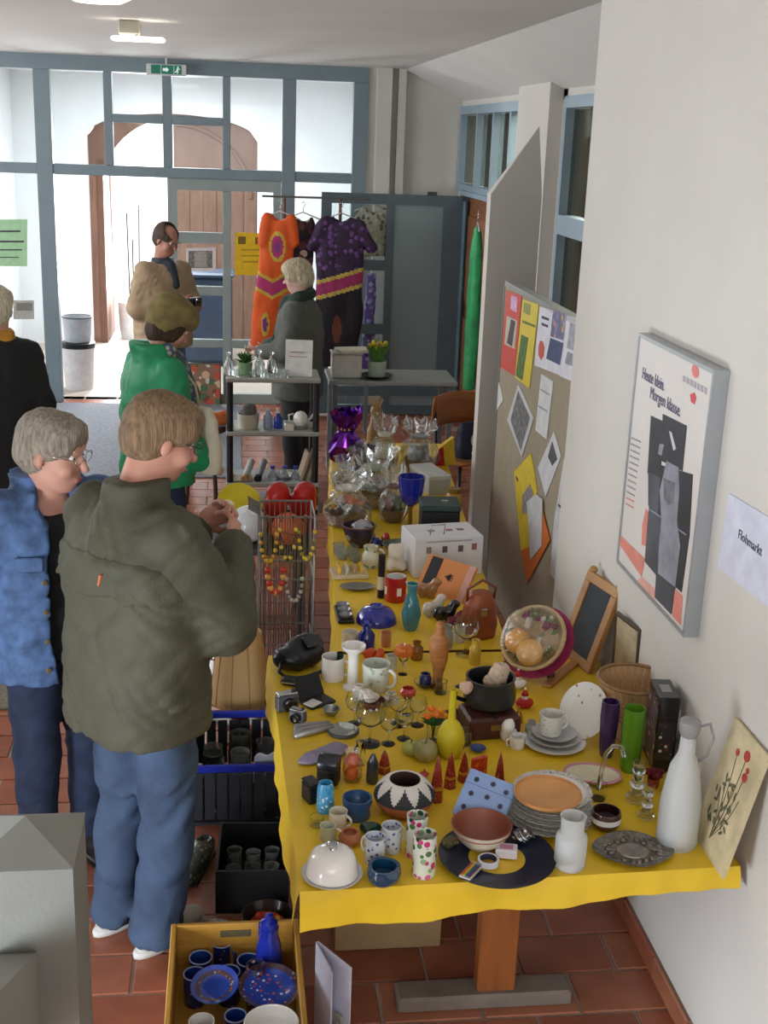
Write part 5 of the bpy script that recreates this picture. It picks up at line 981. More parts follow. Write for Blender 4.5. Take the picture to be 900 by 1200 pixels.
# third shelf
for i, (u, c) in enumerate(((293, 'C4C6C0'), (308, '9AA0A6'))):
    t = thing('rolled_tube', ['white cardboard roll with tan end slanting on the lower shelf', 'grey cardboard roll with black end slanting on the lower shelf'][i], 'roll', on_sh(u, 1, .15) + Vector((0, 0, .028)), -.5)
    MB().tube([(-.03, .08, .06), (.02, -.10, .0)], .025, 14).build('roll', mat(c, .6), t, 50); MB().tube([(.021, -.1036, -.0012), (.028, -.128, -.009)], .0255, 14).build('end', mat('A98458' if i == 0 else '1E1E20', .6), t, 50)
for i, u in enumerate((352, 360)):
    t = thing('thin_board', ['thin wooden board leaning on the lower rack shelf', 'second thin wooden board leaning behind the first on the rack'][i], 'board', on_sh(u, 1, .12), 0); t.rotation_euler = (0, .28, .1); MB().box((0, 0, .10), (.018, .14, .20)).build('board', wood('A58A6C', 'C2A88A', 12), t)
t = thing('white_tray', 'shallow white tray on the lower rack shelf', 'tray', on_sh(333, 1, .15)); lath('tray', PLATE, .075, .02, white_c, t, 24); lath('cup', CUP, .025, .04, white_c, t, 16, loc=(0, 0, .007))
# bottom: water bottles
for i, u in enumerate((320, 334, 347)):
    t = thing('water_bottle', 'clear plastic water bottle with blue cap under the rack', 'bottle', on_sh(u, 0, .08), 0, 'water bottles under the rack'); lath('bottle', [(.9, 0), (1, .04), (1, .62), (.85, .75), (.4, .9), (.36, .95), (0, .95)], .036, .25, mat('D8E2EE', .08, trans=.85, var=0), t, 18); lath('cap', [(.4, .94), (.42, 1.0), (0, 1.0)], .036, .26, mat('2838A8', .4), t, 14)
o = blk('toaster', 'chrome and black toaster at the foot of the rack', 'toaster', 284, 600, (.14, .16, .17), mat('8A8C90', .2, metal=.8, var=.2, scale=20), z=0); o.location = on_sh(283, 0, .10)

# ================================================================== SMALL ODDMENTS BETWEEN THE GLASSES
JAR = [(.85, 0), (1, .12), (1, .65), (.6, .82), (.65, 1), (.5, 1), (.45, .8), (0, .2)]
for nm, lb, cat, u, v, w, vt, P, c, g in (
    ('bud_vase', 'small mustard bud vase behind the mouse pot', 'vase', 556, 778, 14, 750, JAR, 'C9A83A', 0), ('salt_pot', 'cream salt pot next to the tan leather bag', 'pot', 537, 752, 15, 735, CUP, 'D4CBB8', 0),
    ('perfume_bottle', 'pale perfume bottle with blue cap beside the wooden figurine', 'bottle', 523, 758, 15, 733, JAR, 'B9BFB6', 1), ('egg_cup', 'white and green egg cup behind the wide mug', 'cup', 459, 785, 13, 768, CUP, 'D0D6C4', 0),
    ('egg_cup', 'orange-rimmed egg cup beside the blue bottle', 'cup', 452, 757, 13, 741, CUP, 'C9845A', 0), ('shot_glass', 'short clear shot glass beside the inkwell', 'glass', 516, 812, 15, 798, CYL, '', 2),
    ('shot_glass', 'short clear shot glass in front of the leather case', 'glass', 545, 872, 15, 856, CYL, '', 2), ('thimble_pot', 'tiny brown glazed pot between apple candle and yellow vase', 'pot', 514, 880, 12, 869, JAR, '6A3E28', 0),
    ('spice_jar', 'round amber spice jar behind the flower candle', 'jar', 488, 772, 15, 752, JAR, 'A8702A', 1), ('cream_pot', 'squat cream lidded pot beside the tulip glass', 'pot', 458, 826, 18, 812, JAR, 'D6CEB8', 0),
    ('tea_light', 'small yellow tea light holder behind the tall red packet', 'candle', 537, 886, 14, 876, CUP, 'D0A83A', 0), ('mini_jug', 'mini grey jug beside the saucer stack', 'jug', 622, 862, 15, 845, JAR, 'A09C94', 0),
    ('milk_jug', 'small white milk jug behind the maroon bowl', 'jug', 420, 822, 16, 803, JAR, 'DAD6CC', 0), ('green_bottle', 'little dark green bottle next to the white mug by the handbag', 'bottle', 398, 793, 12, 765, JAR, '2A4A34', 1),
    ('ring_dish', 'tiny blue ring dish in front of the mouse pot case', 'dish', 560, 880, 18, 876, PLATE, '3A4A86', 0), ('brass_bell', 'small brass bell beside the china cat', 'bell', 607, 846, 12, 828, [(1, 0), (.9, .2), (.6, .6), (.2, .75), (.15, 1), (0, 1)], 'B8923A', 3),
    ('pepper_mill', 'slim dark wooden pepper mill behind the round basket figures', 'mill', 590, 806, 12, 774, [(.9, 0), (1, .1), (.6, .4), (.8, .7), (.5, .8), (.7, .92), (0, 1)], '5A3420', 0), ('spinning_toy', 'small red spinning top beside the zigzag bowl', 'toy', 497, 912, 12, 902, [(.1, 0), (1, .5), (.6, .7), (.15, .8), (.1, 1), (0, 1)], 'B02A24', 0),
    ('bead_bowl', 'small grey pewter bowl beside the cutlery roll', 'bowl', 388, 838, 20, 830, BOWL, '9A9A98', 3), ('cologne_bottle', 'square-shouldered clear bottle behind the orange candles', 'bottle', 421, 896, 14, 868, JAR, '', 2)):
    m_ = mat(c, .3, coat=.4, var=.12, scale=30) if g == 0 else mat(c, .12, trans=.4, var=.05) if g == 1 else glassm if g == 2 else mat(c, .3, metal=.85, var=.1)
    t, p, r, h = pot(nm, lb, cat, u, v, w, vt, P, m_, body='body', n=20); ring(t, 'lip', max(r * P[[i for i, q in enumerate(P) if q[1] == max(z for _, z in P)][0]][0], .002), h, .0013, m_)
t = thing('wall_frame', 'brown wooden frame lying flat behind the yellow vase', 'frame', P_(543, 842), .3)
for lo, hi in (((-.06, -.05, 0), (.06, -.035, .014)), ((-.06, .035, 0), (.06, .05, .014)), ((-.06, -.035, 0), (-.045, .035, .014)), ((.045, -.035, 0), (.06, .035, .014))): MB().bb(lo, hi, b=.002).build('bar', wood('5A3420', '74482C', 14), t)
MB().bb((-.046, -.036, 0), (.046, .036, .005)).build('backing', mat('3A2A22', .6), t)
# ================================================================== ON THE FLOOR BESIDE THE TABLE
# yellow crate of blue pottery
crw = wood('B8862E', 'CC9C42', 10, (6, .8, 6), .45); X0, X1, Y0, Y1, CZ = -.175, .208, 2.66, 3.21, .19
t = thing('wooden_crate', 'yellow wooden crate of blue pottery on the tiles below the table corner', 'crate', ((X0 + X1) / 2, (Y0 + Y1) / 2, 0)); w2, d2 = (X1 - X0) / 2, (Y1 - Y0) / 2
MB().bb((-w2, -d2, 0), (w2, d2, .012)).build('bottom', crw, t)
for sx in (-1, 1): MB().box((sx * (w2 - .008), 0, .10), (.016, 2 * d2, .176), b=.003).build('side', crw, t)
for sy in (-1, 1): MB().box((0, sy * (d2 - .008), .10), (2 * w2 - .032, .016, .176), b=.003).build('end', wood('A8762A', 'BC8C3A', 10, (.8, 6, 6)), t)
MB().box((0, d2 - .0175, .155), (.09, .003, .022)).build('label_plate', mat('5A5238', .5), t)
blue_pot = spots('1E2A66', ['2A3A86', '6A3A2C', '18204E', '8C8CA0'], 70, .28, .15); blue_in = mat('26408C', .12, coat=.6, var=.15)
def blue_mug(u, v, w, lb, z=.012, hgt=.10):
    p = at_z(u, v, z + hgt); t = thing('pottery_mug', lb, 'mug', (p.x, p.y, z), random.uniform(0, 6)); r = w * mpp(p) / 2
    MB().lathe(prof(CYL, r, hgt), 24, mi=lambda i, j: 1 if i >= 2 else 0).build('body', [blue_pot, blue_in], t, 40); ring(t, 'rim', r * .97, hgt, .0025, mat('8FA0C4', .2))
    MB().tube([(r * .95, 0, hgt * .8), (r * 1.4, 0, hgt * .72), (r * 1.4, 0, hgt * .35), (r * .95, 0, hgt * .22)], .005, 6).build('handle', blue_in, t, True)
for u, v, w, lb in ((260, 1103, 26, 'blue patterned mug with bright rim standing highest in the crate'), (235, 1122, 27, 'blue mug behind the near-left pair in the yellow crate'), (228, 1141, 26, 'blue mug against the side board of the yellow crate'), (268, 1139, 27, 'blue mug between the two blue plates in the crate'), (291, 1125, 26, 'blue mug next to the coffee pot in the crate'), (232, 1096, 26, 'dark blue mug in the far corner of the crate'), (276, 1190, 26, 'blue mug beside the white mug in the crate')): blue_mug(u, v, w, lb)
t = thing('lidded_pot', 'small dark blue lidded pot in the yellow crate', 'pot', (at_z(294, 1100, .10).x, at_z(294, 1100, .10).y, .012)); lath('body', [(.7, 0), (1, .4), (.9, .9), (0, .9)], .034, .085, blue_pot, t); lath('lid', [(1, 0), (.8, .5), (.3, .8), (.3, 1), (0, 1)], .031, .03, blue_in, t, loc=(0, 0, .077))
p = at_z(322, 1118, .012); t = thing('coffee_pot', 'tall cobalt blue coffee pot in the crate corner', 'coffee pot', (.115, 3.10, .012), 1.9); lath('body', [(.75, 0), (.95, .1), (1, .4), (.85, .65), (.62, .8), (.7, .88), (0, .88)], .042, .26, mat('1E2C92', .12, coat=.6, var=.12), t); lath('lid', [(.66, .87), (.6, .95), (.3, .98), (.28, 1.04), (0, 1.05)], .042, .26, mat('1E2C92', .12, coat=.6), t, 20)
MB().tube([(.03, 0, .20), (.075, 0, .19), (.075, 0, .10), (.036, 0, .07)], .006, 6).build('handle', mat('1E2C92', .12, coat=.6), t, True)
t = thing('patterned_beaker', 'tall brown-flowered blue beaker beside the coffee pot', 'beaker', (.075, 3.02, .012)); lath('beaker', CYL, .028, .16, spots('2A2A4E', ['A0522E', 'B8BCC8', '7A3A24'], 75, .34, .2), t)
def tilted_plate(name, lb, u, v, w, z, n, mats_, mi, h=.018):
    p = at_z(u, v, z); t = bpy.data.objects.new(name, None); COL.objects.link(t); t.location = p; t.rotation_euler = Vector(n).to_track_quat('Z', 'Y').to_euler(); tag(t, lb, 'plate')
    MB().lathe(prof([(.55, 0), (.6, .1), (1, .9), (1, 1), (.80, .72), (.62, .4), (.30, .32), (.22, .31), (0, .3)], w * mpp(p) / 2, h), 40, mi=mi).build('plate', mats_, t, 40); return t
bp = [mat('2A44A0', .15, coat=.6, var=.1), spots('4A3A44', ['9A5A38', '8C8CA4', '2A2A5A'], 80, .33, .2), spots('2A44A0', ['B0502E', 'C9CCD8'], 70, .3, .2)]
tilted_plate('pottery_plate', 'blue plate with brown floral rim lying on the mugs, beside the coffee pot', 315, 1160, 72, .135, (.05, -.12, 1), bp, lambda i, j: 1 if i in (2, 3) else (2 if i in (5, 6) else 0))
tilted_plate('pottery_plate', 'smaller blue plate with brown wreath beside the white mug', 252, 1158, 56, .128, (-.1, -.2, 1), bp, lambda i, j: 1 if i == 4 else 0)
p = at_z(236, 1192, .15); t = thing('white_mug', 'white mug standing in the yellow crate', 'mug', (p.x, p.y, .012), 3.4); lath('body', CYL, .036, .125, white_c, t); MB().tube([(.034, 0, .10), (.06, 0, .09), (.06, 0, .045), (.034, 0, .03)], .006, 6).build('handle', white_c, t, True)
t = thing('white_plate', 'plain white plate lying at the open end of the crate', 'plate', at_z(318, 1206, .14)); lath('plate', PLATE, .075, .02, white_c, t); ring(t, 'rim', .0735, .0195, .003, white_c)
t = thing('paper_folder', 'white paper folder standing under the table edge beside the crate', 'folder', (.262, 2.90, 0), .25)
MB().box((0, 0, .14), (.004, .14, .28)).build('panel', mat('C4C2D2', .6), t); MB().box((.03, .0, .14), (.004, .15, .28), R=Matrix.Rotation(.35, 3, 'Z')).build('panel', mat('D4D3E2', .6), t); MB().box((.032, -.04, .07), (.006, .03, .08), R=Matrix.Rotation(.35, 3, 'Z')).build('picture_strip', mat('9A9484', .6, var=.4, scale=60), t)
t = thing('cardboard_box', 'plain brown cardboard box under the near table', 'box', (.50, 3.45, 0)); MB().box((0, 0, .14), (.34, .32, .28), b=.004).build('box', mat('A98D66', .8, var=.06), t); MB().box((0, 0, .2805), (.05, .322, .002)).build('tape', mat('B8A27A', .4), t)
# black boxes of glassware
def glass_box(name, lb, cx, cy, sx, sy, hgt, rz, m, rimm=None, n=6, seed=1, slots=False):
    t = thing(name, lb, 'crate', (cx, cy, 0), rz); th = .008
    MB().box((0, 0, .006), (sx, sy, .012)).build('bottom', m, t)
    for s_ in (-1, 1):
        if slots:
            k_ = 8
            for i in range(k_): MB().box((-sx / 2 + sx * (i + .5) / k_, s_ * (sy / 2 - th / 2), hgt * .5), (sx / k_ * .82, th, hgt * .8)).build('slat', m, t)
        else: MB().box((0, s_ * (sy / 2 - th / 2), hgt / 2), (sx, th, hgt)).build('side', m, t)
        MB().box((s_ * (sx / 2 - th / 2), 0, hgt / 2), (th, sy - 2 * th, hgt)).build('end', m, t)
    if rimm is not None:
        for s_ in (-1, 1): MB().box((0, s_ * (sy / 2), hgt), (sx + .02, .018, .03), b=.005).build('rim', rimm, t); MB().box((s_ * (sx / 2), 0, hgt), (.018, sy - .018, .03), b=.005).build('rim', rimm, t)
    rnd = random.Random(seed); c, s2 = math.cos(rz), math.sin(rz); k_ = int(math.ceil(math.sqrt(n)))
    for i in range(n):
        gx = (-.5 + (i % k_ + .5) / k_) * (sx - .05); gy = (-.5 + (i // k_ + .5) / k_) * (sy - .05); r = min(sx, sy) / k_ * .38; hh = hgt * rnd.uniform(.55, .85)
        o = lath('glass_jar', [(.8, 0), (1, .1), (1, .6), (.75, .8), (.85, 1), (.78, 1), (.68, .8), (0, .1)], r, hh, mat(['C4CCC8', 'AAB0AA', 'D4D8D4', '8E9488'][i % 4], .08, trans=.8, var=0), None, 16, loc=(cx + gx * c - gy * s2, cy + gx * s2 + gy * c, .0125)); tag(o, 'glass jar standing in the ' + lb.split(' on ')[0].split(' beside ')[0], 'jar', 'jars in the ' + lb.split(' on ')[0].split(' beside ')[0])
    return t
p = at_z(288, 968, 0); glass_box('folding_crate', 'blue-rimmed folding crate beside the olive-jacketed man', .04, 4.28, .36, .44, .235, 0, mat('2A2C32', .5), mat('1E2E9C', .35), 9, 3, True)
p = at_z(300, 1032, 0); glass_box('black_box', 'black box of glass jars beside the brown bowl', .08, 3.66, .24, .30, .16, -.05, mat('131315', .45), None, 6, 5)
t = thing('brown_bowl', 'dark brown bowl with red and yellow cloth on the tiles', 'bowl', (.12, 3.38, 0)); lath('bowl', BOWL, .085, .085, mat('2A1E18', .3, var=.2, coat=.3), t); s = SDF(); s.ell((.02, 0, .055), (.035, .03, .022)); s.ell((-.02, .02, .052), (.03, .025, .02)); s.build('cloth', spots('B8342A', ['D8B22A', '2A6A4A', 'C9482A'], 40, .5, .8, 0), t, h=.006, wr=.008, wf=70)
for i, (x, y, r) in enumerate(((-.05, 3.36, .075), (.02, 3.28, .055))):
    o = lath('glass_dish', BOWL, r, .04, mat('D4DAD6', .05, trans=.9, var=0), None, 24, loc=(x, y, 0)); tag(o, ['wide clear glass dish on the tiles behind the yellow crate', 'small clear glass dish touching the brown bowl side'][i], 'dish')
t = thing('clog', 'dark green patterned shoe lying left of the black box', 'shoe', at_z(232, 1018, 0), -.3); s = SDF(); s.chain([(0, -.09, .025), (0, 0, .03), (0, .06, .045), (0, .09, .05)], [.032, .038, .034, .030]); s.ell((0, .075, .085), (.024, .03, .03), sub=True); s.build('upper', spots('2E3226', ['5A5E40', '1A1C18', '7A7A5A'], 70, .4), t, h=.006); MB().box((0, -.005, .006), (.07, .22, .012), b=.005).build('sole', black_m, t)
# lamp, frames and papers on the floor by the far table
t = thing('table_lamp', 'table lamp with scalloped beige shade standing on the floor by the near table', 'lamp', (.045, 4.72, 0)); k = mpp(t.location)
n_ = 12
lath('base', [(1, 0), (1, .08), (.4, .16), (.3, .3), (.7, .55), (.6, .8), (.15, .95), (.12, 1), (0, 1)], .07, .24, wood('5A3018', '7A4624', 10), t)
hs = .30
MB().lathe([(.125, 0), (.118, hs * .25), (.100, hs * .7), (.085, hs), (.083, hs), (.098, hs * .7), (.116, hs * .25), (.123, 0), (.125, 0)], 60, (0, 0, .20), wob=lambda a, i: 1 + .02 * abs(math.sin(5 * a))).build('shade', mat('C9A672', .7, var=.08, scale=10), t, 60)
for i in range(10): a = i * math.pi / 5; MB().tube([(.126 * math.cos(a), .126 * math.sin(a), .20), (.101 * math.cos(a), .101 * math.sin(a), .20 + hs * .7), (.086 * math.cos(a), .086 * math.sin(a), .20 + hs)], .0025, 5).build('rib', mat('A8844E', .7), t)
for i, (u, v, rz, c) in enumerate(((266, 826, .9, 'A8A49C'), (290, 846, .95, 'C4C2BC'), (252, 842, .85, '8E8A84'))):
    t = thing('flat_frame', ['slim grey picture frame lying on the tiles under the lamp', 'slim white picture frame lying beside the grey ones', 'dull grey picture frame lying nearest the folding crate'][i], 'frame', at_z(u, v, 0.0 + .011 * 0), rz); MB().box((0, 0, .006), (.06, .24, .012), b=.002).build('bar', mat(c, .4, metal=.3), t); MB().box((0, 0, .0125), (.035, .20, .001)).build('glass', mat('D8DAD8', .1), t)
t = thing('white_paper', 'creased white paper sagging over the blue crate corner', 'paper', (.135, 4.10, .27), .1); MB().grid(lambda u, v: (-.045 + .09 * u * (1 - .3 * v), -.02 + .05 * v + .01 * math.sin(u * 5), -.0 + .02 * u - .13 * v + .008 * math.sin(u * 9 + v * 4)), 10, 10).build('sheet', mat('DDE0E6', .7), t, True, solid=.002)
# wire rack with necklaces
t = thing('wire_rack', 'upright wire basket rack hung with yellow and red bead necklaces', 'rack', (.245, 5.05, 0)); wm = mat('8E9090', .3, metal=.8); ZH = .93
for x in (-.115, .115):
    for y in (-.12, .12): MB().tube([(x, y, 0), (x, y, ZH)], .006, 6).build('post', wm, t)
for z in (.05, .35, .65, ZH): MB().tube([(-.115, -.12, z), (.115, -.12, z), (.115, .12, z), (-.115, .12, z)], .005, 6, closed=True).build('hoop', wm, t)
for i in range(9): x = -.092 + i * .023; MB().tube([(x, -.12, .05), (x, -.12, ZH)], .0028, 5).build('wire', wm, t); MB().tube([(x, .12, .05), (x, .12, ZH)], .0028, 5).build('wire', wm, t)
for i in range(6): y = -.085 + i * .034; MB().tube([(-.115, y, .05), (-.115, y, ZH)], .0028, 5).build('wire', wm, t); MB().tube([(-.115, y, ZH), (-.165, y, ZH + .03)], .004, 5).build('hook', wm, t)
for i in range(4): x = -.08 + i * .053; MB().tube([(x, -.12, ZH - .02), (x - .01, -.19, ZH + .03)], .004, 5).build('hook', wm, t)
def beads(lb, cx, cy, z0, drop, r, c, n, br):
    t = thing('necklace', lb, 'necklace', (cx, cy, z0))
    for i in range(n):
        a = math.pi * i / (n - 1); MB().ball((r * math.cos(a), -.004 * math.sin(a), -drop * math.sin(a)), br, 7, 5).build('bead', mat(c[i % len(c)], .3, coat=.4), t, True)
    MB().tube([(r * math.cos(math.pi * i / 12), -.004 * math.sin(math.pi * i / 12), -drop * math.sin(math.pi * i / 12)) for i in range(13)], .0015, 4).build('cord', mat('3A3430', .8), t)
for i, (dx, z0, dr, c, lb) in enumerate(((-.08, .86, .12, ('D8B22A', 'C99A1E'), 'yellow bead necklace on the wire rack, above the red one'), (.0, .88, .13, ('D9BE3A', '3A3A2A'), 'yellow and black bead necklace in the middle of the wire rack'), (.08, .87, .12, ('D8B22A', '8A8A3A', 'E0C24A'), 'yellow-green bead necklace on the wire rack by the table'), (-.05, .70, .10, ('C8281E', 'D9A050'), 'red bead necklace low on the wire rack'), (.03, .66, .10, ('B8B0A0', '8E8A7C'), 'grey shell necklace low on the wire rack'))): beads(lb, .245 + dx, 5.05 - .137, z0, dr, .034, c, 11, .010 if i != 3 else .014)
# toy bin with balls behind the wire rack
t = thing('toy_bin', 'dark low bench under the balls and red gloves', 'bench', (.16, 6.05, 0)); MB().box((0, 0, .47), (.50, .5, .03), b=.004).build('top', mat('3A3632', .6), t)
for x in (-.2, .2):
    for y in (-.2, .2): MB().box((x, y, .2275), (.04, .04, .455)).build('leg', mat('3A3632', .6), t)
ZB = .486
def on_b(u, y): p = at_y(u, 640, y); return (p.x, y, ZB)
t = thing('white_ball', 'white and silver football beside the basketball', 'ball', on_b(291, 5.93)); MB().ball((0, 0, .095), .095, 20, 14).build('ball', spots('C9CBCC', ['E4E6E6', '9A9CA0'], 14, .45), t, True)
t = thing('basketball', 'orange basketball with black seams', 'ball', on_b(337, 5.88)); MB().ball((0, 0, .085), .085, 20, 14).build('ball', mat('D2602A', .6, var=.1, bump=.2, bscale=200), t, True)
for R_ in (Matrix.Rotation(.3, 4, 'Y'), Matrix.Rotation(1.57, 4, 'X'), Matrix.Rotation(1.3, 4, 'Y') @ Matrix.Rotation(.5, 4, 'X')): MB().tube([tuple(Vector((0, 0, .085)) + (R_ @ Vector((.0855 * math.cos(a * .2618), .0855 * math.sin(a * .2618), 0)))) for a in range(24)], .0025, 5, closed=True).build('seam', black_m, t)
o = lath('yellow_disc', PLATE, .12, .02, mat('D8C41E', .4), None, 30); o.location = Vector(on_b(280, 6.22)) + Vector((0, 0, .105)); o.rotation_euler = (.95, 0, .2); tag(o, 'yellow flying disc leaning behind the white ball', 'disc')
for i, (u, y, rz, lb) in enumerate(((322, 6.12, .5, 'red boxing glove above the basketball, fist up'), (356, 6.14, -.7, 'red boxing glove lying tilted towards the far table'))):
    t = thing('boxing_glove', lb, 'glove', Vector(on_b(u, y)), rz); s = SDF(); s.chain([(0, 0, .055), (0, .0, .13), (.01, -.01, .20)], [.05, .055, .062]); s.chain([(-.04, -.02, .10), (-.062, -.035, .16)], [.025, .024]); s.build('glove', mat('B8241E', .4, var=.1), t, h=.009); lath('cuff', [(1, 0), (1, 1), (.8, 1), (0, .9)], .052, .06, mat('A01C18', .45), t, 18)
t = thing('stool', 'dark stool left of the shelf rack carrying the plush fish', 'stool', (-.19, 8.30, 0)); MB().lathe([(.17, 0), (.175, .008), (.175, .03), (.165, .038)], 24, (0, 0, .50)).build('seat', mat('4A3A30', .5), t, 40)
for a in (.8, 2.4, 3.9, 5.5): MB().tube([(.14 * math.cos(a), .14 * math.sin(a), 0), (.11 * math.cos(a), .11 * math.sin(a), .50)], .014, 8).build('leg', mat('3A2E28', .5), t)
t = thing('plush_fish', 'orange and green plush fish lying on the stool', 'toy', (-.17, 8.22, .540), .3); s = SDF(); s.ell((0, 0, .055), (.13, .06, .055)); s.ell((.14, 0, .06), (.05, .02, .05)); s.build('body', [mat('D0703A', .8, var=.2), mat('9AA04A', .8, var=.2)], t, h=.009, wr=.004, wf=40, matf=lambda c: (c[:, 0] < -.01).astype(float)); MB().ball((-.10, -.045, .075), .010, 8, 6).build('eye', black_m, t, True)
# ================================================================== CLOTHES BY THE OPEN DOOR
t = thing('clothes_rail', 'thin brown clothes rail in front of the open side door', 'rail', (0, 0, 0)); YR = 10.72; ZR = 1.955
MB().tube([(.28, YR, ZR), (1.20, YR, ZR)], .009, 8).build('bar', mat('6A6A68', .4, .5), t)
for x in (.47, .95): MB().tube([(x, YR + .05, 0), (x, YR + .05, ZR - .02), (x, YR, ZR)], .014, 8).build('post', mat('6A4634', .5), t); MB().box((x, YR + .05, .015), (.04, .4, .03)).build('foot', mat('6A4634', .5), t)
def garment(name, lb, x, z_top, rows, sleeves, mats_, matf, rz=0, y=YR, wr=.012, hang=True, hooktop=None, wmul=1):
    t = thing(name, lb, 'dress', (x, y, z_top), rz); s = SDF(); s.loft([(z, cx, 0, a, b) for z, cx, a, b in rows], k=.03, p=2.2)
    for q in sleeves: s.chain(*q, k=.03)
    s.ell((0, -.03, .02), (.075, .10, .06), sub=True)
    s.build('cloth', mats_, t, h=.012, wr=wr, wf=26, seed=3, matf=matf, stretch=(1, 1, .35))
    if hang: MB().tube([(-.17, 0, -.03), (0, 0, .035), (.17, 0, -.03)], .006, 6).build('hanger', mat('C9C6BE', .4), t, True); MB().tube([(0, 0, .035), (0, 0, .075), (.018, 0, .10), (.004, 0, .125), (-.014, 0, .11)], .0035, 5).build('hook', chrome, t, True)
    return t
org = [mat('DE5A1E', .7, var=.14, scale=8), mat('B0336A', .7, var=.1), mat('C9A83A', .7, var=.1), mat('7A3A7A', .7)]
def of(c):
    r = np.zeros(len(c)); x, z = c[:, 0], c[:, 2]
    d = np.sqrt(((x + .02) / .055) ** 2 + ((z + .26) / .10) ** 2); r[d < 1.3] = 2; r[d < .95] = 1; r[d < .5] = 3
    v = z + .62 - .55 * np.abs(x + .06); r[np.abs(v) < .085] = 2; r[np.abs(v) < .055] = 1
    d = np.sqrt(((x + .12) / .03) ** 2 + ((z + .92) / .09) ** 2); r[d < 1.2] = 2; r[d < .7] = 3
    return r
p = at_y(335, 250, YR)
garment('orange_dress', 'long orange batik dress on a hanger beside the purple one', p.x - .05, 1.80, [(-1.17, -.09, .19, .05), (-.7, -.06, .17, .05), (-.35, -.01, .13, .045), (-.06, 0, .12, .04), (0, 0, .08, .03)], [([(.10, 0, -.03), (.13, 0, -.22)], [.04, .035]), ([(-.10, 0, -.03), (-.14, 0, -.22)], [.04, .035])], org, of)
prp = [spots('2C1536', ['5E3476', '3C1E4A', '1C0E24', '6E4488'], 22, .42, .65, 0), mat('9A2A5E', .65, var=.15), mat('B8A04A', .65, var=.2, scale=40), mat('1C1620', .7, var=.3), mat('6A3A2A', .7)]
def pf(c):
    r = np.zeros(len(c)); x, z = c[:, 0], c[:, 2]; v = z + .56 - .30 * x
    r[v < 0] = 3; r[np.abs(v) < .085] = 2; r[np.abs(v) < .05] = 1
    d = np.sqrt(((x + .02) / .04) ** 2 + ((z + .95) / .12) ** 2); r[d < 1] = 4
    return r
p = at_y(396, 250, YR)
garment('purple_dress', 'long dark purple batik dress with magenta band on a hanger', p.x + .03, 1.80, [(-1.28, -.02, .20, .06), (-.7, -.01, .205, .06), (-.3, 0, .20, .055), (-.06, 0, .18, .045), (0, 0, .10, .03)], [([(.15, 0, -.06), (.27, 0, -.25)], [.045, .048]), ([(-.15, 0, -.06), (-.26, 0, -.25)], [.045, .048])], prp, pf)
p = at_y(352, 250, YR)
garment('print_dress', 'narrow black and cream print dress hanging between orange and purple dresses', p.x + .03, 1.79, [(-1.1, 0, .09, .03), (-.4, 0, .10, .03), (-.05, 0, .11, .03), (0, 0, .08, .025)], [], spots('2A1E28', ['D8BFA0', 'C9A08A', '4A2A3A', '6A3A3A'], 12, .42, .7, 0), None, y=YR + .11)
o = garment('print_blouse', 'cream patterned blouse seen through the open door glass', 1.27, 1.865, [(-.42, 0, .13, .04), (-.1, 0, .14, .04), (0, 0, .08, .03)], [([(.12, 0, -.04), (.17, 0, -.2)], [.04, .04])], spots('B8AE9A', ['8A7A6A', 'D0C8B8', '6A5A50'], 24, .4, .7, 0), None, y=11.085)
o = garment('lilac_scarf', 'long lilac scarf seen through the open door glass', 1.27, 1.34, [(-.95, 0, .06, .02), (-.5, 0, .06, .02), (-.04, 0, .05, .02)], [], spots('7A62B0', ['A894D0', '5A4490', 'C4B8E0'], 20, .4, .6, 0), None, y=11.088, hang=False)
pg = at_x(560, 262, XR - .10)
garment('green_dress', 'long emerald green dress on a hanger by the brown side door', XR - .10, pg.z - .02, [(-1.32, 0, .12, .05), (-.6, 0, .13, .055), (-.2, 0, .12, .05), (0, 0, .07, .03)], [], [mat('2E9A5A', .5, var=.3, scale=10)], None, rz=1.45, y=pg.y)
# ================================================================== VESTIBULE AND ENTRANCE
t = thing('waste_bin', 'white round waste bin with black rim and bag behind the glazed post', 'bin', (-1.46, 12.15, 0)); lath('body', [(.85, 0), (1, .9), (0, .9)], .16, .46, mat('D6D2D4', .5), t); lath('rim', [(1.02, .88), (1.04, .98), (.9, 1), (0, .95)], .16, .46, black_m, t)
lath('bucket', CUP, .14, .24, mat('B4B8BE', .5), t, loc=(0, 0, .46)); ring(t, 'bucket_rim', .14, .70, .008, mat('55585C', .5))
t = thing('planter', 'white round planter with bare black stems in the bright doorway', 'planter', (-1.15, 15.35, -.02)); lath('pot', CUP, .20, .45, mat('DDE0E2', .5), t); 
for dx, dy, hh in ((-.05, 0, 1.5), (.06, .04, 1.6), (0, -.05, 1.2)): MB().tube([(dx, dy, .4), (dx * 1.3, dy, hh)], .008, 5).build('stem', mat('2A2422', .8), t)
t = thing('wheelie_bin', 'dark blue-grey bin standing behind the closed door leaf', 'bin', (-.22, 13.6, 0)); MB().box((0, 0, .50), (.52, .45, .92), b=.03).build('body', mat('3A465C', .5), t); MB().box((0, 0, .985), (.56, .50, .05), b=.02).build('lid', mat('434F66', .45), t)
for x in (-.2, .2): MB().lathe([(.09, -.03), (.09, .03)], 16, M=Matrix.Translation((x, .22, .09)) @ Matrix.Rotation(math.pi / 2, 4, 'Y')).build('wheel', black_m, t)
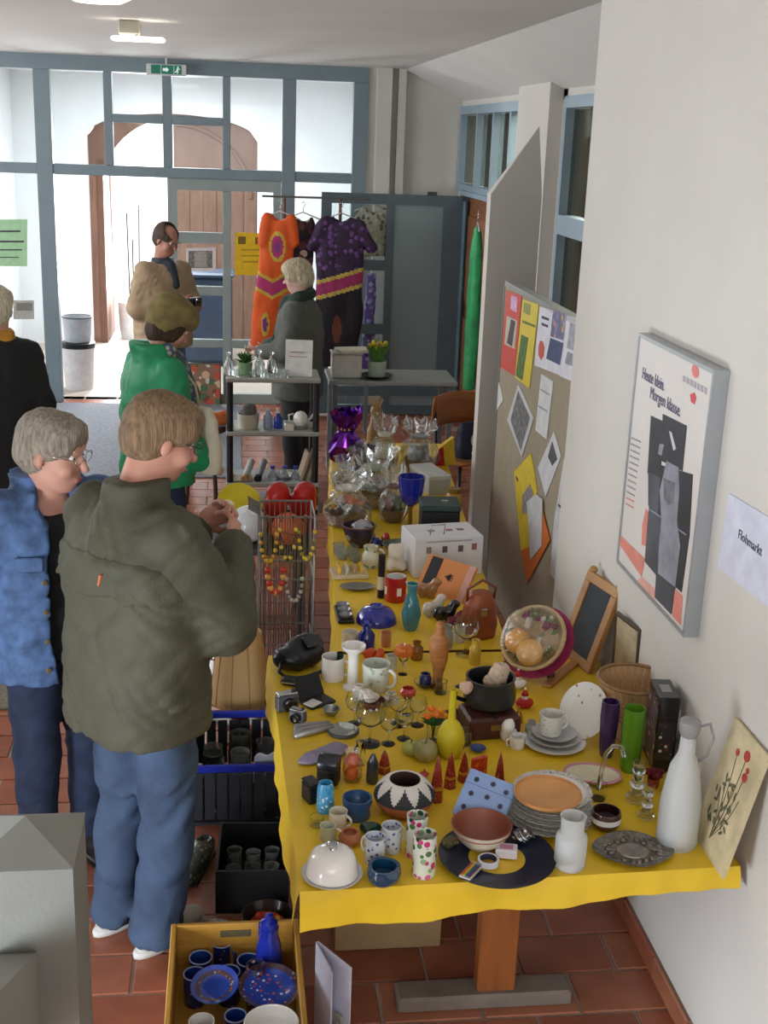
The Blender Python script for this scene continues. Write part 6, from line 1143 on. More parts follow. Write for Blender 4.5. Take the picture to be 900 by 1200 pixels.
# notices on the glass (flat paper)
def paper(name, lb, cat, px, plane, val, m, th=.003, marks=(), out=-1):
    """px: corners in photo order; plane 'x' or 'y' at val; sheet lies on that plane, thickness towards the camera"""
    f = at_x if plane == 'x' else at_y; pts = [f(u, v, val) for u, v in px]; c = sum(pts, Vector()) / len(pts)
    t = thing(name, lb, cat, c); n = len(pts); d = Vector((-th, 0, 0)) if plane == 'x' else Vector((0, -th, 0))
    MB().add([p - c for p in pts] + [p - c + d for p in pts], [tuple(range(n)), tuple(range(2 * n - 1, n - 1, -1))] + [(i, (i + 1) % n, n + (i + 1) % n, n + i) for i in range(n)]).build('sheet', m, t)
    for k_, (nm, q, mm) in enumerate(marks):
        pp = [f(u, v, val) - c + d * 1.02 for u, v in q]; n2 = len(pp); d2 = d * (.25 + .12 * k_)
        MB().add(pp + [p + d2 for p in pp], [tuple(range(n2)), tuple(range(2 * n2 - 1, n2 - 1, -1))] + [(i, (i + 1) % n2, n2 + (i + 1) % n2, n2 + i) for i in range(n2)]).build(nm, mm, t)
    return t
def Q(x0, y0, x1, y1): return [(x0, y0), (x1, y0), (x1, y1), (x0, y1)]
ink = mat('3A3A42', .7); YG = YF - .066
paper('green_notice', 'light green notice taped to the left glass pane', 'notice', Q(-30, 257, 32, 312), 'y', YG + .05, mat('9CC49A', .7), marks=[('writing', Q(0, 270, 24, 272), ink), ('writing', Q(-10, 282, 28, 284), ink), ('writing', Q(-5, 292, 26, 293.5), ink), ('writing', Q(0, 301, 22, 302), ink)])
paper('small_card', 'small grey card taped low on the left glass pane', 'card', Q(16, 352, 40, 374), 'y', YG + .05, mat('A5A49C', .6, var=.2, scale=50), marks=[('picture', Q(19, 355, 38, 364), mat('77786E', .6))])
paper('photo_print', 'black and white photo print taped to the door leaf', 'print', [(218, 291), (253, 290), (253, 317), (218, 318)], 'y', YF - .031, mat('D8D2D2', .6), marks=[('picture', Q(221, 294, 249, 314), mat('77746E', .6, var=.6, scale=60)), ('picture', Q(228, 295, 242, 313), mat('A09E98', .6, var=.3, scale=90))])
paper('yellow_poster', 'yellow poster on the closed door leaf beside the orange dress', 'poster', [(276, 272), (311, 274), (310, 323), (275, 322)], 'y', YF - .031, mat('D8B41A', .6), marks=[('picture', Q(279, 277, 288, 286), mat('6E5A1A', .7)), ('picture', Q(299, 278, 307, 286), mat('6E5A1A', .7)), ('writing', Q(283, 292, 304, 293.5), mat('A08418', .7)), ('writing', Q(283, 299, 304, 300.5), mat('A08418', .7)), ('writing', Q(285, 306, 302, 307.5), mat('A08418', .7))])
t = thing('child_painting', 'colourful painting leaning at the foot of the door leaf', 'painting', at_z(236, 478, 0), 0); p = at_z(236, 478, 0); t.location = (p.x, 11.40, 0); t.rotation_euler = (-.08, 0, 0); MB().box((0, 0, .19), (.34, .02, .38)).build('panel', spots('8A6A52', ['B8523A', '4A6A4A', 'D0B08A', '7A3A2A', 'C9C4B8'], 14, .55, .7, 0), t); MB().box((0, .012, .19), (.36, .01, .40)).build('frame', mat('5A4632', .6), t)
t = thing('exit_sign', 'green emergency exit sign hung below the ceiling at the partition', 'sign', (at_y(195, 82, 11.38).x, 11.38, at_y(195, 82, 11.38).z)); MB().box((0, 0, 0), (.34, .035, .095), b=.006).build('housing', mat('C9CCC8', .5), t); MB().box((0, -.0185, .002), (.26, .002, .072)).build('panel', mat('1E6A58', .4, emit=.25), t)
for x in (-.045, .065): MB().box((x, -.0200, .002), (.008, .002, .072)).build('divider', mat('A9C9BC', .5), t)
MB().prism([(0, -.012), (.03, -.012), (.03, -.022), (.052, 0), (.03, .022), (.03, .012), (0, .012)], .001, M=Matrix.Translation((-.03, -.0205, .002)) @ Matrix.Rotation(math.pi / 2, 4, 'X')).build('arrow', mat('DCEDE4', .5, emit=.3), t)
s = SDF(); s.ell((.10, 0, .024), (.007, .004, .007), k=.004); s.chain([(.098, 0, .014), (.092, 0, -.004), (.10, 0, -.016), (.094, 0, -.028)], [.006, .006, .004, .004], k=.004); s.chain([(.092, 0, -.004), (.082, 0, -.016), (.074, 0, -.018)], [.005, .004, .004], k=.004); s.chain([(.098, 0, .012), (.110, 0, .004), (.116, 0, .010)], [.004, .003, .003], k=.003); o = s.build('running_figure', mat('DCEDE4', .5, emit=.3), t, h=.0025); o.location = (0, -.0215, .002); o.scale = (1, .3, 1)
MB().tube([(0, 0, .045), (0, 0, ZC - t.location.z)], .010, 8).build('rod', mat('C9CCC8', .5), t)
for i, (u, v, r, lb) in enumerate(((115, -2, .17, 'round lit ceiling lamp above the hall'),)):
    p = at_z(u, v, ZC - .05); t = thing('ceiling_lamp', lb, 'lamp', (p.x, p.y, ZC)); lath('plate', [(1, -.012), (1, 0), (0, 0)], r, 1, mat('C9C6C0', .5), t); lath('diffuser', [(0, -.07), (.6, -.065), (.92, -.04), (.95, -.012), (0, -.012)], r, 1, mat('FFF6E6', .5, var=0, emit=4), t)
p = at_z(158, 46, ZC - .10); t = thing('spotlight', 'small ceiling fitting with bright light bar', 'lamp', (p.x, p.y, ZC)); MB().box((-.03, .03, -.04), (.12, .12, .08), b=.01).build('box', mat('A5A090', .6), t); MB().box((.02, -.02, -.10), (.30, .07, .025), b=.01).build('light_bar', mat('FFF8EC', .5, var=0, emit=5), t); MB().tube([(-.0, .0, -.08), (.02, -.02, -.09)], .015, 6).build('stem', mat('A5A090', .6), t)
# ================================================================== NOTICE BOARD, POSTER AND PAPERS ON THE RIGHT
XB = 1.36
t = thing('notice_board', 'large beige pin board standing behind the wall corner', 'board', (XB + .02, 5.40, 0)); Y0, Y1 = 4.66, 6.02
MB().bb((-.018, Y0 - 5.40, .20), (.018, Y1 - 5.40, 1.79)).build('panel', mat('9C917C', .85, var=.06, scale=12, bump=.1, bscale=200), t)
MB().bb((-.022, Y0 - 5.40, 1.79), (.022, Y1 - 5.40, 1.815)).build('edge', mat('7E7E7A', .5), t); MB().bb((-.022, Y1 - 5.40, .20), (.022, Y1 - 5.385, 1.79)).build('edge', mat('7E7E7A', .5), t)
for y in (Y0 - 5.34, Y1 - 5.46): MB().bb((-.015, y - .02, 0), (.015, y + .02, .2)).build('leg', mat('4A4A4C', .4, .6), t)
XP = XB + .001
red_ = mat('C23A2A', .6, var=.08)
paper('flyer', 'red flyer with a bottle picture at the top of the pin board', 'flyer', [(594, 340), (612, 347), (604, 441), (587, 430)], 'x', XP, red_, marks=[('picture', [(600, 346), (607, 349), (606, 366), (599, 362)], mat('C9A0C4', .6, var=.4, scale=60)), ('picture', [(595, 370), (607, 376), (604, 409), (592, 403)], mat('B8B0A0', .6)), ('picture', [(600, 374), (605, 377), (601, 406), (595, 402)], mat('3A2420', .6))])
paper('flyer', 'tall yellow flyer beside the red flyer on the pin board', 'flyer', [(613, 351), (632, 357), (621, 455), (604, 442)], 'x', XP, mat('D2BE22', .6, var=.06), marks=[('picture', [(615, 354), (623, 357), (622, 370), (614, 366)], mat('8A8A3A', .6)), ('picture', [(612, 392), (620, 396), (613, 446), (605, 440)], mat('4A6A2A', .7, var=.4, scale=30)), ('writing', [(613, 375), (628, 381), (628, 384), (613, 378)], mat('6A6A2A', .7))])
paper('leaflet', 'white leaflet with flower photo and red oval on the pin board', 'leaflet', [(633, 359), (664, 368), (657, 440), (627, 428)], 'x', XP, mat('D6D6E0', .6), marks=[('picture', [(649, 363), (663, 367), (661, 399), (646, 394)], spots('5A5A90', ['D89A3A', '4A7A3A', '8A7AB0'], 30, .45)), ('picture', [(646, 396), (661, 402), (657, 428), (641, 420)], mat('2E3A66', .6, var=.3, scale=30)), ('red_oval', [(634, 399), (637, 400), (639, 407), (638, 417), (635, 422), (632, 416), (632, 407)], mat('C8482E', .6)), ('writing', [(636, 370), (644, 373), (644, 376), (636, 373)], ink), ('writing', [(636, 378), (643, 381), (643, 384), (636, 381)], ink)])
paper('leaflet', 'white leaflet with grey photos half behind the wall corner', 'leaflet', [(665, 369), (690, 378), (684, 452), (657, 441)], 'x', XP, mat('D6D6E0', .6), marks=[('picture', [(669, 378), (679, 382), (676, 412), (665, 408)], mat('9A9CA6', .6, var=.3, scale=40)), ('picture', [(666, 412), (676, 416), (674, 430), (663, 426)], mat('8A8C96', .6, var=.3, scale=40))])
paper('slip', 'narrow white slip below the flower leaflet', 'slip', [(635, 438), (649, 447), (641, 515), (628, 504)], 'x', XP, mat('D2D4D4', .7), marks=[('writing', [(634, 455), (645, 462), (645, 464), (634, 457)], mat('9A9CA0', .7)), ('writing', [(632, 475), (642, 481), (642, 483), (632, 477)], mat('9A9CA0', .7))])
paper('photo_sheet', 'tilted grey photo sheet on the pin board', 'photo', [(608, 450), (626, 490), (612, 536), (595, 492)], 'x', XP, mat('C4C4C6', .6), marks=[('picture', [(608, 458), (622, 490), (611, 528), (599, 492)], mat('6A6A6C', .6, var=.6, scale=40))])
paper('slip', 'tiny white slip at the outer edge of the pin board', 'slip', [(585, 448), (588, 458), (590, 470), (583, 480)], 'x', XP, mat('D0D0CC', .7))
paper('print_sheet', 'tilted white sheet with dark sketch below the narrow slip', 'sheet', [(650, 505), (658, 535), (640, 582), (631, 548)], 'x', XP, mat('CFCFD2', .6), marks=[('sketch', [(648, 517), (654, 538), (648, 546), (643, 535)], mat('4E4E52', .7, var=.4, scale=60))])
paper('yellow_leaflet', 'yellow leaflet with grey photo below the photo sheet', 'leaflet', [(623, 531), (630, 575), (621, 643), (611, 645), (603, 553)], 'x', XP, mat('D6BC24', .6), marks=[('picture', [(622, 567), (626, 577), (621, 600), (613, 603), (613, 580)], mat('8A7E86', .6, var=.4, scale=40)), ('mark', [(605, 557), (608, 561), (608, 565), (606, 562)], ink)])
paper('orange_leaflet', 'orange leaflet hanging below the yellow one', 'leaflet', [(634, 588), (645, 633), (618, 684), (611, 645), (622, 640)], 'x', XP - .004, mat('CC6A22', .6))
paper('white_leaflet', 'white strip over the yellow and orange leaflets', 'leaflet', [(629, 579), (636, 585), (635, 640), (622, 656), (618, 588)], 'x', XP - .008, mat('C9CBCC', .6))
paper('white_leaflet', 'pale sheets pinned low beside the wall corner', 'leaflet', [(662, 535), (666, 580), (655, 685), (645, 672), (650, 610)], 'x', XP, mat('C9CACC', .6), marks=[('writing', [(655, 590), (660, 594), (659, 597), (655, 593)], ink)])
# big framed poster on the right wall
XF = XW - .045; TL, TR, BR, BL = at_x(748, 390, XF), at_x(836, 433, XF), at_x(802, 748, XF), at_x(722, 659, XF)
ya, yb = (TL.y + BL.y) / 2, (TR.y + BR.y) / 2; za, zb = (TL.z + TR.z) / 2, (BL.z + BR.z) / 2
t = thing('poster_frame', 'large framed charity poster with black and white photo collage on the right wall', 'poster', (XW, (ya + yb) / 2, (za + zb) / 2)); o_ = t.location
alu = mat('A5A9AC', .35, metal=.4, var=.05)
def pb(name, y0, y1, z0, z1, x0, x1, m, par=None): return MB().bb((x0 - XW, y0 - o_.y, z0 - o_.z), (x1 - XW, y1 - o_.y, z1 - o_.z)).build(name, m, par or t)
pb('sheet', yb + .012, ya - .012, zb + .012, za - .012, XF + .004, XW - .002, mat('D6D0CA', .5, var=.05, scale=4))
for y0, y1, z0, z1 in ((yb, yb + .012, zb, za), (ya - .012, ya, zb, za), (yb + .012, ya - .012, za - .012, za), (yb + .012, ya - .012, zb, zb + .012)): pb('frame_bar', y0, y1, z0, z1, XF, XW - .001, alu)
def pp_(name, q, m, lift=.001):
    pts = [at_x(u, v, XF + .0035) - Vector(o_) for u, v in q]; n = len(pts); d = Vector((-lift, 0, 0))
    return MB().add(pts + [p + d for p in pts], [tuple(range(n)), tuple(range(2 * n - 1, n - 1, -1))] + [(i, (i + 1) % n, n + (i + 1) % n, n + i) for i in range(n)]).build(name, m, t)
bwd = mat('2E2F34', .5, var=.35, scale=9); bwm = mat('4A4C52', .5, var=.4, scale=9); bwl = mat('8C8E98', .5, var=.3, scale=12)
pp_('photo_panel', [(763, 487), (778, 494), (774, 560), (759, 555)], bwd); pp_('photo_panel', [(777, 485), (805, 499), (800, 552), (775, 540)], bwd, .0012)
pp_('photo_panel', [(760, 553), (776, 560), (771, 609), (760, 592)], bwm, .0014); pp_('photo_panel', [(775, 545), (812, 556), (808, 630), (771, 606)], bwd, .0016)
pp_('photo_panel', [(761, 594), (778, 610), (771, 676), (756, 658)], bwm, .0018); pp_('photo_panel', [(778, 608), (808, 628), (799, 694), (771, 668)], bwd, .0020)
pp_('photo_panel', [(770, 664), (792, 686), (787, 720), (768, 700)], bwm, .0022)
pp_('photo_figure', [(782, 540), (796, 548), (797, 575), (794, 610), (798, 640), (792, 688), (772, 672), (773, 640), (776, 610), (774, 575)], bwl, .0026)
pp_('photo_highlight', [(785, 505), (788, 507), (793, 526), (790, 528)], mat('C9C9CC', .5), .0026); pp_('photo_highlight', [(774, 520), (779, 521), (776, 534), (772, 532)], mat('8A8A90', .5), .0026)
pp_('photo_face', [(779, 560), (792, 566), (790, 590), (784, 592), (779, 584)], mat('6A6A70', .5, var=.3, scale=30), .003)
pp_('photo_line', [(762, 596), (805, 626), (805, 627.5), (762, 597.5)], bwl, .003)
coral = mat('D98878', .55, var=.1)
pp_('coral_band', [(727, 627), (756, 655), (752, 676), (725, 636)], coral); pp_('coral_band', [(752, 676), (768, 690), (766, 706), (745, 682)], mat('DDA498', .55)); pp_('coral_band', [(791, 690), (800, 698), (798, 733), (788, 722)], coral); pp_('coral_arc', [(757, 596), (760, 600), (757, 640), (752, 638), (753, 615)], coral)
pp_('logo_dot', [(815 + 4 * math.cos(a * .6283), 435 + 8 * math.sin(a * .6283) + 2 * math.cos(a * .6283)) for a in range(10)], mat('D07068', .55)); pp_('logo_mark', [(809, 462), (814, 460), (816, 466), (814, 474), (810, 471)], mat('C8484A', .55))
for i in range(7): pp_('logo_letter', [(800.5 + i * 4.2, 440 + i * 2.2), (803.2 + i * 4.2, 441.4 + i * 2.2), (803 + i * 4.2, 448 + i * 2.4), (800.2 + i * 4.2, 446.6 + i * 2.4)], mat('A9A2A8', .6))
for i in range(12):
    v = 512 + i * 7; pp_('small_print', [(740 - i * .6, v), (751 - i * .8, v + 5), (751 - i * .8, v + 7), (740 - i * .6, v + 2)], mat('9A949A' if i < 10 else 'D08A80', .6))
MW = Matrix(((0, 0, -1, 0), (-1, 0, 0, 0), (0, 1, 0, 0), (0, 0, 0, 1)))
def wall_text(body, u, v, size, m, x, par, org, sx=1.0):
    p = at_x(u, v, x) - Vector(org); return text(body, 'lettering', size, Matrix.Translation(p) @ MW @ Matrix.Diagonal((sx, 1, 1, 1)), m, par)
vio = mat('5A5676', .6)
a_ = at_x(752, 441, XF); b_ = at_x(779, 458, XF)
wall_text('Heute klein.', 752, 443, .052, vio, XF + .002, t, o_, .80); wall_text('Morgen klasse.', 761, 466, .052, vio, XF + .002, t, o_, .86)
pz = [(855, 578), (912, 612), (905, 714), (842, 665)]
t = paper('wall_sign', 'white sheet reading Flohmarkt taped to the right wall', 'sign', pz, 'x', XW - .0005, mat('CDCFDD', .7), marks=())
wall_text('Flohmarkt', 864.5, 630, .036, mat('3E3E46', .7), XW - .0045, t, t.location, 1.0)
# ================================================================== PEOPLE
skin_a = mat('C08A76', .55, var=.10, scale=14); skin_b = mat('C79480', .55, var=.10, scale=14)
eye_m = mat('E4E0DA', .2, var=0); iris_m = mat('3A3A38', .2, var=0); lip_m = mat('A85A52', .5, var=.05)
def rot(yaw, pitch=0, roll=0): return np.array((Matrix.Rotation(yaw, 3, 'Z') @ Matrix.Rotation(pitch, 3, 'X') @ Matrix.Rotation(roll, 3, 'Y')))
class Person:
    def __init__(s, label, loc, facing, h, head=(0, 0, 0), hc=None, hs=1.0, **j):
        # facing: compass angle in the plan, 0 = +Y, positive towards +X; joints are local: x to the person's right, y forward
        s.t = thing('person', label, 'person', (loc[0], loc[1], 0), -math.radians(facing)); k = h / 1.75; s.k = k; s.hk = k * hs
        J = dict(shR=(.172, 0, 1.385), shL=(-.172, 0, 1.385), elR=(.24, -.03, 1.13), elL=(-.24, -.03, 1.13), wrR=(.24, .08, .90), wrL=(-.24, .08, .90),
                 hipR=(.09, 0, .92), hipL=(-.09, 0, .92), knR=(.10, .03, .50), knL=(-.10, .03, .50), anR=(.10, 0, .085), anL=(-.10, 0, .085), neck=(0, -.01, 1.47))
        J.update({a: b for a, b in j.items()}); s.J = {a: tuple(np.array(b) * (k if a not in j else 1)) for a, b in J.items()}
        s.hc = np.array(hc if hc is not None else (0, .025 * k, 1.632 * k)); s.R = rot(-math.radians(head[0]), math.radians(head[1]), math.radians(head[2]) if len(head) > 2 else 0)
    def hp(s, p): return s.hc + s.R @ (np.array(p) * s.hk)
    def body(s, skin, h=.011, grip=None, fingers=True):
        k = s.k; J = s.J; b = SDF()
        e = lambda c, r, kk=.02, sub=False: b.ell(s.hp(c), np.array(r) * s.hk, s.R, kk, sub)
        e((0, -.012, .025), (.074, .094, .090)); e((0, .022, -.028), (.060, .070, .086)); e((0, .058, -.088), (.034, .030, .026)); e((0, .03, -.07), (.052, .05, .045))
        for sx in (-1, 1):
            e((sx * .040, .062, -.030), (.026, .026, .026)); e((sx * .077, -.008, -.012), (.009, .017, .028), .005)
            e((sx * .032, .100, .012), (.016, .014, .011), .004, True)
        e((0, .082, .034), (.048, .012, .010), .01)
        b.cap(s.hp((0, .088, .014)), s.hp((0, .112, -.024)), .009 * k, .014 * k, .012)
        e((0, .090, -.056), (.023, .012, .006), .006); e((0, .088, -.067), (.021, .012, .006), .006)
        b.chain([J['neck'], s.hp((0, -.018, -.06))], [.060 * k, .055 * k], .03)
        zn = J['neck'][2]; z = [.88 * k, 1.0 * k, 1.15 * k, zn - .19 * k, zn - .10 * k, zn - .02 * k]
        b.loft([(z[0], 0, 0, .15 * k, .105 * k), (z[1], 0, 0, .14 * k, .10 * k), (z[2], 0, 0, .135 * k, .10 * k), (z[3], 0, 0, .15 * k, .10 * k), (z[4], 0, 0, .10 * k, .07 * k), (z[5], 0, 0, .05 * k, .05 * k)], k=.03)
        for q in 'RL':
            b.chain([tuple(np.array(J['sh' + q]) - (0, 0, .02)), J['el' + q], J['wr' + q]], [.044 * k, .038 * k, .028 * k], .02)
            b.chain([J['hip' + q], J['kn' + q], J['an' + q]], [.080 * k, .055 * k, .040 * k], .03)
            an = np.array(J['an' + q]); b.chain([an + (0, -.03, -.03), an + (0, .12 * k, -.05)], [.032, .026], .02)
            wr = np.array(J['wr' + q]); fo = wr - np.array(J['el' + q]); fo = fo / np.linalg.norm(fo); g = s.J.get('hd' + q)
            dr = fo if g is None else (np.array(g) - wr) / np.linalg.norm(np.array(g) - wr)
            sgn = 1 if q == 'R' else -1
            side = np.array((-sgn, 0, .2)); side = side - dr * (side @ dr); side /= np.linalg.norm(side); nrm = np.cross(dr, side) * sgn
            if s.J.get('pn' + q) is not None:
                nrm = np.array(s.J['pn' + q], float); nrm -= dr * (nrm @ dr); nrm /= np.linalg.norm(nrm); side = np.cross(nrm, dr) * sgn
            pc = wr + dr * .045 * k; Rm = np.stack([side, dr, np.cross(side, dr)], 1); b.ell(pc, (.038 * k, .052 * k, .017 * k), Rm, .02)
            if fingers:
                for i, (o_, L_) in enumerate(((.029, .066), (.010, .078), (-.010, .072), (-.028, .055))):
                    a0 = pc + side * o_ * k + dr * .045 * k; c1 = dr * .8 + nrm * .6; c2 = dr * .1 + nrm * 1.0; c1 /= np.linalg.norm(c1); c2 /= np.linalg.norm(c2)
                    m1 = a0 + c1 * L_ * .5 * k; m2 = m1 + c2 * L_ * .5 * k; b.chain([a0, m1, m2], [.0092 * k, .0086 * k, .0074 * k], .003)
                a0 = pc + side * .034 * k - dr * .02 * k; m1 = a0 + (side * .6 + dr * .5 + nrm * .5) * .034 * k; m2 = m1 + (dr * .8 + nrm * .6) * .030 * k; b.chain([a0, m1, m2], [.0125 * k, .0105 * k, .0088 * k], .010)
        o = b.build('body', skin, s.t, h=h)
        for sx in (-1, 1):
            c = s.hp((sx * .032, .0735, .012)); MB().ball(tuple(c), .0108 * k, 10, 8).build('eye', eye_m, s.t, True)
            c = s.hp((sx * .032, .0815, .010)); MB().ball(tuple(c), .0056 * k, 8, 6).build('iris', iris_m, s.t, True)
        l = SDF(); l.ell(s.hp((0, .0985, -.0615)), np.array((.021, .006, .0075)) * k, s.R, .004); l.build('lips', lip_m, s.t, h=.003)
        return o
    def hair(s, m, kind='short', h=.009, wr=.004):
        b = SDF(); k = s.k; e = lambda c, r, kk=.02, sub=False: b.ell(s.hp(c), np.array(r) * s.hk, s.R, kk, sub)
        e((0, -.02, .045), (.086, .104, .088)); e((0, -.045, -.005), (.082, .078, .085))
        if kind == 'full': e((0, .03, .085), (.072, .065, .04)); e((.05, .02, .05), (.04, .06, .05)); e((-.05, .02, .05), (.04, .06, .05))
        if kind == 'bob':
            e((0, -.045, -.04), (.088, .075, .10)); e((.06, .0, -.02), (.034, .055, .075)); e((-.06, .0, -.02), (.034, .055, .075)); e((0, .035, .085), (.07, .06, .04))
        if kind == 'mop': e((0, .01, .08), (.092, .10, .062)); e((.055, .015, .03), (.04, .07, .06)); e((-.055, .015, .03), (.04, .07, .06)); e((0, -.06, -.03), (.08, .06, .07))
        if kind == 'bald': e((0, .05, .10), (.068, .10, .062), .01, True)
        e((0, .125, -.045), (.085, .075, .100), .01, True); e((0, .06, -.14), (.10, .10, .07), .01, True)
        return b.build('hair', m, s.t, h=h, wr=wr, wf=120, seed=2, stretch=(1, 1, .25))
    def glasses(s, m):
        k = s.k; g = bpy.data.objects.new('glasses', None); COL.objects.link(g); g.parent = s.t
        for sx in (-1, 1):
            MB().tube([tuple(s.hp((sx * .034 + .025 * math.cos(a * .449), .101, .010 + .018 * math.sin(a * .449)))) for a in range(14)], .0018 * k, 5, closed=True).build('rim', m, g, True)
            MB().tube([tuple(s.hp((sx * .059, .099, .014))), tuple(s.hp((sx * .078, .04, .014))), tuple(s.hp((sx * .079, -.01, .010)))], .0018 * k, 5).build('temple', m, g, True)
        MB().tube([tuple(s.hp((-.010, .104, .014))), tuple(s.hp((.010, .104, .014)))], .0018 * k, 5).build('bridge', m, g, True)
    def coat(s, m, rows, rs=(.078, .066, .050), collar=None, h=.011, wr=.006, wf=50, name='jacket', cut=None, seed=1, cuff=.93, yaw=0):
        b = SDF(); J = s.J; b.loft(rows, k=.05, yaw=yaw)
        for q in 'RL':
            w = np.array(J['el' + q]) + (np.array(J['wr' + q]) - np.array(J['el' + q])) * cuff
            b.chain([J['sh' + q], J['el' + q], tuple(w)], list(rs), .05)
        if collar: b.loft(collar, k=.015)
        if cut: 
            for c in cut: b.ell(*c, sub=True)
        return b.build(name, m, s.t, h=h, wr=wr, wf=wf, seed=seed)
    def trousers(s, m, rh=.105, rk=.080, ra=.072, h=.012, top=1.0, wr=.006, cut=.045):
        b = SDF(); J = s.J; k = s.k; b.loft([(.84 * k, 0, 0, .165 * k, .115 * k), (.95 * k, 0, 0, .160 * k, .115 * k), (top * k, 0, 0, .15 * k, .108 * k)], k=.04)
        for q in 'RL':
            a = np.array(J['an' + q]); b.chain([J['hip' + q], J['kn' + q], tuple(a + (0, -.005, -.03))], [rh * k, rk * k, ra * k], .025)
        return b.build('trousers', m, s.t, h=h, wr=wr, wf=48, seed=4, zmin=cut)
    def shoes(s, m, sole):
        for q in 'RL':
            a = np.array(s.J['an' + q]); b = SDF(); b.chain([(a[0], a[1] - .045, .050), (a[0], a[1] + .04, .055), (a[0], a[1] + .15, .038)], [.038, .042, .034], .03); sh = b.build('shoe', m, s.t, h=.009)
            MB().lathe([(.9, 0), (1, .2), (1, .8), (.95, 1)], 20, M=Matrix.Translation((a[0], a[1] + .05, 0)) @ Matrix.Diagonal((.046, .145, .024, 1))).build('sole', sole, sh, True)
denim = mat('45628A', .8, var=.30, scale=16, bump=.25, bscale=300); denim_l = mat('3F5F92', .8, var=.28, scale=10, bump=.25, bscale=300); denim_d = mat('1F2A42', .8, var=.35, scale=12, bump=.2, bscale=300)
# --- man in the olive jacket
olive = mat('4A4939', .75, var=.16, scale=5, bump=.2, bscale=120)
p = Person('man in olive field jacket and jeans looking at a trinket in his hands', (-.275, 3.43), 46, 1.78, head=(22, -24, 0), hc=(.02, .095, 1.625),
           shR=(.175, .0, 1.385), shL=(-.175, .0, 1.385), elR=(.225, .15, 1.09), elL=(-.22, .15, 1.09), wrR=(.105, .305, 1.27), wrL=(-.065, .315, 1.285), hdR=(.045, .36, 1.335), hdL=(-.01, .37, 1.36), pnR=(-.8, .2, .3), pnL=(.8, .0, .3),
           hipR=(.08, .01, .92), hipL=(-.08, 0, .92), knR=(.085, .045, .50), knL=(-.105, .03, .50), anR=(.085, -.015, .085), anL=(-.095, -.03, .085), neck=(0, .01, 1.46))
p.body(skin_a, h=.0065)
p.hair(mat('7C644A', .8, var=.42, scale=110, stretch=(1, 1, .10), bump=.5, bscale=220), 'full', wr=.005); p.glasses(mat('3A3432', .3))
j = p.coat(olive, [(.755, -.005, .0, .232, .175), (.80, -.005, .0, .238, .18), (1.0, 0, .0, .232, .17), (1.2, 0, -.005, .228, .165), (1.32, 0, -.005, .215, .155), (1.40, 0, .0, .165, .12), (1.465, 0, .01, .09, .085)], (.085, .080, .060), [(1.445, 0, .005, .094, .09), (1.515, 0, .01, .09, .085)], h=.009, wr=.011, wf=48, name='jacket', seed=11)
MB().box((.06, -.172, 1.27), (.008, .008, .035), R=Matrix.Rotation(.3, 3, 'Y')).build('flag_tab', mat('B86A4A', .6), j)
b = SDF(); b.loft([(1.215, 0, -.006, .236, .173), (1.31, 0, -.008, .222, .162), (1.33, 0, -.008, .205, .15)], k=.02); yk = b.build('yoke_flap', olive, j, h=.009, wr=.011, wf=48, seed=11)
p.trousers(mat('394A63', .8, var=.30, scale=8, bump=.25, bscale=300), .102, .082, .076, wr=.014, cut=.04); p.shoes(mat('B9B6B0', .6), mat('D4D2CC', .6))
W = p.t.matrix_world if False else None
c, s_ = math.cos(-math.radians(46)), math.sin(-math.radians(46)); hx, hy = .0, .375
t = thing('trinket', 'small cream and gold trinket held in the olive-jacketed man\'s hands', 'trinket', (-.275 + hx * c - hy * s_, 3.43 + hx * s_ + hy * c, 1.345)); MB().ball((0, 0, .012), (.022, .017, .020), 12, 8).build('body', mat('D8D0B0', .3, coat=.4), t, True); MB().tube([(.016 * math.cos(a * .6283), 0, .012 + .016 * math.sin(a * .6283)) for a in range(10)], .003, 5, closed=True).build('band', mat('B89A4A', .3, metal=.8), t, True)
# --- woman in denim
p = Person('woman with short grey hair and glasses in a blue denim jacket', (-.575, 3.88), 150, 1.63, head=(-42, -12, 0), hs=1.1, hc=(.0, .05, 1.49),
           shR=(.165, 0, 1.30), shL=(-.165, 0, 1.30), elR=(.25, -.07, 1.03), wrR=(.27, -.02, .82), elL=(-.23, -.06, 1.03), wrL=(-.24, .02, .82))
p.body(skin_b, h=.009); p.hair(mat('8E8474', .8, var=.42, scale=110, stretch=(1, 1, .10), bump=.5, bscale=220), 'full', wr=.005); p.glasses(mat('B8B4A8', .25, metal=.8))
b = SDF(); b.loft([(.80, 0, .0, .165, .115), (1.02, 0, .0, .15, .115), (1.16, 0, .0, .15, .12), (1.25, 0, .0, .12, .095), (1.29, 0, .0, .09, .07)], k=.03); b.build('top', mat('16161A', .8, var=.1), p.t, h=.011, wr=.004, wf=50)
denim_l = mat('48628A', .8, var=.38, scale=22, bump=.25, bscale=300)
j = p.coat(denim_l, [(.74, 0, -.01, .215, .16), (.95, 0, -.01, .21, .155), (1.12, 0, -.005, .212, .16), (1.24, 0, -.01, .20, .145), (1.32, 0, -.012, .15, .11), (1.37, 0, -.012, .10, .09)], (.080, .070, .056), [(1.335, 0, -.03, .105, .08), (1.41, 0, -.04, .112, .08)], h=.009, wr=.006, wf=60, seed=6,
       cut=[((-.03, .20, 1.02), (.105, .24, .46)), ((0, .14, 1.36), (.085, .14, .12))])
for z in (.80, .90, 1.0, 1.10): MB().lathe([(.009, 0), (.009, .003), (.004, .004), (1e-5, .004)], 10, M=Matrix.Translation((.088, .150, z)) @ Matrix.Rotation(-1.45, 4, 'X')).build('button', mat('B8A478', .3, metal=.7), j)
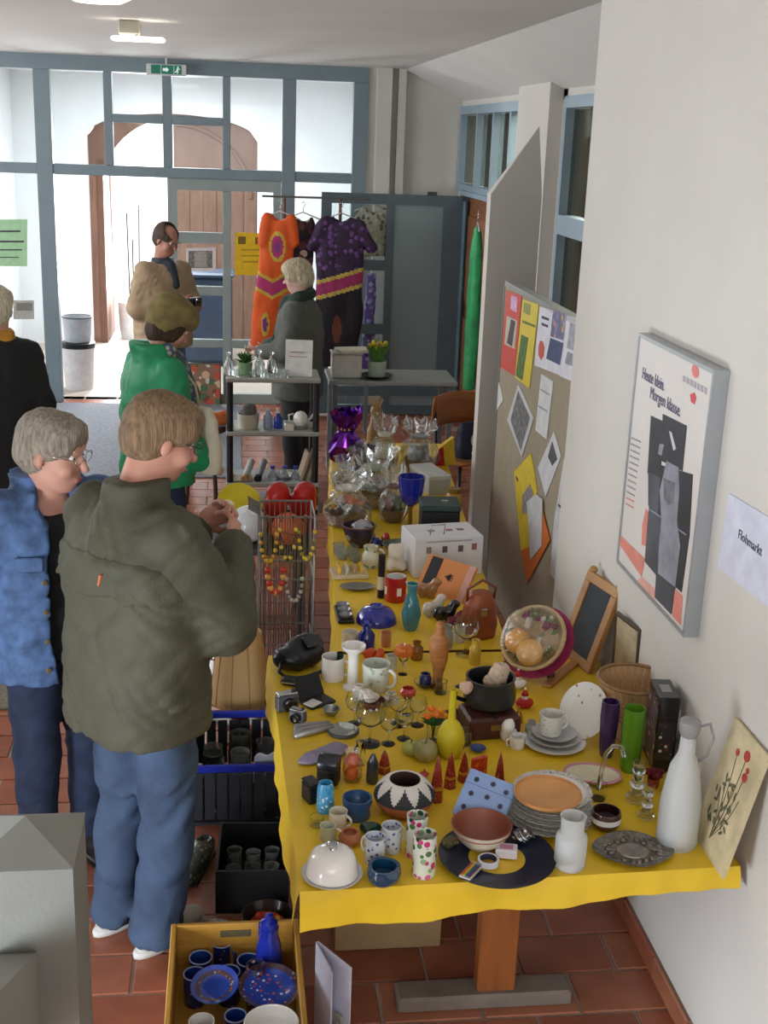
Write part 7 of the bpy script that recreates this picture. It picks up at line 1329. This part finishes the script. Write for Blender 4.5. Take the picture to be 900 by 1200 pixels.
MB().box((.125, .128, 1.16), (.085, .012, .05), b=.005, R=Matrix.Rotation(-.5, 3, 'Z')).build('pocket_flap', denim_l, j)
p.trousers(denim_d, .104, .080, .070, wr=.007); p.shoes(mat('1E1A18', .5), black_m)
# --- person in the black coat at the edge
p = Person('person with white hair in a long black coat, back turned', (-1.165, 6.4), -15, 1.68, head=(10, -5), shR=(.15, 0, 1.33), shL=(-.15, 0, 1.33), elR=(.19, -.03, 1.08), elL=(-.19, -.03, 1.08), wrR=(.19, .06, .86), wrL=(-.19, .06, .86))
p.body(skin_b, h=.013, fingers=True); p.hair(mat('C9BFA8', .8, var=.42, scale=110, stretch=(1, 1, .10), bump=.5, bscale=220), 'full')
p.coat(mat('1B1A1C', .8, var=.15, scale=8), [(.60, 0, 0, .22, .19), (.95, 0, 0, .20, .17), (1.2, 0, 0, .19, .16), (1.30, 0, 0, .17, .14), (1.40, 0, 0, .15, .11), (1.43, 0, 0, .09, .08)], (.074, .068, .056), h=.013, wr=.007, name='coat')
b = SDF(); b.loft([(1.39, 0, 0, .09, .085), (1.47, 0, 0, .082, .08)], k=.02); b.build('scarf', mat('C08A2E', .8, var=.2), p.t, h=.012, wr=.006)
p.trousers(mat('8A8272', .8, var=.1), .10, .085, .08); p.shoes(mat('2A2624', .5), black_m)
# --- woman in the green coat
p = Person('woman in a bright green jacket, patterned scarf and soft brown hat', (-.37, 6.2), 58, 1.67, head=(8, -40), hc=(0, .10, 1.53), elL=(-.23, .0, 1.06), wrL=(-.20, .16, .86), elR=(.235, .0, 1.06), wrR=(.21, .16, .86), shR=(.165, 0, 1.32), shL=(-.165, 0, 1.32), neck=(0, .01, 1.40))
p.body(skin_b, h=.012); p.hair(mat('3E2E20', .8, var=.42, scale=110, stretch=(1, 1, .10), bump=.5, bscale=220), 'bob')
b = SDF(); b.ell(p.hp((0, -.015, .075)), np.array((.105, .125, .075)), p.R, .03); b.ell(p.hp((.0, -.05, .03)), np.array((.10, .105, .10)), p.R, .03); b.ell(p.hp((0, -.05, -.02)), np.array((.092, .075, .08)), p.R, .03); b.build('hat', mat('75693F', .9, var=.25, scale=20), p.t, h=.011, wr=.006, wf=40)
p.coat(mat('1F8A5A', .6, var=.14, scale=6), [(.74, 0, 0, .215, .165), (.95, 0, 0, .205, .155), (1.15, 0, 0, .205, .155), (1.26, 0, 0, .195, .14), (1.34, 0, 0, .145, .11), (1.39, 0, 0, .09, .085)], (.076, .070, .056), [(1.36, 0, -.02, .105, .085), (1.45, 0, -.04, .10, .075)], h=.012, wr=.009)
b = SDF(); b.chain([(-.06, .03, 1.42), (.0, .085, 1.36), (.06, .04, 1.41)], [.045, .05, .045]); b.chain([(.02, .12, 1.34), (.035, .165, 1.18), (.03, .175, 1.02)], [.05, .055, .05]); b.build('scarf', spots('4A5A6A', ['8A9098', '2A3A4A', '6A7A5A', 'A8A69A'], 30, .45, .8, 0), p.t, h=.011, wr=.006)
b = SDF(); b.loft([(.80, .17, .17, .13, .05), (.9, .17, .17, .135, .055), (1.08, .17, .17, .11, .04), (1.14, .17, .17, .06, .02)], k=.02, yaw=.2); tb = b.build('tote_bag', mat('C9C0A8', .8, var=.08), p.t, h=.012, wr=.008)
MB().tube([(.15, .17, 1.11), (.17, .13, 1.25), (.17, .06, 1.34)], .008, 6).build('bag_strap', mat('C9C0A8', .8), tb, True)
p.trousers(denim_d); p.shoes(black_m, black_m)
# --- stall keeper
p = Person('grey-haired stall keeper in a dark scarf and grey cardigan behind the rack', (.50, 8.70), -72, 1.62, head=(0, -14), elR=(.23, .05, 1.04), wrR=(.10, .28, .99), elL=(-.23, .02, 1.03), wrL=(-.12, .26, .98))
p.body(mat('CDA898', .55, var=.1, scale=14), h=.012); p.hair(mat('B4AA8E', .8, var=.42, scale=110, stretch=(1, 1, .10), bump=.5, bscale=220), 'mop', wr=.007); p.glasses(mat('4A4642', .3))
p.coat(mat('53554F', .85, var=.14, scale=8), [(.66, 0, 0, .22, .165), (.95, 0, 0, .215, .16), (1.12, 0, 0, .215, .165), (1.25, 0, 0, .20, .145), (1.33, 0, 0, .14, .105), (1.36, 0, 0, .09, .08)], (.078, .068, .052), h=.012, wr=.007, name='cardigan')
b = SDF(); b.chain([(-.07, -.01, 1.37), (0, .085, 1.33), (.07, -.01, 1.37), (0, -.07, 1.40), (-.07, -.01, 1.37)], [.04, .045, .04, .035, .04]); b.chain([(.01, .11, 1.30), (.03, .165, 1.05), (.03, .17, .90)], [.042, .045, .04]); b.build('scarf', mat('26362E', .85, var=.25, scale=20), p.t, h=.011, wr=.007)
p.trousers(mat('2A2A2C', .8)); p.shoes(black_m, black_m)
# --- man in the beige jacket
p = Person('balding man with glasses in a beige jacket holding a small camera', (-.52, 9.95), 138, 1.76, head=(-8, -26), hc=(0, .055, 1.64), elR=(.25, .0, 1.12), wrR=(.06, .25, 1.17), elL=(-.25, .05, 1.12), wrL=(-.07, .27, 1.15), hdR=(.0, .30, 1.20), hdL=(-.02, .33, 1.17), pnR=(-.8, .2, .3), pnL=(.8, .2, .3))
p.body(mat('B07E6A', .55, var=.1, scale=14), h=.011); p.hair(mat('4A3A30', .8, var=.42, scale=110, stretch=(1, 1, .10), bump=.5, bscale=220), 'bald'); p.glasses(mat('6A6660', .3, metal=.5))
p.coat(mat('A58F72', .75, var=.12, scale=6), [(.80, 0, 0, .235, .18), (.95, 0, 0, .24, .185), (1.15, 0, 0, .24, .18), (1.33, 0, 0, .225, .16), (1.42, 0, 0, .16, .12), (1.46, 0, 0, .10, .09)], (.086, .076, .056), h=.012, wr=.009)
b = SDF(); b.loft([(1.40, 0, .01, .10, .095), (1.50, 0, 0, .08, .078)], k=.02); b.chain([(0, .09, 1.44), (0, .165, 1.30)], [.05, .03]); b.build('shirt_collar', mat('2C3440', .7, var=.1), p.t, h=.011)
p.trousers(mat('5A7088', .8, var=.15)); p.shoes(mat('3A3028', .5), black_m)
c, s_ = math.cos(-math.radians(138)), math.sin(-math.radians(138)); hx, hy = -.01, .365
t = thing('hand_camera', 'black compact camera in the beige-jacketed man\'s hands', 'camera', (-.52 + hx * c - hy * s_, 9.95 + hx * s_ + hy * c, 1.155), -math.radians(138)); MB().box((0, 0, .035), (.12, .045, .07), b=.008).build('body', black_m, t); MB().lathe([(.026, 0), (.024, .03), (.018, .03), (1e-5, .02)], 16, M=Matrix.Translation((0, .022, .035)) @ Matrix.Rotation(-math.pi / 2, 4, 'X')).build('lens', black_gl, t, 40)
